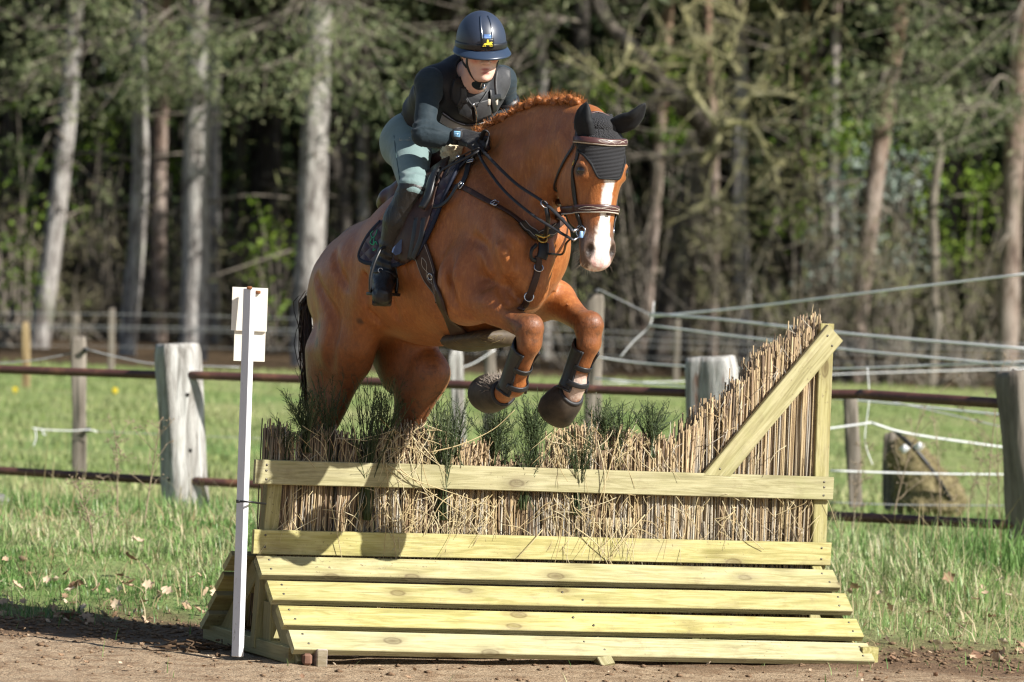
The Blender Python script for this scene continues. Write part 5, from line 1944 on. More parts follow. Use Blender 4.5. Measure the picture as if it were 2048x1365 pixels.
def buckle(c, nrm, along, w, h, t, mat, parent, name='buckle'):
    nrm = unit(nrm); y = unit(np.asarray(along) - nrm * nrm.dot(along)); x = np.cross(y, nrm)
    q = [c + nrm * .004 + x * a * w / 2 + y * b * h / 2 for a, b in ((-1, -.7), (-.7, -1), (.7, -1), (1, -.7), (1, .7), (.7, 1), (-.7, 1), (-1, .7), (-1, -.7), (-.7, -1))]
    m = MB().tube(q, t, 6, cap=False)
    m.tube([c + nrm * .006 - x * w * .5, c + nrm * .007 + x * w * .5], t * .7, 5)
    return m.build(name, mat, parent)


def ring(c, axis, r, t, mat, parent, name='ring', sx=1.0):
    V, F = ring_geo(c, axis, r, t, 20, 6, sx)
    return mesh_obj(name, V, F, mat, parent)


# ---- ear bonnet
bonnet = empty('ear_bonnet', HD(0, 0, 0), 'black crocheted ear bonnet with pointed brow flap on the horse\'s head', 'ear bonnet')


def crochet(name, ribs):
    m, nt, b = new_mat(name)
    k = NB(nt)
    v = k.coord('Object', (1, 1, 1))
    if ribs:
        w = k.n('ShaderNodeTexWave', wave_type='BANDS', bands_direction='Z')
        w.inputs['Scale'].default_value = 62; w.inputs['Distortion'].default_value = .6
        w.inputs['Detail'].default_value = 2; w.inputs['Detail Scale'].default_value = 6
        k.link(v, w.inputs[0]); f = w.outputs['Fac']
    else:
        w = k.n('ShaderNodeTexVoronoi', feature='F1')
        w.inputs['Scale'].default_value = 170
        k.link(v, w.inputs['Vector']); f = k.math('SUBTRACT', 1.0, k.math('MULTIPLY', w.outputs['Distance'], 1.2))
    k.link(k.ramp(f, [(.2, (.004, .004, .005)), (.75, (.016, .016, .020))]), b.inputs['Base Color'])
    b.inputs['Roughness'].default_value = .8
    b.inputs['Sheen Weight'].default_value = .04
    k.bump(f, .9, .004, b)
    return m


M_CROCH, M_CRIB = crochet('black_crochet_mesh', False), crochet('black_crochet_ribbed', True)
M_EARCLOTH = simple('black_stretch_cloth', (.007, .008, .009), (.011, .012, .014), 90, .7, .25, .2, .002, sheen=.03)


def around(az, z, cy=-.05):
    """ray from outside the head towards its axis at height z"""
    o = HD(.24 * math.sin(az), cy + .24 * math.cos(az), z)
    c = HD(0, cy, z)
    return o, c - o


def head_patch(name, azs, zf, off, thick, mat, parent, mz=12, cy=-.05):
    P3 = np.zeros((len(azs), mz, 3)); N3 = np.zeros_like(P3)
    for i, a in enumerate(azs):
        z0, z1 = zf(a)
        for j in range(mz):
            o, d = around(a, z0 + (z1 - z0) * j / (mz - 1), cy)
            p, h = HFIELD.shoot(o, d, .30, .004)
            P3[i, j] = p[0]
    for q in range(3):
        N3[..., q] = 0
    N3 = HFIELD.grad(P3.reshape(-1, 3), .014).reshape(P3.shape)
    for _ in range(2):
        P3[1:-1, 1:-1] = .4 * P3[1:-1, 1:-1] + .15 * (P3[:-2, 1:-1] + P3[2:, 1:-1] + P3[1:-1, :-2] + P3[1:-1, 2:])
    V, F = shell_geo(P3 + N3 * off, N3, thick)
    return mesh_obj(name, V, F, mat, parent), P3, N3


# poll part of the bonnet (open mesh) and its ribbed pointed flap
head_patch('crown', np.linspace(-1.75, 1.75, 36), lambda a: (-.012, -.112), .002, .004, M_CROCH, bonnet, 14)


def flap_low(a):
    t = abs(a)
    lo = np.interp(t, [0, .30, .36, .55, .80, 1.1, 1.3, 1.8], [-.243, -.243, -.236, -.195, -.165, -.146, -.143, -.145])
    return (-.108, lo)


head_patch('brow_flap', np.linspace(-1.6, 1.6, 61), flap_low, .002, .004, M_CRIB, bonnet, 16)
e0 = [around(a, flap_low(a)[1]) for a in np.linspace(-1.25, 1.25, 40)]
pe = np.array([HFIELD.shoot(o, d, .30, .004)[0][0] for o, d in e0])
pe, ne = HFIELD.snap(pe, .003)
V, F = ribbon_geo(pe, ne, .008, .006)
mesh_obj('edging', V, F, M_EARCLOTH, bonnet)
# cloth over the top of the poll
f2 = Field(HEAD_O - .26, HEAD_O + .26, .006)
f2.ell(HD(0, -.045, -.058), (.079, .090, .052), HEAD_AX, k=.01)
f2.ell(HD(.0, -.10, -.055), (.062, .05, .048), HEAD_AX, k=.02)
for s in (1, -1):
    f2.ell(HD(.054 * s, -.025, -.062), (.032, .036, .036), HEAD_AX, k=.02)
v2, q2 = f2.surface(2)
mesh_obj('poll_cover', v2, q2, M_CROCH, bonnet)


def ear_cover(base, tip, bend, w, front):
    """a cupped, pointed sleeve"""
    base, tip = np.asarray(base), np.asarray(tip)
    mid = (base + tip) / 2 + np.asarray(bend)
    c = spline([base, mid, tip], 8)
    n = len(c); t = np.linspace(0, 1, n)
    wd = w * np.interp(t, [0, .15, .4, .7, .9, 1], [.80, .95, 1.0, .78, .42, .10])
    V = []
    T = np.gradient(c, axis=0)
    for i in range(n):
        u = unit(T[i]); fr = unit(np.asarray(front) - u * u.dot(front)); sd = np.cross(u, fr)
        for k in range(16):
            a = 2 * math.pi * k / 16
            dep = .62 + .10 * math.sin(a)
            q = sd * math.cos(a) * wd[i] + fr * math.sin(a) * wd[i] * dep
            if math.sin(a) > .2: q = q - fr * wd[i] * .55 * (math.sin(a) - .2) * (1 - abs(math.cos(a)))
            V.append(c[i] + q)
    F = [(i * 16 + k, i * 16 + (k + 1) % 16, (i + 1) * 16 + (k + 1) % 16, (i + 1) * 16 + k) for i in range(n - 1) for k in range(16)]
    F.append(tuple((n - 1) * 16 + k for k in range(16)))
    return mesh_obj('ear_cover', V, F, M_EARCLOTH, bonnet)


ear_cover(P(1172, 270, 14.165), P(1173, 205, 14.15), (-.010, .0, 0), .041, HEAD_AX[1] * .5 - HEAD_AX[0])
ear_cover(P(1228, 253, 14.20), P(1290, 207, 14.14), (.012, .0, -.014), .039, HEAD_AX[1] + HEAD_AX[0] * .2)

# ---- bridle
bridle = empty('bridle', HD(0, 0, -.1), 'brown leather bridle with padded browband and noseband on the horse\'s head', 'bridle')


def head_band(name, z0, w, t, mat, azr=1.9, zslope=0.0, off=.006, n=40, tw=1.0):
    q = []
    for a in np.linspace(-azr, azr, n):
        o, d = around(a, z0 + zslope * abs(a), -.04)
        q.append(HFIELD.shoot(o, d, .30, .004)[0][0])
    q = np.array(q)
    p, nr = HFIELD.snap(q, off)
    V, F = ribbon_geo(p, nr, w, t)
    return mesh_obj(name, V, F, mat, bridle), p, nr


bb, p, nr = head_band('browband', -.113, .024, .009, M_LEATHER_RED, 1.55, .004, .007)
V, F = ribbon_geo(p + np.array((0, 0, -.011)), nr, .006, .009); mesh_obj('padding', V, F, M_PIPING, bb)
# looped stitching on the browband
i0, i1 = 14, 32
tt = np.linspace(0, 1, 90)
bp = np.stack([np.interp(tt * (i1 - i0) + i0, np.arange(len(p)), p[:, d]) for d in range(3)], 1)
bn = np.stack([np.interp(tt * (i1 - i0) + i0, np.arange(len(p)), nr[:, d]) for d in range(3)], 1)
m = MB()
for ph in (0, math.pi):
    m.tube(bp + bn * .0095 + np.array((0, 0, 1.))[None] * (np.sin(tt * 9.4 + ph) * .006)[:, None], .0009, 4)
m.build('stitching', M_PIPING, bb)
nb, p, nr = head_band('noseband', -.352, .028, .010, M_LEATHER_RED, 2.5, -.008, .004)
V, F = ribbon_geo(p + np.array((0, 0, -.014)), nr, .005, .008); mesh_obj('padding', V, F, M_PIPING, nb)
tt = np.linspace(0, 1, 70); i0, i1 = 12, 30
bp = np.stack([np.interp(tt * (i1 - i0) + i0, np.arange(len(p)), p[:, d]) for d in range(3)], 1)
bn = np.stack([np.interp(tt * (i1 - i0) + i0, np.arange(len(p)), nr[:, d]) for d in range(3)], 1)
m = MB()
for ph in (0, math.pi):
    m.tube(bp + bn * .0105 + np.array((0, 0, 1.))[None] * (np.sin(tt * 9.4 + ph) * .006)[:, None], .0009, 4)
m.build('stitching', M_PIPING, nb)
kp = [HD(*q) for q in ((0.012, .075, -.366), (.012, .082, -.378))]
mesh_obj('keeper', *ribbon_geo(spline([HFIELD.snap([kp[0]], .008)[0][0], HFIELD.snap([kp[1]], .004)[0][0]], 3), [HEAD_AX[1]] * 4, .016, .004), M_LEATHER, nb)
# cheekpieces with brass buckles, throat lash
for sgn in (-1, 1):
    ck = [HD(sgn * x, y, z) for x, y, z in ((.085, -.045, -.02), (.100, -.035, -.10), (.104, -.03, -.17), (.100, -.03, -.25), (.085, -.02, -.33), (.070, .0, -.40), (.066, .008, -.432))]
    c_, p, nr = strap('cheekpiece', ck, .022, .006, M_BLACK, bridle, off=.004)
    i = len(p) // 3 + 2
    buckle(p[i] + nr[i] * .005, nr[i], (0, 0, 1), .018, .022, .0022, M_BRASS, c_)
    strap('cheek_billet', [q + HEAD_AX[1] * -.014 for q in ck[1:6]], .016, .005, M_LEATHER, bridle, off=.003)
    tl = [HD(sgn * x, y, z) for x, y, z in ((.09, -.06, -.07), (.095, -.10, -.16), (.088, -.17, -.25), (.06, -.23, -.30), (.02, -.25, -.30))]
    strap('throat_lash', tl, .013, .004, M_BLACK, bridle, off=.004)
strap('headpiece', [HD(x, -.055, z) for x, z in ((-.085, -.05), (-.06, -.025), (0, -.004), (.06, -.025), (.085, -.06))], .03, .005, M_LEATHER_RED, bridle, snap=False, twist=HEAD_AX[2])
BIT = {}
for sgn in (-1, 1):
    c = HFIELD.snap([HD(sgn * .066, .012, -.445)], .006)[0][0]
    BIT[sgn] = c
    r_ = ring(c, HEAD_AX[0] * 1.0 + HEAD_AX[1] * .45 * sgn, .021, .0034, M_STEEL, bridle, 'bit_ring')
    if sgn < 0:
        cl = MB()
        cl.box(c + np.array((.002, -.012, -.012)), HEAD_AX, (.007, .006, .013), ch=.003)
        cl.build('bit_clip', M_CLIP, r_)
# ---- reins: from the bit to the hand; built after the rider's hands are known



# ---- saddle pad, saddle, girth
def coons(top, bot, lef, rig, nu=28, nv=20):
    T = spline(top, 10); B = spline(bot, 10); L = spline(lef, 10); Rr = spline(rig, 10)
    def at(c, t):
        d = np.concatenate([[0], np.cumsum(np.linalg.norm(np.diff(c, axis=0), axis=1))]); d /= d[-1]
        return np.stack([np.interp(t, d, c[:, i]) for i in range(c.shape[1])], 1)
    u = np.linspace(0, 1, nu); v = np.linspace(0, 1, nv)
    t, b, l, r = at(T, u), at(B, u), at(L, v), at(Rr, v)
    U, W = u[:, None, None], v[None, :, None]
    return (1 - W) * t[:, None] + W * b[:, None] + (1 - U) * l[None] + U * r[None] \
        - ((1 - U) * (1 - W) * t[0] + U * (1 - W) * t[-1] + (1 - U) * W * b[0] + U * W * b[-1])


def flank_patch(px4, off, thick, name, mat, parent, both=True, nu=30, nv=22):
    g2 = coons(*px4, nu, nv)
    out = []
    dd = np.array([[np.array(ray(*g2[i, j])) for j in range(nv)] for i in range(nu)])
    P3 = HFIELD.shoot(np.array((0, 0, CAM_H)) + dd.reshape(-1, 3) * 13.4, dd.reshape(-1, 3), 4.2)[0].reshape(dd.shape)
    for side in ((0, 1) if both else (0,)):
        Q3 = P3 if side == 0 else HFIELD.snap(mirror(P3).reshape(-1, 3))[0].reshape(P3.shape)
        N3 = HFIELD.grad(Q3.reshape(-1, 3), .03).reshape(P3.shape)
        V, F = shell_geo(Q3 + N3 * off, N3, thick)
        o = mesh_obj(name, V, F, mat, parent)
        out.append((o, Q3 + N3 * (off + thick), N3))
    return out


pad = empty('saddle_pad', Q(850, 400, 0), 'dark quilted saddle pad with mint embroidery under the saddle', 'saddle pad')
PADPX = ([(768, 447), (850, 388), (932, 318)], [(729, 521), (745, 527), (800, 530), (842, 508)], [(768, 447), (744, 474), (727, 508), (729, 521)], [(932, 318), (897, 392), (866, 462), (842, 508)])


def quilt_mat():
    m, nt, b = new_mat('navy_quilting')
    k = NB(nt)
    tc = k.coord('Object', (1, 1, 1))
    w = []
    for rz in (45, -45):
        mp = k.n('ShaderNodeMapping'); mp.inputs['Rotation'].default_value = (0, R(rz), 0)
        k.link(tc, mp.inputs[0])
        wv = k.n('ShaderNodeTexWave', wave_type='BANDS', bands_direction='X', wave_profile='SIN')
        wv.inputs['Scale'].default_value = 9; k.link(mp.outputs[0], wv.inputs[0])
        w.append(k.math('POWER', wv.outputs['Fac'], .5))
    h = k.math('MULTIPLY', w[0], w[1])
    n = k.noise(tc, 160, 3, .6)
    k.link(k.ramp(n, [(.3, (.016, .009, .024)), (.7, (.034, .020, .046))]), b.inputs['Base Color'])
    b.inputs['Roughness'].default_value = .8
    b.inputs['Sheen Weight'].default_value = .25
    k.bump(h, .8, .012, b)
    return m


M_QUILT = quilt_mat()
pp = flank_patch(PADPX, .006, .014, 'quilted_panel', M_QUILT, pad)
for o, Q3, N3 in pp:
    edge = np.concatenate([Q3[0], Q3[1:, -1], Q3[-1, ::-1][1:]]) ; en = np.concatenate([N3[0], N3[1:, -1], N3[-1, ::-1][1:]])
    V, F = ribbon_geo(edge - en * .006, en, .016, .010)
    mesh_obj('binding', V, F, M_EDGE, o)
# handwriting in mint thread on the rear corner
o, Q3, N3 = pp[0]
scr = [[(755, 466), (750, 472), (754, 479), (760, 473), (763, 464)], [(752, 480), (749, 488), (754, 492), (758, 486)], [(757, 478), (755, 493), (760, 486), (763, 492)], [(756, 498), (755, 503), (760, 500)]]
em = MB()
for l in scr:
    q = np.array([S(*c) for c in spline(np.array(l, float), 5)])
    q, n_ = HFIELD.snap(q, .0215)
    em.tube(q, .0018, 5)
em.build('embroidery', M_MINT, pad)

saddle = empty('saddle', Q(850, 370, 0), 'brown jumping saddle under the rider with its girth buckled round the horse', 'saddle')
FLAP = ([(800, 400), (850, 362), (908, 318)], [(800, 520), (822, 526), (842, 505)], [(800, 400), (790, 450), (800, 520)], [(908, 318), (884, 380), (866, 440), (842, 505)])
fl = flank_patch(FLAP, .022, .006, 'flap', M_LEATHER, saddle, nu=24, nv=18)
fs = Field((-.9, 14.3, 1.7), (.2, 16.1, 2.35), .008)
for (a, b, ra, rb, la, lb) in (((912, 314), (868, 340), .045, .05, .07, .10), ((868, 340), (812, 398), .045, .05, .10, .12), ((812, 398), (800, 408), .05, .055, .12, .11)):
    fs.seg(Q(*a, 0), Q(*b, 0), ra, rb, HR, la, lb, k=.03)
fs.seg(Q(800, 402, .08), Q(800, 402, -.08), .035, .035, k=.04)
fs.seg(Q(797, 396, .02), Q(788, 428, .13), .032, .03, k=.03)
fs.ell(Q(915, 305, 0), (.05, .05, .04), k=.03)
sv, sf = fs.surface(2)
seat = mesh_obj('seat', sv, sf, M_LEATHER_RED, saddle)
# knee rolls, billets, stirrup leathers
for side in (0, 1):
    q = spline([S(886, 352), S(872, 392), S(855, 425)], 6)
    if side: q = mirror(q)
    q, n_ = HFIELD.snap(q, .034)
    V, F = ribbon_geo(q, n_, np.interp(np.linspace(0, 1, len(q)), [0, .3, 1], [.03, .045, .03]), .013)
    mesh_obj('knee_roll', V, F, M_BLACK, saddle)
    for dx in (0, 14):
        q = np.array([S(842 + dx, 440), S(836 + dx, 480), S(828 + dx * .6, 520)])
        if side: q = mirror(q)
        strap('billet', q, .024, .005, M_BLACK, saddle, off=.024)
# girth with stud guard
gp = [S(836, 478), S(852, 520), S(870, 565), S(886, 600)]
gu = [Q(912, 655, .15), Q(945, 690, .0), Q(965, 676, -.15)]
gl = list(mirror(np.array(gp[::-1])))
g_, gpp, gn = strap('girth', gp + gu + gl, .078, .010, M_LEATHER, saddle, n=9, off=.008, sm=14)
st = MB()
q = gpp[:26] + gn[:26] * .0105
T = np.gradient(q, axis=0); B = np.cross(T / np.linalg.norm(T, axis=1)[:, None], gn[:26])
for sg in (-.033, .033):
    st.tube(q + B * sg, .0009, 4)
for ph in (0, math.pi):
    st.tube(q[8:24] + B[8:24] * (np.sin(np.linspace(0, 9, 16) + ph) * .012)[:, None], .0009, 4)
st.build('stitching', M_PIPING, g_)
i = 16
ring(gpp[i] + gn[i] * .014 + B[i] * -.012, gn[i], .012, .0022, M_STEEL, g_)
# stud guard: a stiff leather plate hanging under the breastbone
sg = Field((-.75, 14.0, .95), (.35, 15.4, 1.45), .008)
up = np.array((0, 0, 1.))
cg = Q(960, 678, .02)
M_GUARD = simple('scuffed_brown_hide', (.040, .028, .017), (.085, .062, .036), 28, .6, .35, .5, .003, detail=6)
sg.seg(cg - HF * .08 + up * -.014, cg + HF * .15 + up * .012, .040, .034, HR, .13, .11, k=.01)
gv, gf = sg.surface(2)
guard = mesh_obj('stud_guard', gv, gf, M_GUARD, saddle)
scm = MB()
for _ in range(34):
    px = random.uniform(908, 1008); py = random.uniform(668, 698)
    d = np.array(ray(px, py)); o = np.array((0, 0, CAM_H)) + d * 13.6
    p_, h_ = sg.shoot([o], d, 2.2, .006)
    if not h_[0]: continue
    dr = np.array((random.uniform(-1, 1), 0, random.uniform(-.5, .5))) * .02
    q = sg.snap(np.linspace(p_[0] - dr, p_[0] + dr, 5), .0004)[0]
    scm.tube(q, .0008, 4)
scm.build('scratches', simple('pale_scuff', (.16, .12, .05), rough=.8, bump=0), guard)

# ---- breastplate
bp_ = empty('breastplate', Q(1075, 480, 0), 'brown leather breastplate with buckles and brass ring across the horse\'s chest', 'breastplate')
ys, p, nr = strap('shoulder_strap', [S(*c) for c in ((884, 386), (918, 374), (955, 392), (992, 413), (1028, 436), (1048, 452))], .022, .006, M_LEATHER, bp_, off=.003)
for c in ((926, 374), (990, 412)):
    q, n_ = HFIELD.snap([S(*c)], .010)
    buckle(q[0], n_[0], S(c[0] + 15, c[1] + 9) - S(*c), .026, .026, .0026, M_STEEL, ys)
strap('yoke_strap', [S(925, 374), S(908, 400), S(880, 418), S(862, 410)], .016, .005, M_BLACK, bp_, off=.020)
strap('yoke_strap', [S(925, 374), S(935, 350), S(948, 322), S(955, 306)], .022, .007, M_BLACK, bp_, off=.006)
q, n_ = HFIELD.snap([S(944, 332)], .014)
buckle(q[0], n_[0], S(950, 320) - S(940, 345), .026, .03, .0028, M_STEEL, bp_)
yo = [S(*c) for c in ((1042, 448), (1062, 466), (1078, 476), (1098, 468), (1112, 455))]
c_, p, nr = strap('yoke', yo, [.036] * 8 + [.046] * 13 + [.036] * 8, .008, M_GUARD, bp_, off=.004)
Bq = np.cross(np.gradient(p, axis=0), nr); Bq /= np.linalg.norm(Bq, axis=1)[:, None]
m = MB()
for sgx in (-.014, .014): m.tube(p + nr * .0088 + Bq * sgx, .0012, 4)
m.build('stitching', M_PIPING, c_)
strap('shoulder_strap', [S(1108, 458), S(1124, 440), S(1131, 425), mirror(S(1040, 400))], .022, .006, M_LEATHER, bp_, off=.003)
q, n_ = HFIELD.snap([S(1083, 482)], .014)
ring(q[0], n_[0], .017, .004, M_BRASS, bp_, 'brass_ring')
m = MB(); m.tube([q[0] + n_[0] * .006 + np.array((-.028, 0, .010)), q[0] + n_[0] * .010 + np.array((.002, 0, -.002)), q[0] + n_[0] * .004 + np.array((.026, 0, .014))], .0055, 7); m.build('snap_hook', M_BRASS, bp_)
strap('centre_plate', [S(1086, 488), S(1086, 505), S(1082, 518)], .040, .007, M_BLACK, bp_, off=.004)
lp, p, nr = strap('martingale_strap', [S(1076, 512), S(1076, 535), S(1070, 560), S(1060, 588), S(1048, 612), S(1040, 622)], .026, .007, M_LEATHER, bp_, off=.003)
for t in (.22, .62):
    i = int(t * len(p)); ring(p[i] + nr[i] * .006, nr[i] + np.array((0, 0, .5)), .017, .0026, M_STEEL, lp)
m = MB()
m.tube(spline([S(1068, 490) + HF * .015, S(1054, 500) + HF * .03, S(1053, 516) + HF * .03, S(1066, 522) + HF * .015], 6), .0055, 6, flat=1.6)
m.build('hanging_loop', M_BLACK, bp_)
m = MB()
m.tube(spline([S(1092, 508) + HF * .02, S(1115, 508) + HF * .03, P(1132, 488, 14.32), P(1141, 478, 14.28)], 6), .0045, 6)
m.build('fork_strap', M_BLACK, bp_)

# ---- leg protection
M_BOOT = simple('black_tendon_boot', (.010, .011, .012), (.018, .019, .021), 50, .42, .5, .3, .002)
M_BELL = simple('muddy_rubber', (.016, .014, .012), (.070, .054, .039), 17, .62, .3, .5, .004, detail=6)
M_HOOF = simple('hoof_horn', (.05, .035, .022), (.10, .075, .05), 40, .6, .3, .4, .002, stretch=(1, 1, 6))
for kx, side, wh in (('r', 1, 'over the bent right foreleg'), ('l', -1, 'over the white left foreleg')):
    q = HJ[kx]
    bt = empty('tendon_boot', q['kb'], ('black strapped tendon boot on the foreleg nearer the white pole' if side > 0 else 'black strapped tendon boot on the foreleg nearer the wooden brace'), 'tendon boot', 'tendon boots on the forelegs')
    a, b = q['kb'] + (q['fet'] - q['kb']) * .12, q['fet'] + (q['fet'] - q['kb']) * .10
    ax = unit(b - a); fr = unit(HF - ax * HF.dot(ax)); sd = np.cross(ax, fr)
    n, mm = 16, 22
    P3 = np.zeros((n, mm, 3)); N3 = np.zeros_like(P3)
    for i in range(n):
        t = i / (n - 1)
        c = a + (b - a) * t - fr * (.006 + .010 * math.sin(math.pi * min(1, t * 1.1)))
        rr = .047 - .010 * math.sin(math.pi * t * .85) + .006 * t
        for j in range(mm):
            an = R(48) + (2 * math.pi - R(96)) * j / (mm - 1)
            if i in (0, n - 1): pass
            d = fr * math.cos(an) + sd * math.sin(an)
            pt = c + d * rr * (1.0 + .12 * max(0, -math.cos(an)))
            pt = pt + ax * .022 * ((i == 0) * -1 + (i == n - 1) * 1) * max(0, -math.cos(an))
            P3[i, j] = pt; N3[i, j] = d
    V, F = shell_geo(P3, N3, .006)
    mesh_obj('shell', V, F, M_BOOT, bt)
    rim = np.concatenate([P3[:, 0], P3[-1, 1:-1], P3[::-1, -1]]); rn = np.concatenate([N3[:, 0], N3[-1, 1:-1], N3[::-1, -1]])
    mesh_obj('rim', *tube_geo(rim + rn * .004, .0055, 6), M_RUBBER, bt)
    for t in (.42, .80):
        c = a + (b - a) * t
        an = np.linspace(-R(80), R(80), 16)
        sp = np.array([c + (fr * math.cos(x) + sd * math.sin(x)) * (.050 if t < .6 else .050) for x in an])
        sp, sn = HFIELD.snap(sp, .004)
        e_ = MB()
        V, F = ribbon_geo(sp, sn, .020, .005)
        so = mesh_obj('closing_strap', V, F, M_BOOT, bt)
        pc = a + (b - a) * t + unit(-fr * .2 - sd) * .052
        stud = MB().tube([pc, pc + unit(-fr * .2 - sd) * .004], .0035, 8); stud.build('stud', M_STEEL, so)
    # bell boot: a flared rubber cup round pastern and hoof
    bl = empty('bell_boot', q['hoof'], ('muddy rubber bell boot with torn fleece rim on the hoof nearer the white pole' if side > 0 else 'smooth muddy rubber bell boot on the hoof nearer the wooden brace'), 'bell boot', 'bell boots on the front hooves')
    d = unit(q['hoof'] - q['pas'])
    a0 = q['pas'] - d * .006; a1 = q['hoof'] + d * .040
    x = unit(np.cross(d, (0, 0, 1.))); y = np.cross(d, x)
    prof = [(0, .046), (.02, .050), (.10, .057), (.32, .068), (.60, .074), (.85, .076), (.97, .072), (1.0, .064)]
    V = []; seg = 28
    for (t, r_) in prof:
        for k in range(seg):
            an = 2 * math.pi * k / seg
            V.append(a0 + (a1 - a0) * t + (x * math.cos(an) + y * math.sin(an)) * r_ * (1 + .03 * math.sin(3 * an + t * 5)))
    F = [(i * seg + k, i * seg + (k + 1) % seg, (i + 1) * seg + (k + 1) % seg, (i + 1) * seg + k) for i in range(len(prof) - 1) for k in range(seg)]
    mesh_obj('cup', V, F, M_BELL, bl)
    mesh_obj('collar', *ring_geo(a0 + d * .002, d, .045, .008, 26, 8), M_RUBBER, bl)
    V, F = [], []
    for (t, r_) in ((.93, .064), (1.02, .060), (1.03, .001)):
        for k in range(seg):
            an = 2 * math.pi * k / seg
            V.append(a0 + (a1 - a0) * t + (x * math.cos(an) + y * math.sin(an)) * r_)
    F = [(i * seg + k, i * seg + (k + 1) % seg, (i + 1) * seg + (k + 1) % seg, (i + 1) * seg + k) for i in range(2) for k in range(seg)]
    mesh_obj('hoof_sole', V, F, M_HOOF, bl)
    if side > 0:
        rm = random.Random(4); fz = MB()
        for _ in range(420):
            an = rm.gauss(-1.6, .75); t = rm.uniform(.05, .5)
            dirn = x * math.cos(an) + y * math.sin(an)
            if dirn[2] < .15: continue
            o = a0 + (a1 - a0) * t + dirn * .056
            e1 = o + dirn * rm.uniform(.012, .026) + np.array([rm.gauss(0, .007) for _ in range(3)])
            s_ = unit(np.cross(dirn, d)) * .0022
            fz.add([o - s_, o + s_, e1], [(0, 1, 2)])
        fz.build('fleece_rim', simple('grey_fleece', (.16, .13, .11), (.28, .24, .20), 60, .9, .1, 0), bl, False)['kind'] = 'stuff'


# ================================================================== the rider
rider_loc = Q(850, 260, 0)
RK = dict(
    pel=Q(832, 285, 0), wai=Q(866, 240, 0), che=Q(908, 198, 0), nek=Q(937, 147, 0),
    rsh=Q(860, 166, .18), rel=Q(846, 270, .25), rwr=Q(908, 274, .14), lsh=Q(1003, 161, -.17), lel=Q(1020, 232, -.25), lwr=Q(985, 274, -.09),
    rhip=Q(818, 288, .10), rkn=Q(827, 377, .260), ran=Q(772, 540, .285), rtoe=Q(766, 592, .31) + np.array((.0, -.10, 0)),
    lhip=Q(838, 290, -.10), lkn=Q(925, 345, -.27), lan=Q(880, 520, -.28), ltoe=Q(890, 570, -.30))
HDY, HDP = R(13), R(15)      # the rider's head: turned to the right of the camera, bowed
hx = np.array((math.cos(HDY), math.sin(HDY), 0)); hy0 = np.array((math.sin(HDY), -math.cos(HDY), 0)); hz0 = np.array((0, 0, 1.))
hy = hy0 * math.cos(HDP) - hz0 * math.sin(HDP); hz = hz0 * math.cos(HDP) + hy0 * math.sin(HDP)
_rl = R(-4)
hx, hz = hx * math.cos(_rl) - hz * math.sin(_rl), hz * math.cos(_rl) + hx * math.sin(_rl)
RH_AX = np.array((hx, hy, hz))
RH_O = P(963, 99, 14.78)
HSC = .90


def RHD(x, y, z): return RH_O + np.array((x, y, z)) * HSC @ RH_AX


def torso_parts(f, g=0.0, k=.04, nk=0.0):
    K = RK
    tl = unit(np.cross(unit(K['nek'] - K['pel']), HR))
    f.seg(K['pel'], K['wai'], .105 + g, .088 + g, HR, .155 + g, .125 + g, k=k)
    f.seg(K['wai'], K['che'], .088 + g, .108 + g, HR, .125 + g, .150 + g, k=k)
    f.seg(K['che'] - HF * .02, K['nek'] - HF * .035, .100 + g, .056 + g + nk, HR, .150 + g, .080 + g + nk, k=k)
    f.seg(K['rsh'] * .75 + K['che'] * .25, K['nek'], .065 + g, .05 + g, k=k)
    f.seg(K['lsh'] * .75 + K['che'] * .25, K['nek'], .065 + g, .05 + g, k=k)


def arm_parts(f, g=0.0, k=.03, sides='rl'):
    K = RK
    for s in sides:
        a, b, c = K[s + 'sh'], K[s + 'el'], K[s + 'wr']
        f.ell(a, np.array((.055, .055, .055)) + g, k=k)
        f.seg(a, b, .048 + g, .038 + g, k=k)
        f.seg(b, b * .6 + c * .4, .037 + g, .039 + g, k=k)
        f.seg(b * .6 + c * .4, c, .039 + g, .027 + g, k=k)


def leg_parts(f, g=0.0, k=.04, which='tb', sides='rl'):
    K = RK
    for s in sides:
        h, kn, an = K[s + 'hip'], K[s + 'kn'], K[s + 'an']
        if 't' in which:
            f.seg(h, kn, .094 + g, .053 + g, k=k)
            f.ell(kn, np.array((.036, .036, .040)) + g, k=k)
            f.ell(h - HF * .03, np.array((.095, .095, .10)) + g, k=k)
        if 'b' in which:
            cf = kn * .62 + an * .38
            f.seg(kn, cf, .054 + g, .056 + g, k=k)
            f.seg(cf - HF * .012, an, .056 + g, .038 + g, k=k)
        if 'f' in which:
            toe = K[s + 'toe']
            f.ell(an, np.array((.040, .040, .045)) + g, k=k)
            f.seg(an, toe, .042 + g, .034 + g, k=k)
            f.seg(an - HF * .03 - np.array((0, 0, .025)), toe, .034 + g, .03 + g, k=k)


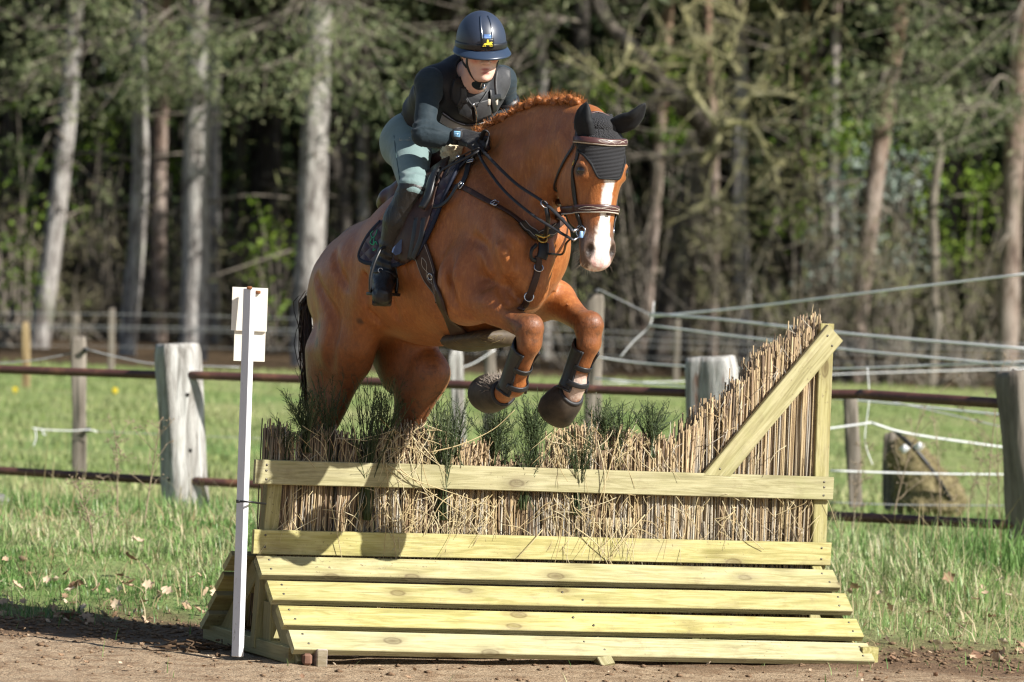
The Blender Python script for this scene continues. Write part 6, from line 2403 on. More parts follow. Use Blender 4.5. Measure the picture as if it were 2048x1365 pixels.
def head_parts(f):
    A = RH_AX
    e = lambda c, r, k=.02, sub=False: f.ell(RHD(*c), np.array(r) * HSC, A, k * HSC, sub)
    g = lambda a, b, ra, rb, la, lb, k=.02, sub=False: f.seg(RHD(*a), RHD(*b), ra * HSC, rb * HSC, A[0], la * HSC, lb * HSC, k * HSC, sub)
    e((0, -.015, .035), (.075, .098, .095))
    e((0, .015, -.030), (.064, .072, .085))
    e((0, .045, -.092), (.033, .036, .034), .03)
    for s in (1, -1):
        e((.036 * s, .055, -.022), (.028, .026, .024), .025)
        g((.058 * s, -.02, -.058), (.020 * s, .050, -.106), .018, .018, .015, .016, .03)
        e((.031 * s, .086, .006), (.017, .014, .010), .014, True)
        e((.031 * s, .074, .005), (.0135, .012, .010), .006)
        e((.078 * s, -.015, -.012), (.010, .020, .030), .008)
    g((0, .082, .010), (0, .106, -.030), .010, .014, .009, .014, .012)
    e((0, .112, -.034), (.0135, .012, .011), .007)
    for s in (1, -1): e((.0135 * s, .097, -.040), (.010, .009, .008), .005)
    e((0, .066, -.075), (.034, .022, .034), .02)
    g((-.017, .086, -.068), (.017, .086, -.068), .0065, .0065, .0065, .0065, .006)
    g((-.014, .086, -.082), (.014, .086, -.082), .0075, .0075, .0075, .0075, .006)
    g((-.024, .096, -.0750), (.024, .096, -.0750), .0034, .0034, .0034, .0034, .003, True)
    e((0, .074, -.108), (.021, .020, .017), .015)


rb = Field((-.78, 13.95, 1.28), (.22, 15.75, 2.62), .0065)
torso_parts(rb, -.010); arm_parts(rb, -.008); leg_parts(rb, -.008, which='tbf')
rb.seg(RK['nek'] + np.array((0, 0, -.03)), RHD(0, -.03, -.06), .056, .052, k=.04)
bv, bf = rb.surface(1)
# the head and neck on a finer grid, run down into the shoulders
rh = Field(RH_O - np.array((.16, .17, .27)), RH_O + np.array((.16, .17, .18)), .0030)
head_parts(rh)
rh.seg(RK['nek'] * .5 + RHD(0, -.03, -.06) * .5 + np.array((0, 0, -.05)), RHD(0, -.03, -.06), .056, .050, k=.03)
h_v, h_f = rh.surface(1)
bf = np.concatenate([bf, h_f + len(bv)]); bv = np.concatenate([bv, h_v])
head_parts(rb)
M_SKIN, _nt, _b = new_mat('skin')
_k = NB(_nt)
_n = _k.noise(_k.coord('Object'), 30, 4, .6)
_col = _k.ramp(_n, [(.3, (.68, .43, .34)), (.7, (.76, .51, .42))])
_col = _k.mix(_k.math('MULTIPLY', _k.attr('blush').outputs['Fac'], .75), _col, (.58, .20, .16))
_col = _k.mix(_k.math('MULTIPLY', _k.attr('lips').outputs['Fac'], .95), _col, (.36, .11, .10))
_col = _k.mix(_k.attr('lash').outputs['Fac'], _col, (.06, .035, .025))
_k.link(_col, _b.inputs['Base Color'])
_b.inputs['Roughness'].default_value = .5
_b.inputs['Subsurface Weight'].default_value = .12
_b.inputs['Subsurface Radius'].default_value = (.02, .008, .004)
rl = (bv - RH_O) @ RH_AX.T / HSC
cl_ = lambda c, r: smst(1.0, .3, np.linalg.norm((rl - np.array(c)) / np.array(r), axis=1))
blush = np.maximum.reduce([cl_((.042, .06, -.030), (.028, .05, .024)), cl_((-.042, .06, -.030), (.028, .05, .024)), .8 * cl_((0, .10, -.028), (.016, .03, .014))])
lips = np.maximum(cl_((0, .088, -.068), (.027, .03, .010)), cl_((0, .088, -.082), (.024, .03, .011)))
lash = np.maximum(cl_((.031, .085, .000), (.019, .02, .004)), cl_((-.031, .085, .000), (.019, .02, .004))) + np.maximum(cl_((.032, .085, .024), (.022, .03, .006)), cl_((-.032, .085, .024), (.022, .03, .006))) * .6
rider = mesh_obj('person', bv, bf, M_SKIN, None, True, {'blush': blush, 'lips': lips, 'lash': np.clip(lash, 0, 1)})
tag(rider, 'rider in black vest, navy helmet and sage breeches leaning forward on the jumping horse', 'person')


def cloth_mat(name, c1, c2, rough, wr, wscale, stretch=(1, 1, 1), sheen=.1, spec=.35):
    m, nt, b = new_mat(name)
    k = NB(nt)
    v = k.coord('Object', stretch)
    n = k.noise(v, wscale, 3, .5, .8)
    n2 = k.noise(k.coord('Object'), 260, 2, .5)
    k.link(k.ramp(k.noise(k.coord('Object'), 14, 4, .6), [(.3, c1), (.7, c2)]), b.inputs['Base Color'])
    b.inputs['Roughness'].default_value = rough
    b.inputs['Specular IOR Level'].default_value = spec
    b.inputs['Sheen Weight'].default_value = sheen
    k.bump(k.math('ADD', n, k.math('MULTIPLY', n2, .12)), wr, .02, b)
    return m


M_TOP = cloth_mat('teal_black_jersey', (.012, .022, .029), (.021, .034, .043), .72, .14, 26, (1, 1, 1.6), .1, .2)
M_BREECH = cloth_mat('sage_breeches', (.135, .200, .198), (.165, .238, .232), .7, .3, 13, (1, 1, 1), .15)
M_BOOTR = cloth_mat('worn_black_boot', (.008, .007, .0065), (.014, .012, .010), .45, .4, 26, (1, 1, .6), 0, .5)
M_VEST = cloth_mat('black_vest', (.007, .008, .010), (.013, .014, .017), .6, .12, 16, (1, 1, 1), .05, .35)
M_VPANEL = cloth_mat('grey_vest_panel', (.022, .023, .025), (.038, .039, .042), .55, .12, 30, (1, 1, 1), .1, .4)
M_SHIRT = cloth_mat('grey_under_shirt', (.18, .17, .19), (.24, .23, .25), .8, .4, 20)
M_GLOVE = cloth_mat('black_glove', (.011, .011, .012), (.024, .024, .027), .45, .3, 40)
M_HELM = simple('matt_navy_shell', (.021, .030, .052), (.026, .036, .062), 300, .45, .6, .05, .0005)
M_HELM2 = simple('glossy_blue_visor', (.022, .036, .066), (.026, .042, .075), 200, .33, .5, .03, .0005)
M_YELLOW = simple('yellow_emblem', (.78, .62, .05), (.70, .55, .04), 60, .5, .4, .1)

# long sleeved top
ft = Field((-.70, 13.95, 1.75), (.22, 15.75, 2.50), .0075)
torso_parts(ft, .0, nk=-.016); arm_parts(ft, .002)
ft.seg(RK['nek'] + np.array((0, 0, -.05)), RHD(0, -.060, -.140), .054, .047, k=.015)
tv, tf = ft.surface(2)
tn = ft.grad(tv, .012)
# sleeve folds
fold = np.zeros(len(tv))
for s in 'rl':
    for a, b, nf in ((RK[s + 'sh'], RK[s + 'el'], 9), (RK[s + 'el'], RK[s + 'wr'], 9)):
        u = unit(b - a); L = np.linalg.norm(b - a)
        t = (tv - a) @ u / L
        dist = np.linalg.norm(tv - a - np.outer(np.clip(t, 0, 1) * L, u), axis=1)
        w = (t > -.1) * (t < 1.05) * smst(.12, .07, dist)
        fold += w * np.sin(t * nf * 5.2 + vnoise(tv, 16, 2) * 5.5) * np.clip(vnoise(tv, 11, 4) + .25 + .5 * np.exp(-((t - .95) / .25) ** 2), 0, 1) * .0028
tv = tv + tn * fold[:, None]
top = mesh_obj('long_sleeved_top', tv, tf, M_TOP, rider)
# collar zip
zp = [RHD(.010, .015, -.150), RHD(.008, .035, -.180), RHD(.004, .055, -.22)]
zp, zn = ft.snap(np.array(zp), .003)
m = MB(); m.tube(spline(zp, 4), .003, 5); zpo = m.build('zip', M_STEEL, top)
m = MB(); m.box(zp[0] + np.array((.008, -.012, -.022)), np.eye(3), (.004, .003, .014), ch=.001); m.build('zip_pull', M_STEEL, zpo)
# breeches
fb = Field((-.80, 14.0, 1.55), (.20, 15.85, 2.38), .0075)
leg_parts(fb, .0, which='t')
fb.seg(RK['pel'], RK['wai'] * .45 + RK['pel'] * .55, .100, .100, HR, .15, .140, k=.05)
for s in 'rl':
    kn, an = RK[s + 'kn'], RK[s + 'an']
    fb.seg(kn, kn * .78 + an * .22, .046, .044, k=.03)
pv, pf = fb.surface(2)
pn = fb.grad(pv, .015)
wr = np.zeros(len(pv))
d = np.linalg.norm(pv - RK['rhip'], axis=1)
wr += smst(.22, .05, d) * np.sin(d * 120 + vnoise(pv, 10, 7) * 3) * .003
d = np.linalg.norm(pv - RK['rkn'], axis=1)
wr += smst(.14, .04, d) * np.sin(pv[:, 2] * 170 + vnoise(pv, 16, 8) * 3) * .0018
breeches = mesh_obj('breeches', pv + pn * wr[:, None], pf, M_BREECH, rider)
# seam and the small stitched label
sm = []
for px, py in ((788, 272), (791, 300), (797, 340), (803, 378)):
    dd = np.array(ray(px, py)); q_, h_ = fb.shoot([np.array((0, 0, CAM_H)) + dd * 13.5], dd, 2.6); sm.append(q_[0])
sq, sn = fb.snap(spline(sm, 6), .0005)
M_SEAM = simple('seam_thread', (.06, .10, .10), rough=.8, bump=0)
mesh_obj('seam', *tube_geo(sq, .0016, 4), M_SEAM, breeches)
bx = []
for px, py in ((799, 276), (820, 276), (820, 281), (799, 281), (799, 276)):
    dd = np.array(ray(px, py)); q_, h_ = fb.shoot([np.array((0, 0, CAM_H)) + dd * 13.5], dd, 2.6); bx.append(q_[0])
bx, _ = fb.snap(np.array(bx), .001)
mesh_obj('pocket_piping', *tube_geo(bx, .0012, 4), M_PIPING, breeches)
# tall boots
for s in 'rl':
    fo = Field(np.minimum(RK[s + 'kn'], RK[s + 'toe']) - .2, np.maximum(RK[s + 'kn'], RK[s + 'toe']) + .2, .0065)
    kn, an, toe = RK[s + 'kn'], RK[s + 'an'], RK[s + 'toe']
    top_ = kn * .985 + an * .015
    cf = kn * .60 + an * .40
    fo.seg(top_, cf, .061, .067, k=.02)
    fo.seg(cf - HF * .010, an, .066, .046, k=.03)
    fo.ell(an, (.046, .046, .05), k=.03)
    fo.seg(an, toe, .044, .036, k=.03)
    fo.seg(an - HF * .045 - np.array((0, 0, .03)), toe, .034, .032, k=.02)
    v_, f_ = fo.surface(2)
    n_ = fo.grad(v_, .01)
    t = (v_ - kn) @ unit(an - kn)
    L = np.linalg.norm(an - kn)
    w = smst(.55 * L, .85 * L, t) * smst(1.25 * L, 1.0 * L, t)
    v_ = v_ + n_ * (w * np.sin(t * 190 + vnoise(v_, 18, 3) * 2.5) * .0035)[:, None]
    bo = mesh_obj('riding_boot', v_, f_, M_BOOTR, rider)
    # spur strap and sole
    u = unit(toe - an)
    pts = [an + (HF * math.cos(a) + np.cross(HF, (0, 0, 1.)) * math.sin(a)) * .06 + np.array((0, 0, -.004 - .02 * math.cos(a))) for a in np.linspace(-2.4, 2.4, 22)]
    pts, nn = fo.snap(np.array(pts), .002)
    so = mesh_obj('spur_strap', *ribbon_geo(pts, nn, .014, .004), M_BLACK, bo)
    if s == 'r':
        dd = np.array(ray(761, 541)); q_, h_ = fo.shoot([np.array((0, 0, CAM_H)) + dd * 13.5], dd, 2.6)
        ring(q_[0] + np.array((0, -.006, 0)), (0, -1, .1), .0085, .0017, M_STEEL, so, 'spur_buckle')
    sl = [toe + u * .005 - np.array((0, 0, .012)), (an + toe) / 2 - np.array((0, 0, .030)) - HF * .01]
    mesh_obj('sole', *ribbon_geo(spline([sl[0] - np.array((0, 0, .014)), sl[1] - np.array((0, 0, .018)), an - HF * .05 - np.array((0, 0, .068))], 5), [np.array((0, 0, -1.))] * 11, .075, .012), M_GUARD, bo)

# body protector
fv = Field((-.62, 14.1, 1.95), (.16, 15.5, 2.48), .007)
torso_parts(fv, .022, k=.03)
K = RK
fv.ell(K['che'] + HF * .03, (.165, .15, .12), k=.03)
lowc = K['wai'] * .72 + K['che'] * .28
ud = unit(K['che'] - K['wai'])
# the hem, the neck opening and the armholes are cut out
fv.seg(K['pel'] - ud * .3, lowc - ud * .205, .205, .205, HR, .26, .26, k=.012, sub=True)
fv.seg(K['nek'] + HF * .02, RHD(0, .03, -.02), .062, .10, k=.015, sub=True)
fv.seg(K['nek'] + HF * .10 + np.array((0, 0, -.01)), K['nek'] + HF * .15 + np.array((0, 0, -.10)), .045, .02, k=.015, sub=True)
for s in 'rl':
    o = unit(K[s + 'sh'] - K['che'])
    fv.seg(K[s + 'sh'] + (HR if s == 'r' else -HR) * .035 + np.array((0, 0, -.02)), K[s + 'sh'] + (HR if s == 'r' else -HR) * .2, .060, .10, k=.012, sub=True)
    fv.seg(K[s + 'sh'] * .7 + K[s + 'el'] * .3, K[s + 'el'], .062, .066, k=.012, sub=True)
vv, vf = fv.surface(2)
vest = mesh_obj('body_protector', vv, vf, M_VEST, rider)


def on_vest(px, py, off=.0):
    dd = np.array(ray(px, py)); o = [np.array((0, 0, CAM_H)) + dd * 13.5]
    q_, h_ = fv.shoot(o, dd, 2.6); q2, h2 = ft.shoot(o, dd, 2.6)
    if h2[0] and (not h_[0] or q2[0][1] < q_[0][1] - .004): return q2[0]
    return q_[0]


def vest_panel(poly, name, mat, thick=.008, off=.0):
    top_, bot, lef, rig = poly
    g2 = coons(top_, bot, lef, rig, 12, 14)
    P3 = np.array([[on_vest(*g2[i, j]) for j in range(14)] for i in range(12)])
    # keep the patch on one sheet
    n3 = fv.grad(P3.reshape(-1, 3), .02).reshape(P3.shape)
    for _ in range(2):
        P3[1:-1, 1:-1] = .4 * P3[1:-1, 1:-1] + .15 * (P3[:-2, 1:-1] + P3[2:, 1:-1] + P3[1:-1, :-2] + P3[1:-1, 2:])
    V, F = shell_geo(P3 + n3 * off, n3, thick)
    return mesh_obj(name, V, F, mat, vest)


vest_panel(([(991, 141), (1004, 137), (1017, 142)], [(990, 193), (1000, 199), (1006, 193)], [(991, 141), (988, 165), (990, 193)], [(1017, 142), (1016, 170), (1006, 193)]), 'shoulder_pad', M_VPANEL, .010)
vest_panel(([(906, 160), (920, 155), (936, 160)], [(903, 200), (915, 212), (926, 205)], [(906, 160), (902, 180), (903, 200)], [(936, 160), (934, 185), (926, 205)]), 'shoulder_pad', M_VEST, .010)
for (poly, nm) in ((([(912, 196), (940, 205)], [(918, 226), (945, 240)], [(912, 196), (918, 226)], [(940, 205), (945, 240)]), 'chest_panel'),
                   (([(948, 206), (975, 200)], [(950, 241), (982, 228)], [(948, 206), (950, 241)], [(975, 200), (982, 228)]), 'chest_panel')):
    vest_panel(poly, nm, M_VPANEL, .007)
for pts in (((945, 206), (951, 225), (952, 244)), ((928, 190), (938, 204), (948, 214)), ((974, 182), (963, 198), (952, 212))):
    q, n_ = fv.snap(spline([on_vest(*p) for p in pts], 5), .009)
    mesh_obj('zip' if pts[0][0] == 945 else 'trim', *ribbon_geo(q, n_, .006, .003), M_VPANEL if pts[0][0] != 945 else M_STEEL, vest)
for pts, w in ((((922, 205), (934, 200)), .02), (((979, 196), (996, 194)), .02), (((980, 180), (982, 200), (986, 222)), .024), (((925, 175), (926, 195), (918, 214)), .024)):
    q, n_ = fv.snap(spline([on_vest(*p) for p in pts], 5), .008)
    mesh_obj('webbing', *ribbon_geo(q, n_, w, .004), M_BLACK, vest)
for px, py in ((978, 205), (993, 205)):
    q = on_vest(px, py)
    m = MB().box(q + np.array((0, -.010, 0)), np.eye(3), (.006, .003, .012), ch=.002); m.build('loop_tab', M_PIPING, vest)
# hem piping
q, n_ = fv.snap(spline([on_vest(*p) for p in ((884, 226), (905, 240), (930, 249), (952, 248), (975, 242), (992, 228))], 5), .003)
mesh_obj('hem', *tube_geo(q, .006, 6), M_BLACK, vest)
# pale shirt tail showing under the vest
vest_panel(([(886, 224), (913, 242), (948, 252)], [(880, 242), (905, 256), (938, 261)], [(886, 224), (880, 242)], [(948, 252), (938, 261)]), 'shirt_tail', M_SHIRT, .004, .003)
fsh = Field((-.5, 14.4, 1.95), (.1, 15.4, 2.3), .008)
fsh.seg(K['wai'] - ud * .02 + HF * .018, K['wai'] + ud * .10 + HF * .022, .108, .116, HR, .136, .150, k=.02)
shv, shf = fsh.surface(2)
mesh_obj('under_shirt', shv, shf, M_SHIRT, rider)
# armband on the left upper arm
a, b = K['lsh'], K['lel']
c = a + (b - a) * .62
mesh_obj('armband', *tube_geo([c - unit(b - a) * .014, c + unit(b - a) * .014], .052, 18), M_BLACK, rider)


# ---- gloved hands: palm, four bent fingers and a thumb closed on the reins
def glove(name, w, fdir, back, s):
    """w wrist point, fdir from wrist to knuckles, back = away from the back of the hand"""
    fdir = unit(fdir); back = unit(np.asarray(back) - fdir * np.dot(back, fdir)); ac = np.cross(fdir, back) * s   # across, towards the thumb
    f = Field(w - .16, w + .16, .0036)
    kn = w + fdir * .085
    f.seg(w - fdir * .025, w + fdir * .015, .030, .031, ac, .033, .034, k=.012)
    for i, o in enumerate((.030, .010, -.010, -.029)):
        f.seg(w + fdir * .01 + ac * o * .6, kn + ac * o - fdir * abs(o) * .25, .017, .0135, k=.012)
    for i, (o, L) in enumerate(((.031, 1.0), (.0105, 1.08), (-.0105, 1.02), (-.031, .86))):
        k0 = kn + ac * o - fdir * abs(o) * .25
        k1 = k0 + (fdir * .75 - back * .66) * .036 * L
        k2 = k1 + (-back * .90 - fdir * .45) * .026 * L
        k3 = k2 + (-fdir * .85 + back * .25) * .022 * L
        f.seg(k0, k1, .0115, .0102, k=.004); f.seg(k1, k2, .0102, .0094, k=.004); f.seg(k2, k3, .0094, .0086, k=.004)
        f.ell(k0 + back * .004, (.0105, .0105, .0105), k=.006)
    t0 = w + fdir * .025 + ac * .034 - back * .008
    t1 = t0 + fdir * .034 + ac * .016 - back * .012
    t2 = t1 + fdir * .030 - ac * .012 - back * .008
    f.seg(t0, t1, .015, .0120, k=.010); f.seg(t1, t2, .0120, .0105, k=.004)
    v_, q_ = f.surface(1)
    o = mesh_obj(name, v_, q_, M_GLOVE, rider)
    cuff = mesh_obj('cuff', *tube_geo([w - fdir * .03, w - fdir * .012, w + fdir * .004], [.036, .037, .035], 20, flat=.95), M_GLOVE, o)
    return kn - back * .022 + fdir * .006, ac


RFIST, rac = glove('glove', K['rwr'] + unit(K['rwr'] - K['rel']) * .035, P(950, 283, 14.72) - P(915, 274, 14.80), (-.35, -.55, .75), -1)
LFIST, lac = glove('glove', K['lwr'] + np.array((-.01, -.02, 0)), HF + np.array((-.25, 0, -.25)), (.75, .25, .65), 1)
# wristwatch
wd = unit(K['rwr'] - K['rel'])
wc = K['rwr'] + wd * .004
wat = mesh_obj('wristwatch', *tube_geo([wc - wd * .011, wc + wd * .011], .0315, 22), M_RUBBER, rider)
fn = unit(np.array((.12, -1, .25)) - wd * np.dot((.12, -1, .25), wd))
m = MB().tube([wc + fn * .026, wc + fn * .040], .0235, 22); face = m.build('watch_case', M_RUBBER, wat)
sx = unit(np.array((1, 0, 0.)) - fn * fn[0]); sy = np.cross(fn, sx) * -1
if sy[2] < 0: sy = -sy
M_LCD = simple('watch_display', (.16, .34, .52), (.20, .40, .58), 40, .25, .5, 0)
m = MB().box(wc + fn * .0405, (sx, sy, fn), (.0125, .0115, .001)); lcd = m.build('watch_display', M_LCD, wat)
m = MB()
for r_, seq in ((.0045, (-.008, -.0035, .001, .0055, .009)), (-.0035, (-.007, -.002, .004, .008))):
    for t in seq:
        m.box(wc + fn * .0420 + sx * t + sy * r_, (sx, sy, fn), (.0006, .0026, .0004))
        m.box(wc + fn * .0420 + sx * (t + .0013) + sy * (r_ + .002), (sx, sy, fn), (.0012, .0005, .0004))
m.build('digits', M_RUBBER, lcd)

# ---- helmet
helm = empty('helmet', RH_O, None, None)
del_keys = [helm.pop(k) for k in list(helm.keys())]
helm.parent = rider
helm.location = Vector(RH_O)


def HS(th, ph, g=0.0):
    """helmet shell point: ph down from the crown, th round from the brow"""
    r_ = np.array((.106 + g, .134 + g, .126 + g))
    return RHD(r_[0] * math.sin(th) * math.sin(ph), -.014 + r_[1] * math.cos(th) * math.sin(ph), .036 + r_[2] * math.cos(ph))


nth, nph = 48, 18
V = [HS(0, 0)]
for j in range(1, nph + 1):
    for i in range(nth):
        th = 2 * math.pi * i / nth
        phm = R(96) + R(13) * (1 - math.cos(th)) / 2
        V.append(HS(th, phm * j / nph))
F = [(0, 1 + i, 1 + (i + 1) % nth) for i in range(nth)]
for j in range(nph - 1):
    for i in range(nth):
        a = 1 + j * nth
        F.append((a + i, a + nth + i, a + nth + (i + 1) % nth, a + (i + 1) % nth))
F = [f[::-1] for f in F]
mesh_obj('shell', np.array(V), F, M_HELM, helm)
ths = np.linspace(0, 2 * math.pi, 60)
bd = np.array([HS(t, R(91) + R(11) * (1 - math.cos(t)) / 2, .001) for t in ths])
bn = np.array([unit(HS(t, R(88), .05) - HS(t, R(88))) for t in ths])
mesh_obj('rim_band', *ribbon_geo(bd, bn, .024, .004), M_BLACK, helm)
# wide visor
tv_ = np.linspace(-1.9, 1.9, 44)
P3 = np.zeros((44, 7, 3)); N3 = np.zeros_like(P3)
for i, t in enumerate(tv_):
    b0 = HS(t, R(99), .000)
    o_ = unit(HS(t, R(92), .05) - HS(t, R(92)))
    w_ = .029 * max(0, math.cos(t * .80)) ** 1.2 + .006
    for j in range(7):
        q = j / 6
        P3[i, j] = b0 + o_ * w_ * q - RH_AX[2] * (.024 * q ** 1.2 + .002)
        N3[i, j] = unit(RH_AX[2] + o_ * .7)
mesh_obj('visor', *shell_geo(P3, N3, .004), M_HELM2, helm)
# metal trim lines, blue plate and the yellow emblem on its black badge
for sgn in (-1, 1):
    ln = np.array([HS(R(10) * sgn * (1 + 1.1 * (1 - q)), R(24 + 56 * q), .0015) for q in np.linspace(0, 1, 18)])
    nn = np.array([unit(p - RHD(0, -.01, .02)) for p in ln])
    mesh_obj('trim_line', *ribbon_geo(ln, nn, .0045, .0022), M_STEEL, helm)
def facep(t, p, g): return HS(t, p, g)
def plate(name, th, ph0, ph1, g, thick, mat):
    P3 = np.array([[facep(t, p, g) for p in np.linspace(ph0, ph1, 6)] for t in np.linspace(-th, th, 8)])
    N3 = np.array([[unit(P3[i, j] - RHD(0, -.01, .02)) for j in range(6)] for i in range(8)])
    return mesh_obj(name, *shell_geo(P3, N3, thick), mat, helm)
plate('blue_plate', R(9), R(66), R(75), .002, .003, simple('blue_chrome', (.12, .26, .62), (.40, .55, .85), 40, .2, .6, 0, metal=.7))
plate('badge', R(14), R(74), R(91), .006, .004, M_BLACK)
# the emblem: a jumping horse with its rider
emb = [[(-.9, -.55), (-.5, -.35), (.1, -.42), (.55, -.3), (.95, -.55), (.80, -.15), (.62, .05), (.95, .10), (.80, .38), (.45, .32), (.15, .12), (-.35, .12), (-.7, -.05)],
       [(-.25, .14), (.12, .14), (.22, .50), (.05, .95), (-.15, .95), (-.20, .6)], [(-1.0, -.8), (.9, -.8), (.9, -.66), (-1.0, -.66)], [(-.6, -.64), (-.5, -.64), (-.35, -.30), (-.55, -.3)], [(.35, -.64), (.45, -.64), (.45, -.3), (.3, -.3)]]
m = MB()
for poly in emb:
    V = []
    for g in (.0105, .0125):
        for (x, y) in poly:
            V.append(HS(R(11) * x, R(82.5 - 7 * y), g))
    n = len(poly)
    m.add(V, [tuple(range(n, 2 * n))] + [(i, (i + 1) % n, n + (i + 1) % n, n + i) for i in range(n)])
m.build('emblem', M_YELLOW, helm, False)
# chin harness
for sgn in (-1, 1):
    q = spline([RHD(.082 * sgn, .03, -.012), RHD(.079 * sgn, .022, -.050), RHD(.058 * sgn, .035, -.095), RHD(.030 * sgn, .045, -.122), RHD(0, .048, -.130)], 5)
    q, n_ = rb.snap(q, .001)
    mesh_obj('chin_strap', *ribbon_geo(q, n_, .014, .003), M_BLACK, helm)
    q = spline([RHD(.085 * sgn, -.055, -.02), RHD(.080 * sgn, -.02, -.055), RHD(.072 * sgn, .018, -.075)], 5)
    q, n_ = rb.snap(q, .001)
    mesh_obj('rear_strap', *ribbon_geo(q, n_, .012, .003), M_BLACK, helm)
# hair at the nape
fh = Field(RH_O - .2, RH_O + .2, .008)
fh.ell(RHD(0, -.075, -.03), (.072, .05, .06), RH_AX, k=.02)
for s in (1, -1): fh.ell(RHD(.070 * s, -.03, -.005), (.016, .03, .03), RH_AX, k=.02)
hv_, hf2 = fh.surface(2)
mesh_obj('hair', hv_, hf2, simple('fair_hair', (.20, .12, .06), (.32, .21, .11), 60, .5, .4, .6, .004, (1, 1, .2)), rider)

# ---- stirrups (hung from the saddle)
for s in 'rl':
    an, toe = K[s + 'an'], K[s + 'toe']
    ball = an * .42 + toe * .58
    top_ = ball + np.array((.0, .0, .145)) - HF * .01
    lat = HR
    q = [ball + lat * .06 - np.array((0, 0, .03)), ball + lat * .062 + np.array((0, 0, .03)), ball + lat * .04 + np.array((0, 0, .10)), top_, ball - lat * .04 + np.array((0, 0, .10)), ball - lat * .062 + np.array((0, 0, .03)), ball - lat * .06 - np.array((0, 0, .03))]
    m = MB().tube(spline(q, 5), .0065, 8)
    m.box(ball - np.array((0, 0, .036)), (unit(HF), unit(HR), (0, 0, 1)), (.028, .062, .006), ch=.002)
    so = m.build('stirrup', M_BLACK, saddle)
    sgn = 1 if s == 'r' else -1
    a = Q(818, 470, .245 * sgn)
    mesh_obj('stirrup_leather', *ribbon_geo(spline([Q(848, 410, .235 * sgn), a, top_ - HR * sgn * .03], 6), [HR * sgn] * 13, .024, .004), M_BLACK, saddle)

# ---- reins
rein_c = P(1086, 408, 14.20)
for nm, pts, w in (('reins', [RFIST, P(985, 325, 14.55), P(1030, 372, 14.42), P(1078, 402, 14.25), P(1120, 440, 14.17), BIT[-1]], .010),):
    m = MB()
    m.tube(spline([RFIST, P(975, 312, 14.58), P(1030, 366, 14.43), P(1086, 404, 14.24), P(1122, 437, 14.17), P(1146, 463, 14.12)], 8), .0078, 8, flat=.6)
    rn = m.build('rein', M_RUBBER, bridle)
    m = MB()
    m.tube(spline([RFIST + np.array((0, 0, -.01)), P(962, 318, 14.60), P(1005, 378, 14.46), P(1058, 425, 14.26), P(1108, 458, 14.17), P(1147, 481, 14.12)], 8), .0068, 8, flat=.6)
    m.build('rein', M_RUBBER, bridle)
    m = MB()
    m.tube([P(1146, 463, 14.12), BIT[-1] + np.array((0, 0, .016))], .006, 7)
    m.tube([P(1147, 481, 14.12), BIT[-1] - np.array((0, 0, .018))], .005, 7)
    m.build('rein_hook', M_STEEL, bridle)
    ring(P(1089, 409, 14.21), (.5, -.6, .5), .0155, .0026, M_STEEL, bp_, 'martingale_ring')
    m = MB(); m.tube(spline([P(1092, 414, 14.21), P(1096, 440, 14.22), S(1090, 478)], 6), .005, 7, flat=1.8); m.build('martingale_fork', M_BLACK, bp_)
    m = MB()
    m.tube(spline([LFIST, P(1035, 300, 14.72), mirror(P(1040, 400, 14.45)), BIT[1]], 8), .007, 8, flat=.6)
    m.build('rein', M_RUBBER, bridle)
    # slack of the reins looped under the hands
    m = MB()
    m.tube(spline([RFIST, P(955, 303, 14.62), P(920, 322, 14.66), P(893, 335, 14.70), P(878, 350, 14.72), P(866, 395, 14.76), P(850, 405, 14.8)], 6), .0058, 7, flat=.5)
    m.build('rein_loop', M_RUBBER, bridle)
    m = MB()
    m.tube(spline([P(958, 296, 14.6), P(935, 306, 14.64), P(905, 326, 14.70), P(885, 372, 14.72), P(872, 408, 14.76), P(858, 430, 14.8)], 6), .005, 7, flat=.5)
    m.build('rein_loop', M_RUBBER, bridle)
    m = MB()
    m.tube(spline([RFIST + np.array((.0, 0, .02)), P(970, 262, 14.66), P(978, 270, 14.66), P(972, 296, 14.62), LFIST], 6), .010, 7, flat=.35)
    m.build('rein_loop', M_RUBBER, bridle)
# cream sheepskin at the pommel
ff = Field((-.6, 14.2, 1.8), (.2, 15.3, 2.3), .008)
ff.ell(Q(912, 305, .045), (.055, .055, .075), k=.02)
ff.ell(Q(905, 318, .08), (.04, .04, .065), k=.03)
v_, q_ = ff.surface(1)
v_ = v_ + ff.grad(v_) * (vnoise(v_, 70, 9) * .010)[:, None]
mesh_obj('fleece_pommel_pad', v_, q_, M_FLEECE, saddle)

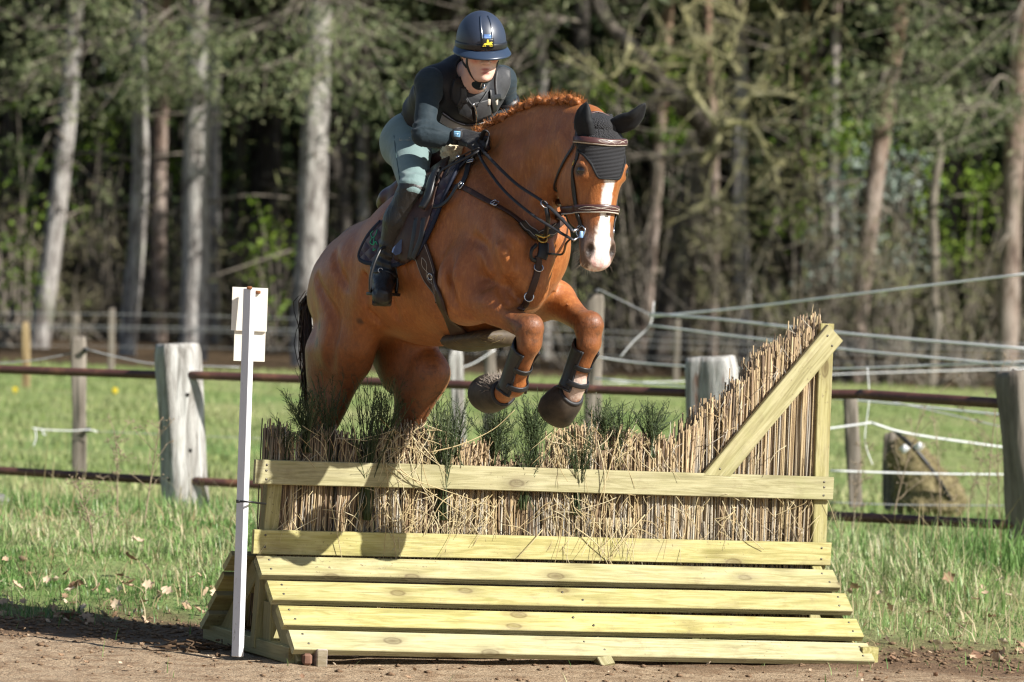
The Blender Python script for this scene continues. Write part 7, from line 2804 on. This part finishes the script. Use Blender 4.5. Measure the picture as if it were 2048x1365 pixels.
# ---- riding crop held in the right hand
crop = empty('riding_crop', RFIST, 'black riding crop with a blue leather flap held in the rider\'s right hand', 'riding crop')
q = [RFIST + np.array((.03, -.01, .035)), RFIST, P(905, 352, 14.70), P(860, 415, 14.72), P(814, 478, 14.75)]
mesh_obj('shaft', *tube_geo(spline(q, 8), np.interp(np.linspace(0, 1, 33), [0, .25, 1], [.008, .006, .0038]), 8), M_BLACK, crop)
mesh_obj('collar', *tube_geo([P(918, 312, 14.69), P(914, 318, 14.69)], .0085, 10), M_STEEL, crop)
M_FLAPB = simple('worn_blue_leather', (.030, .050, .110), (.045, .075, .15), 40, .5, .4, .4, .002)
fl_ = MB()
pa, pb_ = P(812, 481, 14.74), P(790, 505, 14.74)
dd = unit(pb_ - pa); sd_ = unit(np.cross(dd, (0, -1, 0)))
for (x0, x1, w0, w1) in ((0, .012, .006, .017), (.012, .056, .017, .017), (.056, .070, .017, .010)):
    for nn in (1,):
        a0, a1 = pa + dd * x0, pa + dd * x1
        V = [a0 - sd_ * w0 + np.array((0, -.003, 0)), a0 + sd_ * w0 + np.array((0, -.003, 0)), a1 + sd_ * w1 + np.array((0, -.003, 0)), a1 - sd_ * w1 + np.array((0, -.003, 0))]
        V += [v + np.array((0, .006, 0)) for v in V]
        fl_.add(V, [(0, 1, 2, 3), (7, 6, 5, 4), (0, 4, 5, 1), (1, 5, 6, 2), (2, 6, 7, 3), (3, 7, 4, 0)])
fl_.build('blue_flap', M_FLAPB, crop, False)

# ------------------------------------------------------------------ mane, braids, whiskers, tail
M_MANE = simple('chestnut_mane', (.20, .060, .014), (.36, .13, .035), 40, .5, .4, .6, .004, (1, 1, 1))
crest = spline([Q(*p, 0) for p in ((930, 300), (965, 288), (1003, 266), (1040, 246), (1075, 231), (1110, 224), (1140, 224), (1166, 228))], 10)
crest, cn = HFIELD.snap(crest, .002)
nb_ = 15
for i in range(nb_):
    t = (i + .5) / nb_ * (len(crest) - 1)
    c = crest[int(t)] + HR * random.uniform(.020, .030) + cn[int(t)] * random.uniform(-.002, .009)
    f = Field(c - .05, c + .05, .0042)
    r_ = .018 * random.uniform(.75, 1.25) * (1.0 if i > 3 else .8)
    for j in range(5):
        a = j * 1.3 + random.random() * 1.2; q_r = random.uniform(.38, .70)
        f.ell(c + np.array((math.cos(a) * .010, random.gauss(0, .004), math.sin(a) * .010 - .002)), (r_ * q_r, r_ * .8, r_ * q_r), k=.003)
    f.seg(c, crest[int(t)] + cn[int(t)] * .008, r_ * .6, r_ * .4, k=.006)
    v_, q_ = f.surface(0)
    mesh_obj('mane_braid', v_, q_, M_MANE, horse)


def strands(name, roots, dirs, lens, w, mat, parent, droop=.0, seg=3, seed=1):
    r_ = np.random.default_rng(seed)
    V, F, A = [], [], []
    for o, d, L in zip(roots, dirs, lens):
        d = unit(d); s_ = unit(np.cross(d, r_.normal(size=3)))
        base = len(V); p = np.array(o, float); tone = r_.random()
        for j in range(seg + 1):
            ww = w * (1 - .85 * j / seg)
            V += [p - s_ * ww, p + s_ * ww]; A += [tone, tone]
            d = unit(d + np.array((0, 0, -droop)) + r_.normal(size=3) * .12)
            p = p + d * L / seg
        for j in range(seg):
            F.append((base + 2 * j, base + 2 * j + 1, base + 2 * j + 3, base + 2 * j + 2))
    o = mesh_obj(name, np.array(V), F, mat, parent, True, {'tone': np.array(A)})
    o['kind'] = 'stuff'
    return o


M_HAIR = leaf_mat('chestnut_hair', [(.20, .06, .014), (.36, .13, .035), (.50, .22, .075)], .45, .25)
n = 6500
ti = RNG.integers(8, len(crest) - 1, n)
rt = crest[ti] + RNG.normal(size=(n, 3)) * .009 - cn[ti] * .004 + HR * (RNG.random(n) * .03 * (RNG.random(n) < .5))[:, None]
dr = cn[ti] + RNG.normal(size=(n, 3)) * .6 + np.outer(RNG.normal(.25, .3, n), HR)
ln = np.abs(RNG.normal(.022, .009, n)) * np.interp(ti / len(crest), [0, .3, .6, .85, 1], [.5, .8, 1.3, 1.2, .7])
strands('mane_hair', rt, dr, ln, .0007, M_HAIR, horse, .1, 3, 3)
# tail
dock = Q(655, 585, 0) - HF * .05
n = 230
rt = dock + RNG.normal(size=(n, 3)) * np.array((.018, .018, .02))
V, F = [], []
M_TAIL = leaf_mat('dark_tail_hair', [(.012, .008, .006), (.03, .016, .01), (.06, .028, .014)], .45, .1)
tl = MB()
for i in range(n):
    e = dock - HF * RNG.uniform(.02, .20) + HR * RNG.normal(0, .025)
    L = RNG.uniform(.30, .52)
    q = spline([rt[i], dock - HF * RNG.uniform(.08, .13) + RNG.normal(size=3) * .012 + np.array((0, 0, -.06)), dock - HF * RNG.uniform(.06, .11) + RNG.normal(size=3) * .012 + np.array((0, 0, -L * .55)), dock - HF * RNG.uniform(.02, .09) + RNG.normal(size=3) * .018 + np.array((0, 0, -L))], 3)
    s_ = unit(RNG.normal(size=3) * np.array((1, 1, .1))) * .0018
    k_ = len(q)
    tl.add(np.concatenate([q - s_, q + s_]), [(j, j + 1, k_ + j + 1, k_ + j) for j in range(k_ - 1)], RNG.random())
tail = tl.build('tail', M_TAIL, horse)
# whiskers and chin hair
n = 90
wr_ = np.array([HD(RNG.choice((-1, 1)) * RNG.uniform(.01, .055), RNG.uniform(-.05, .05), RNG.uniform(-.575, -.50)) for _ in range(n)])
wr_, wn = HFIELD.snap(wr_, -.001)
strands('whiskers', wr_, wn + np.array((0, -.1, -.5)) + RNG.normal(size=(n, 3)) * .3, RNG.uniform(.015, .042, n), .0005, leaf_mat('pale_whisker', [(.25, .18, .12), (.5, .42, .33)], .5, .2), horse, .0, 3, 5)
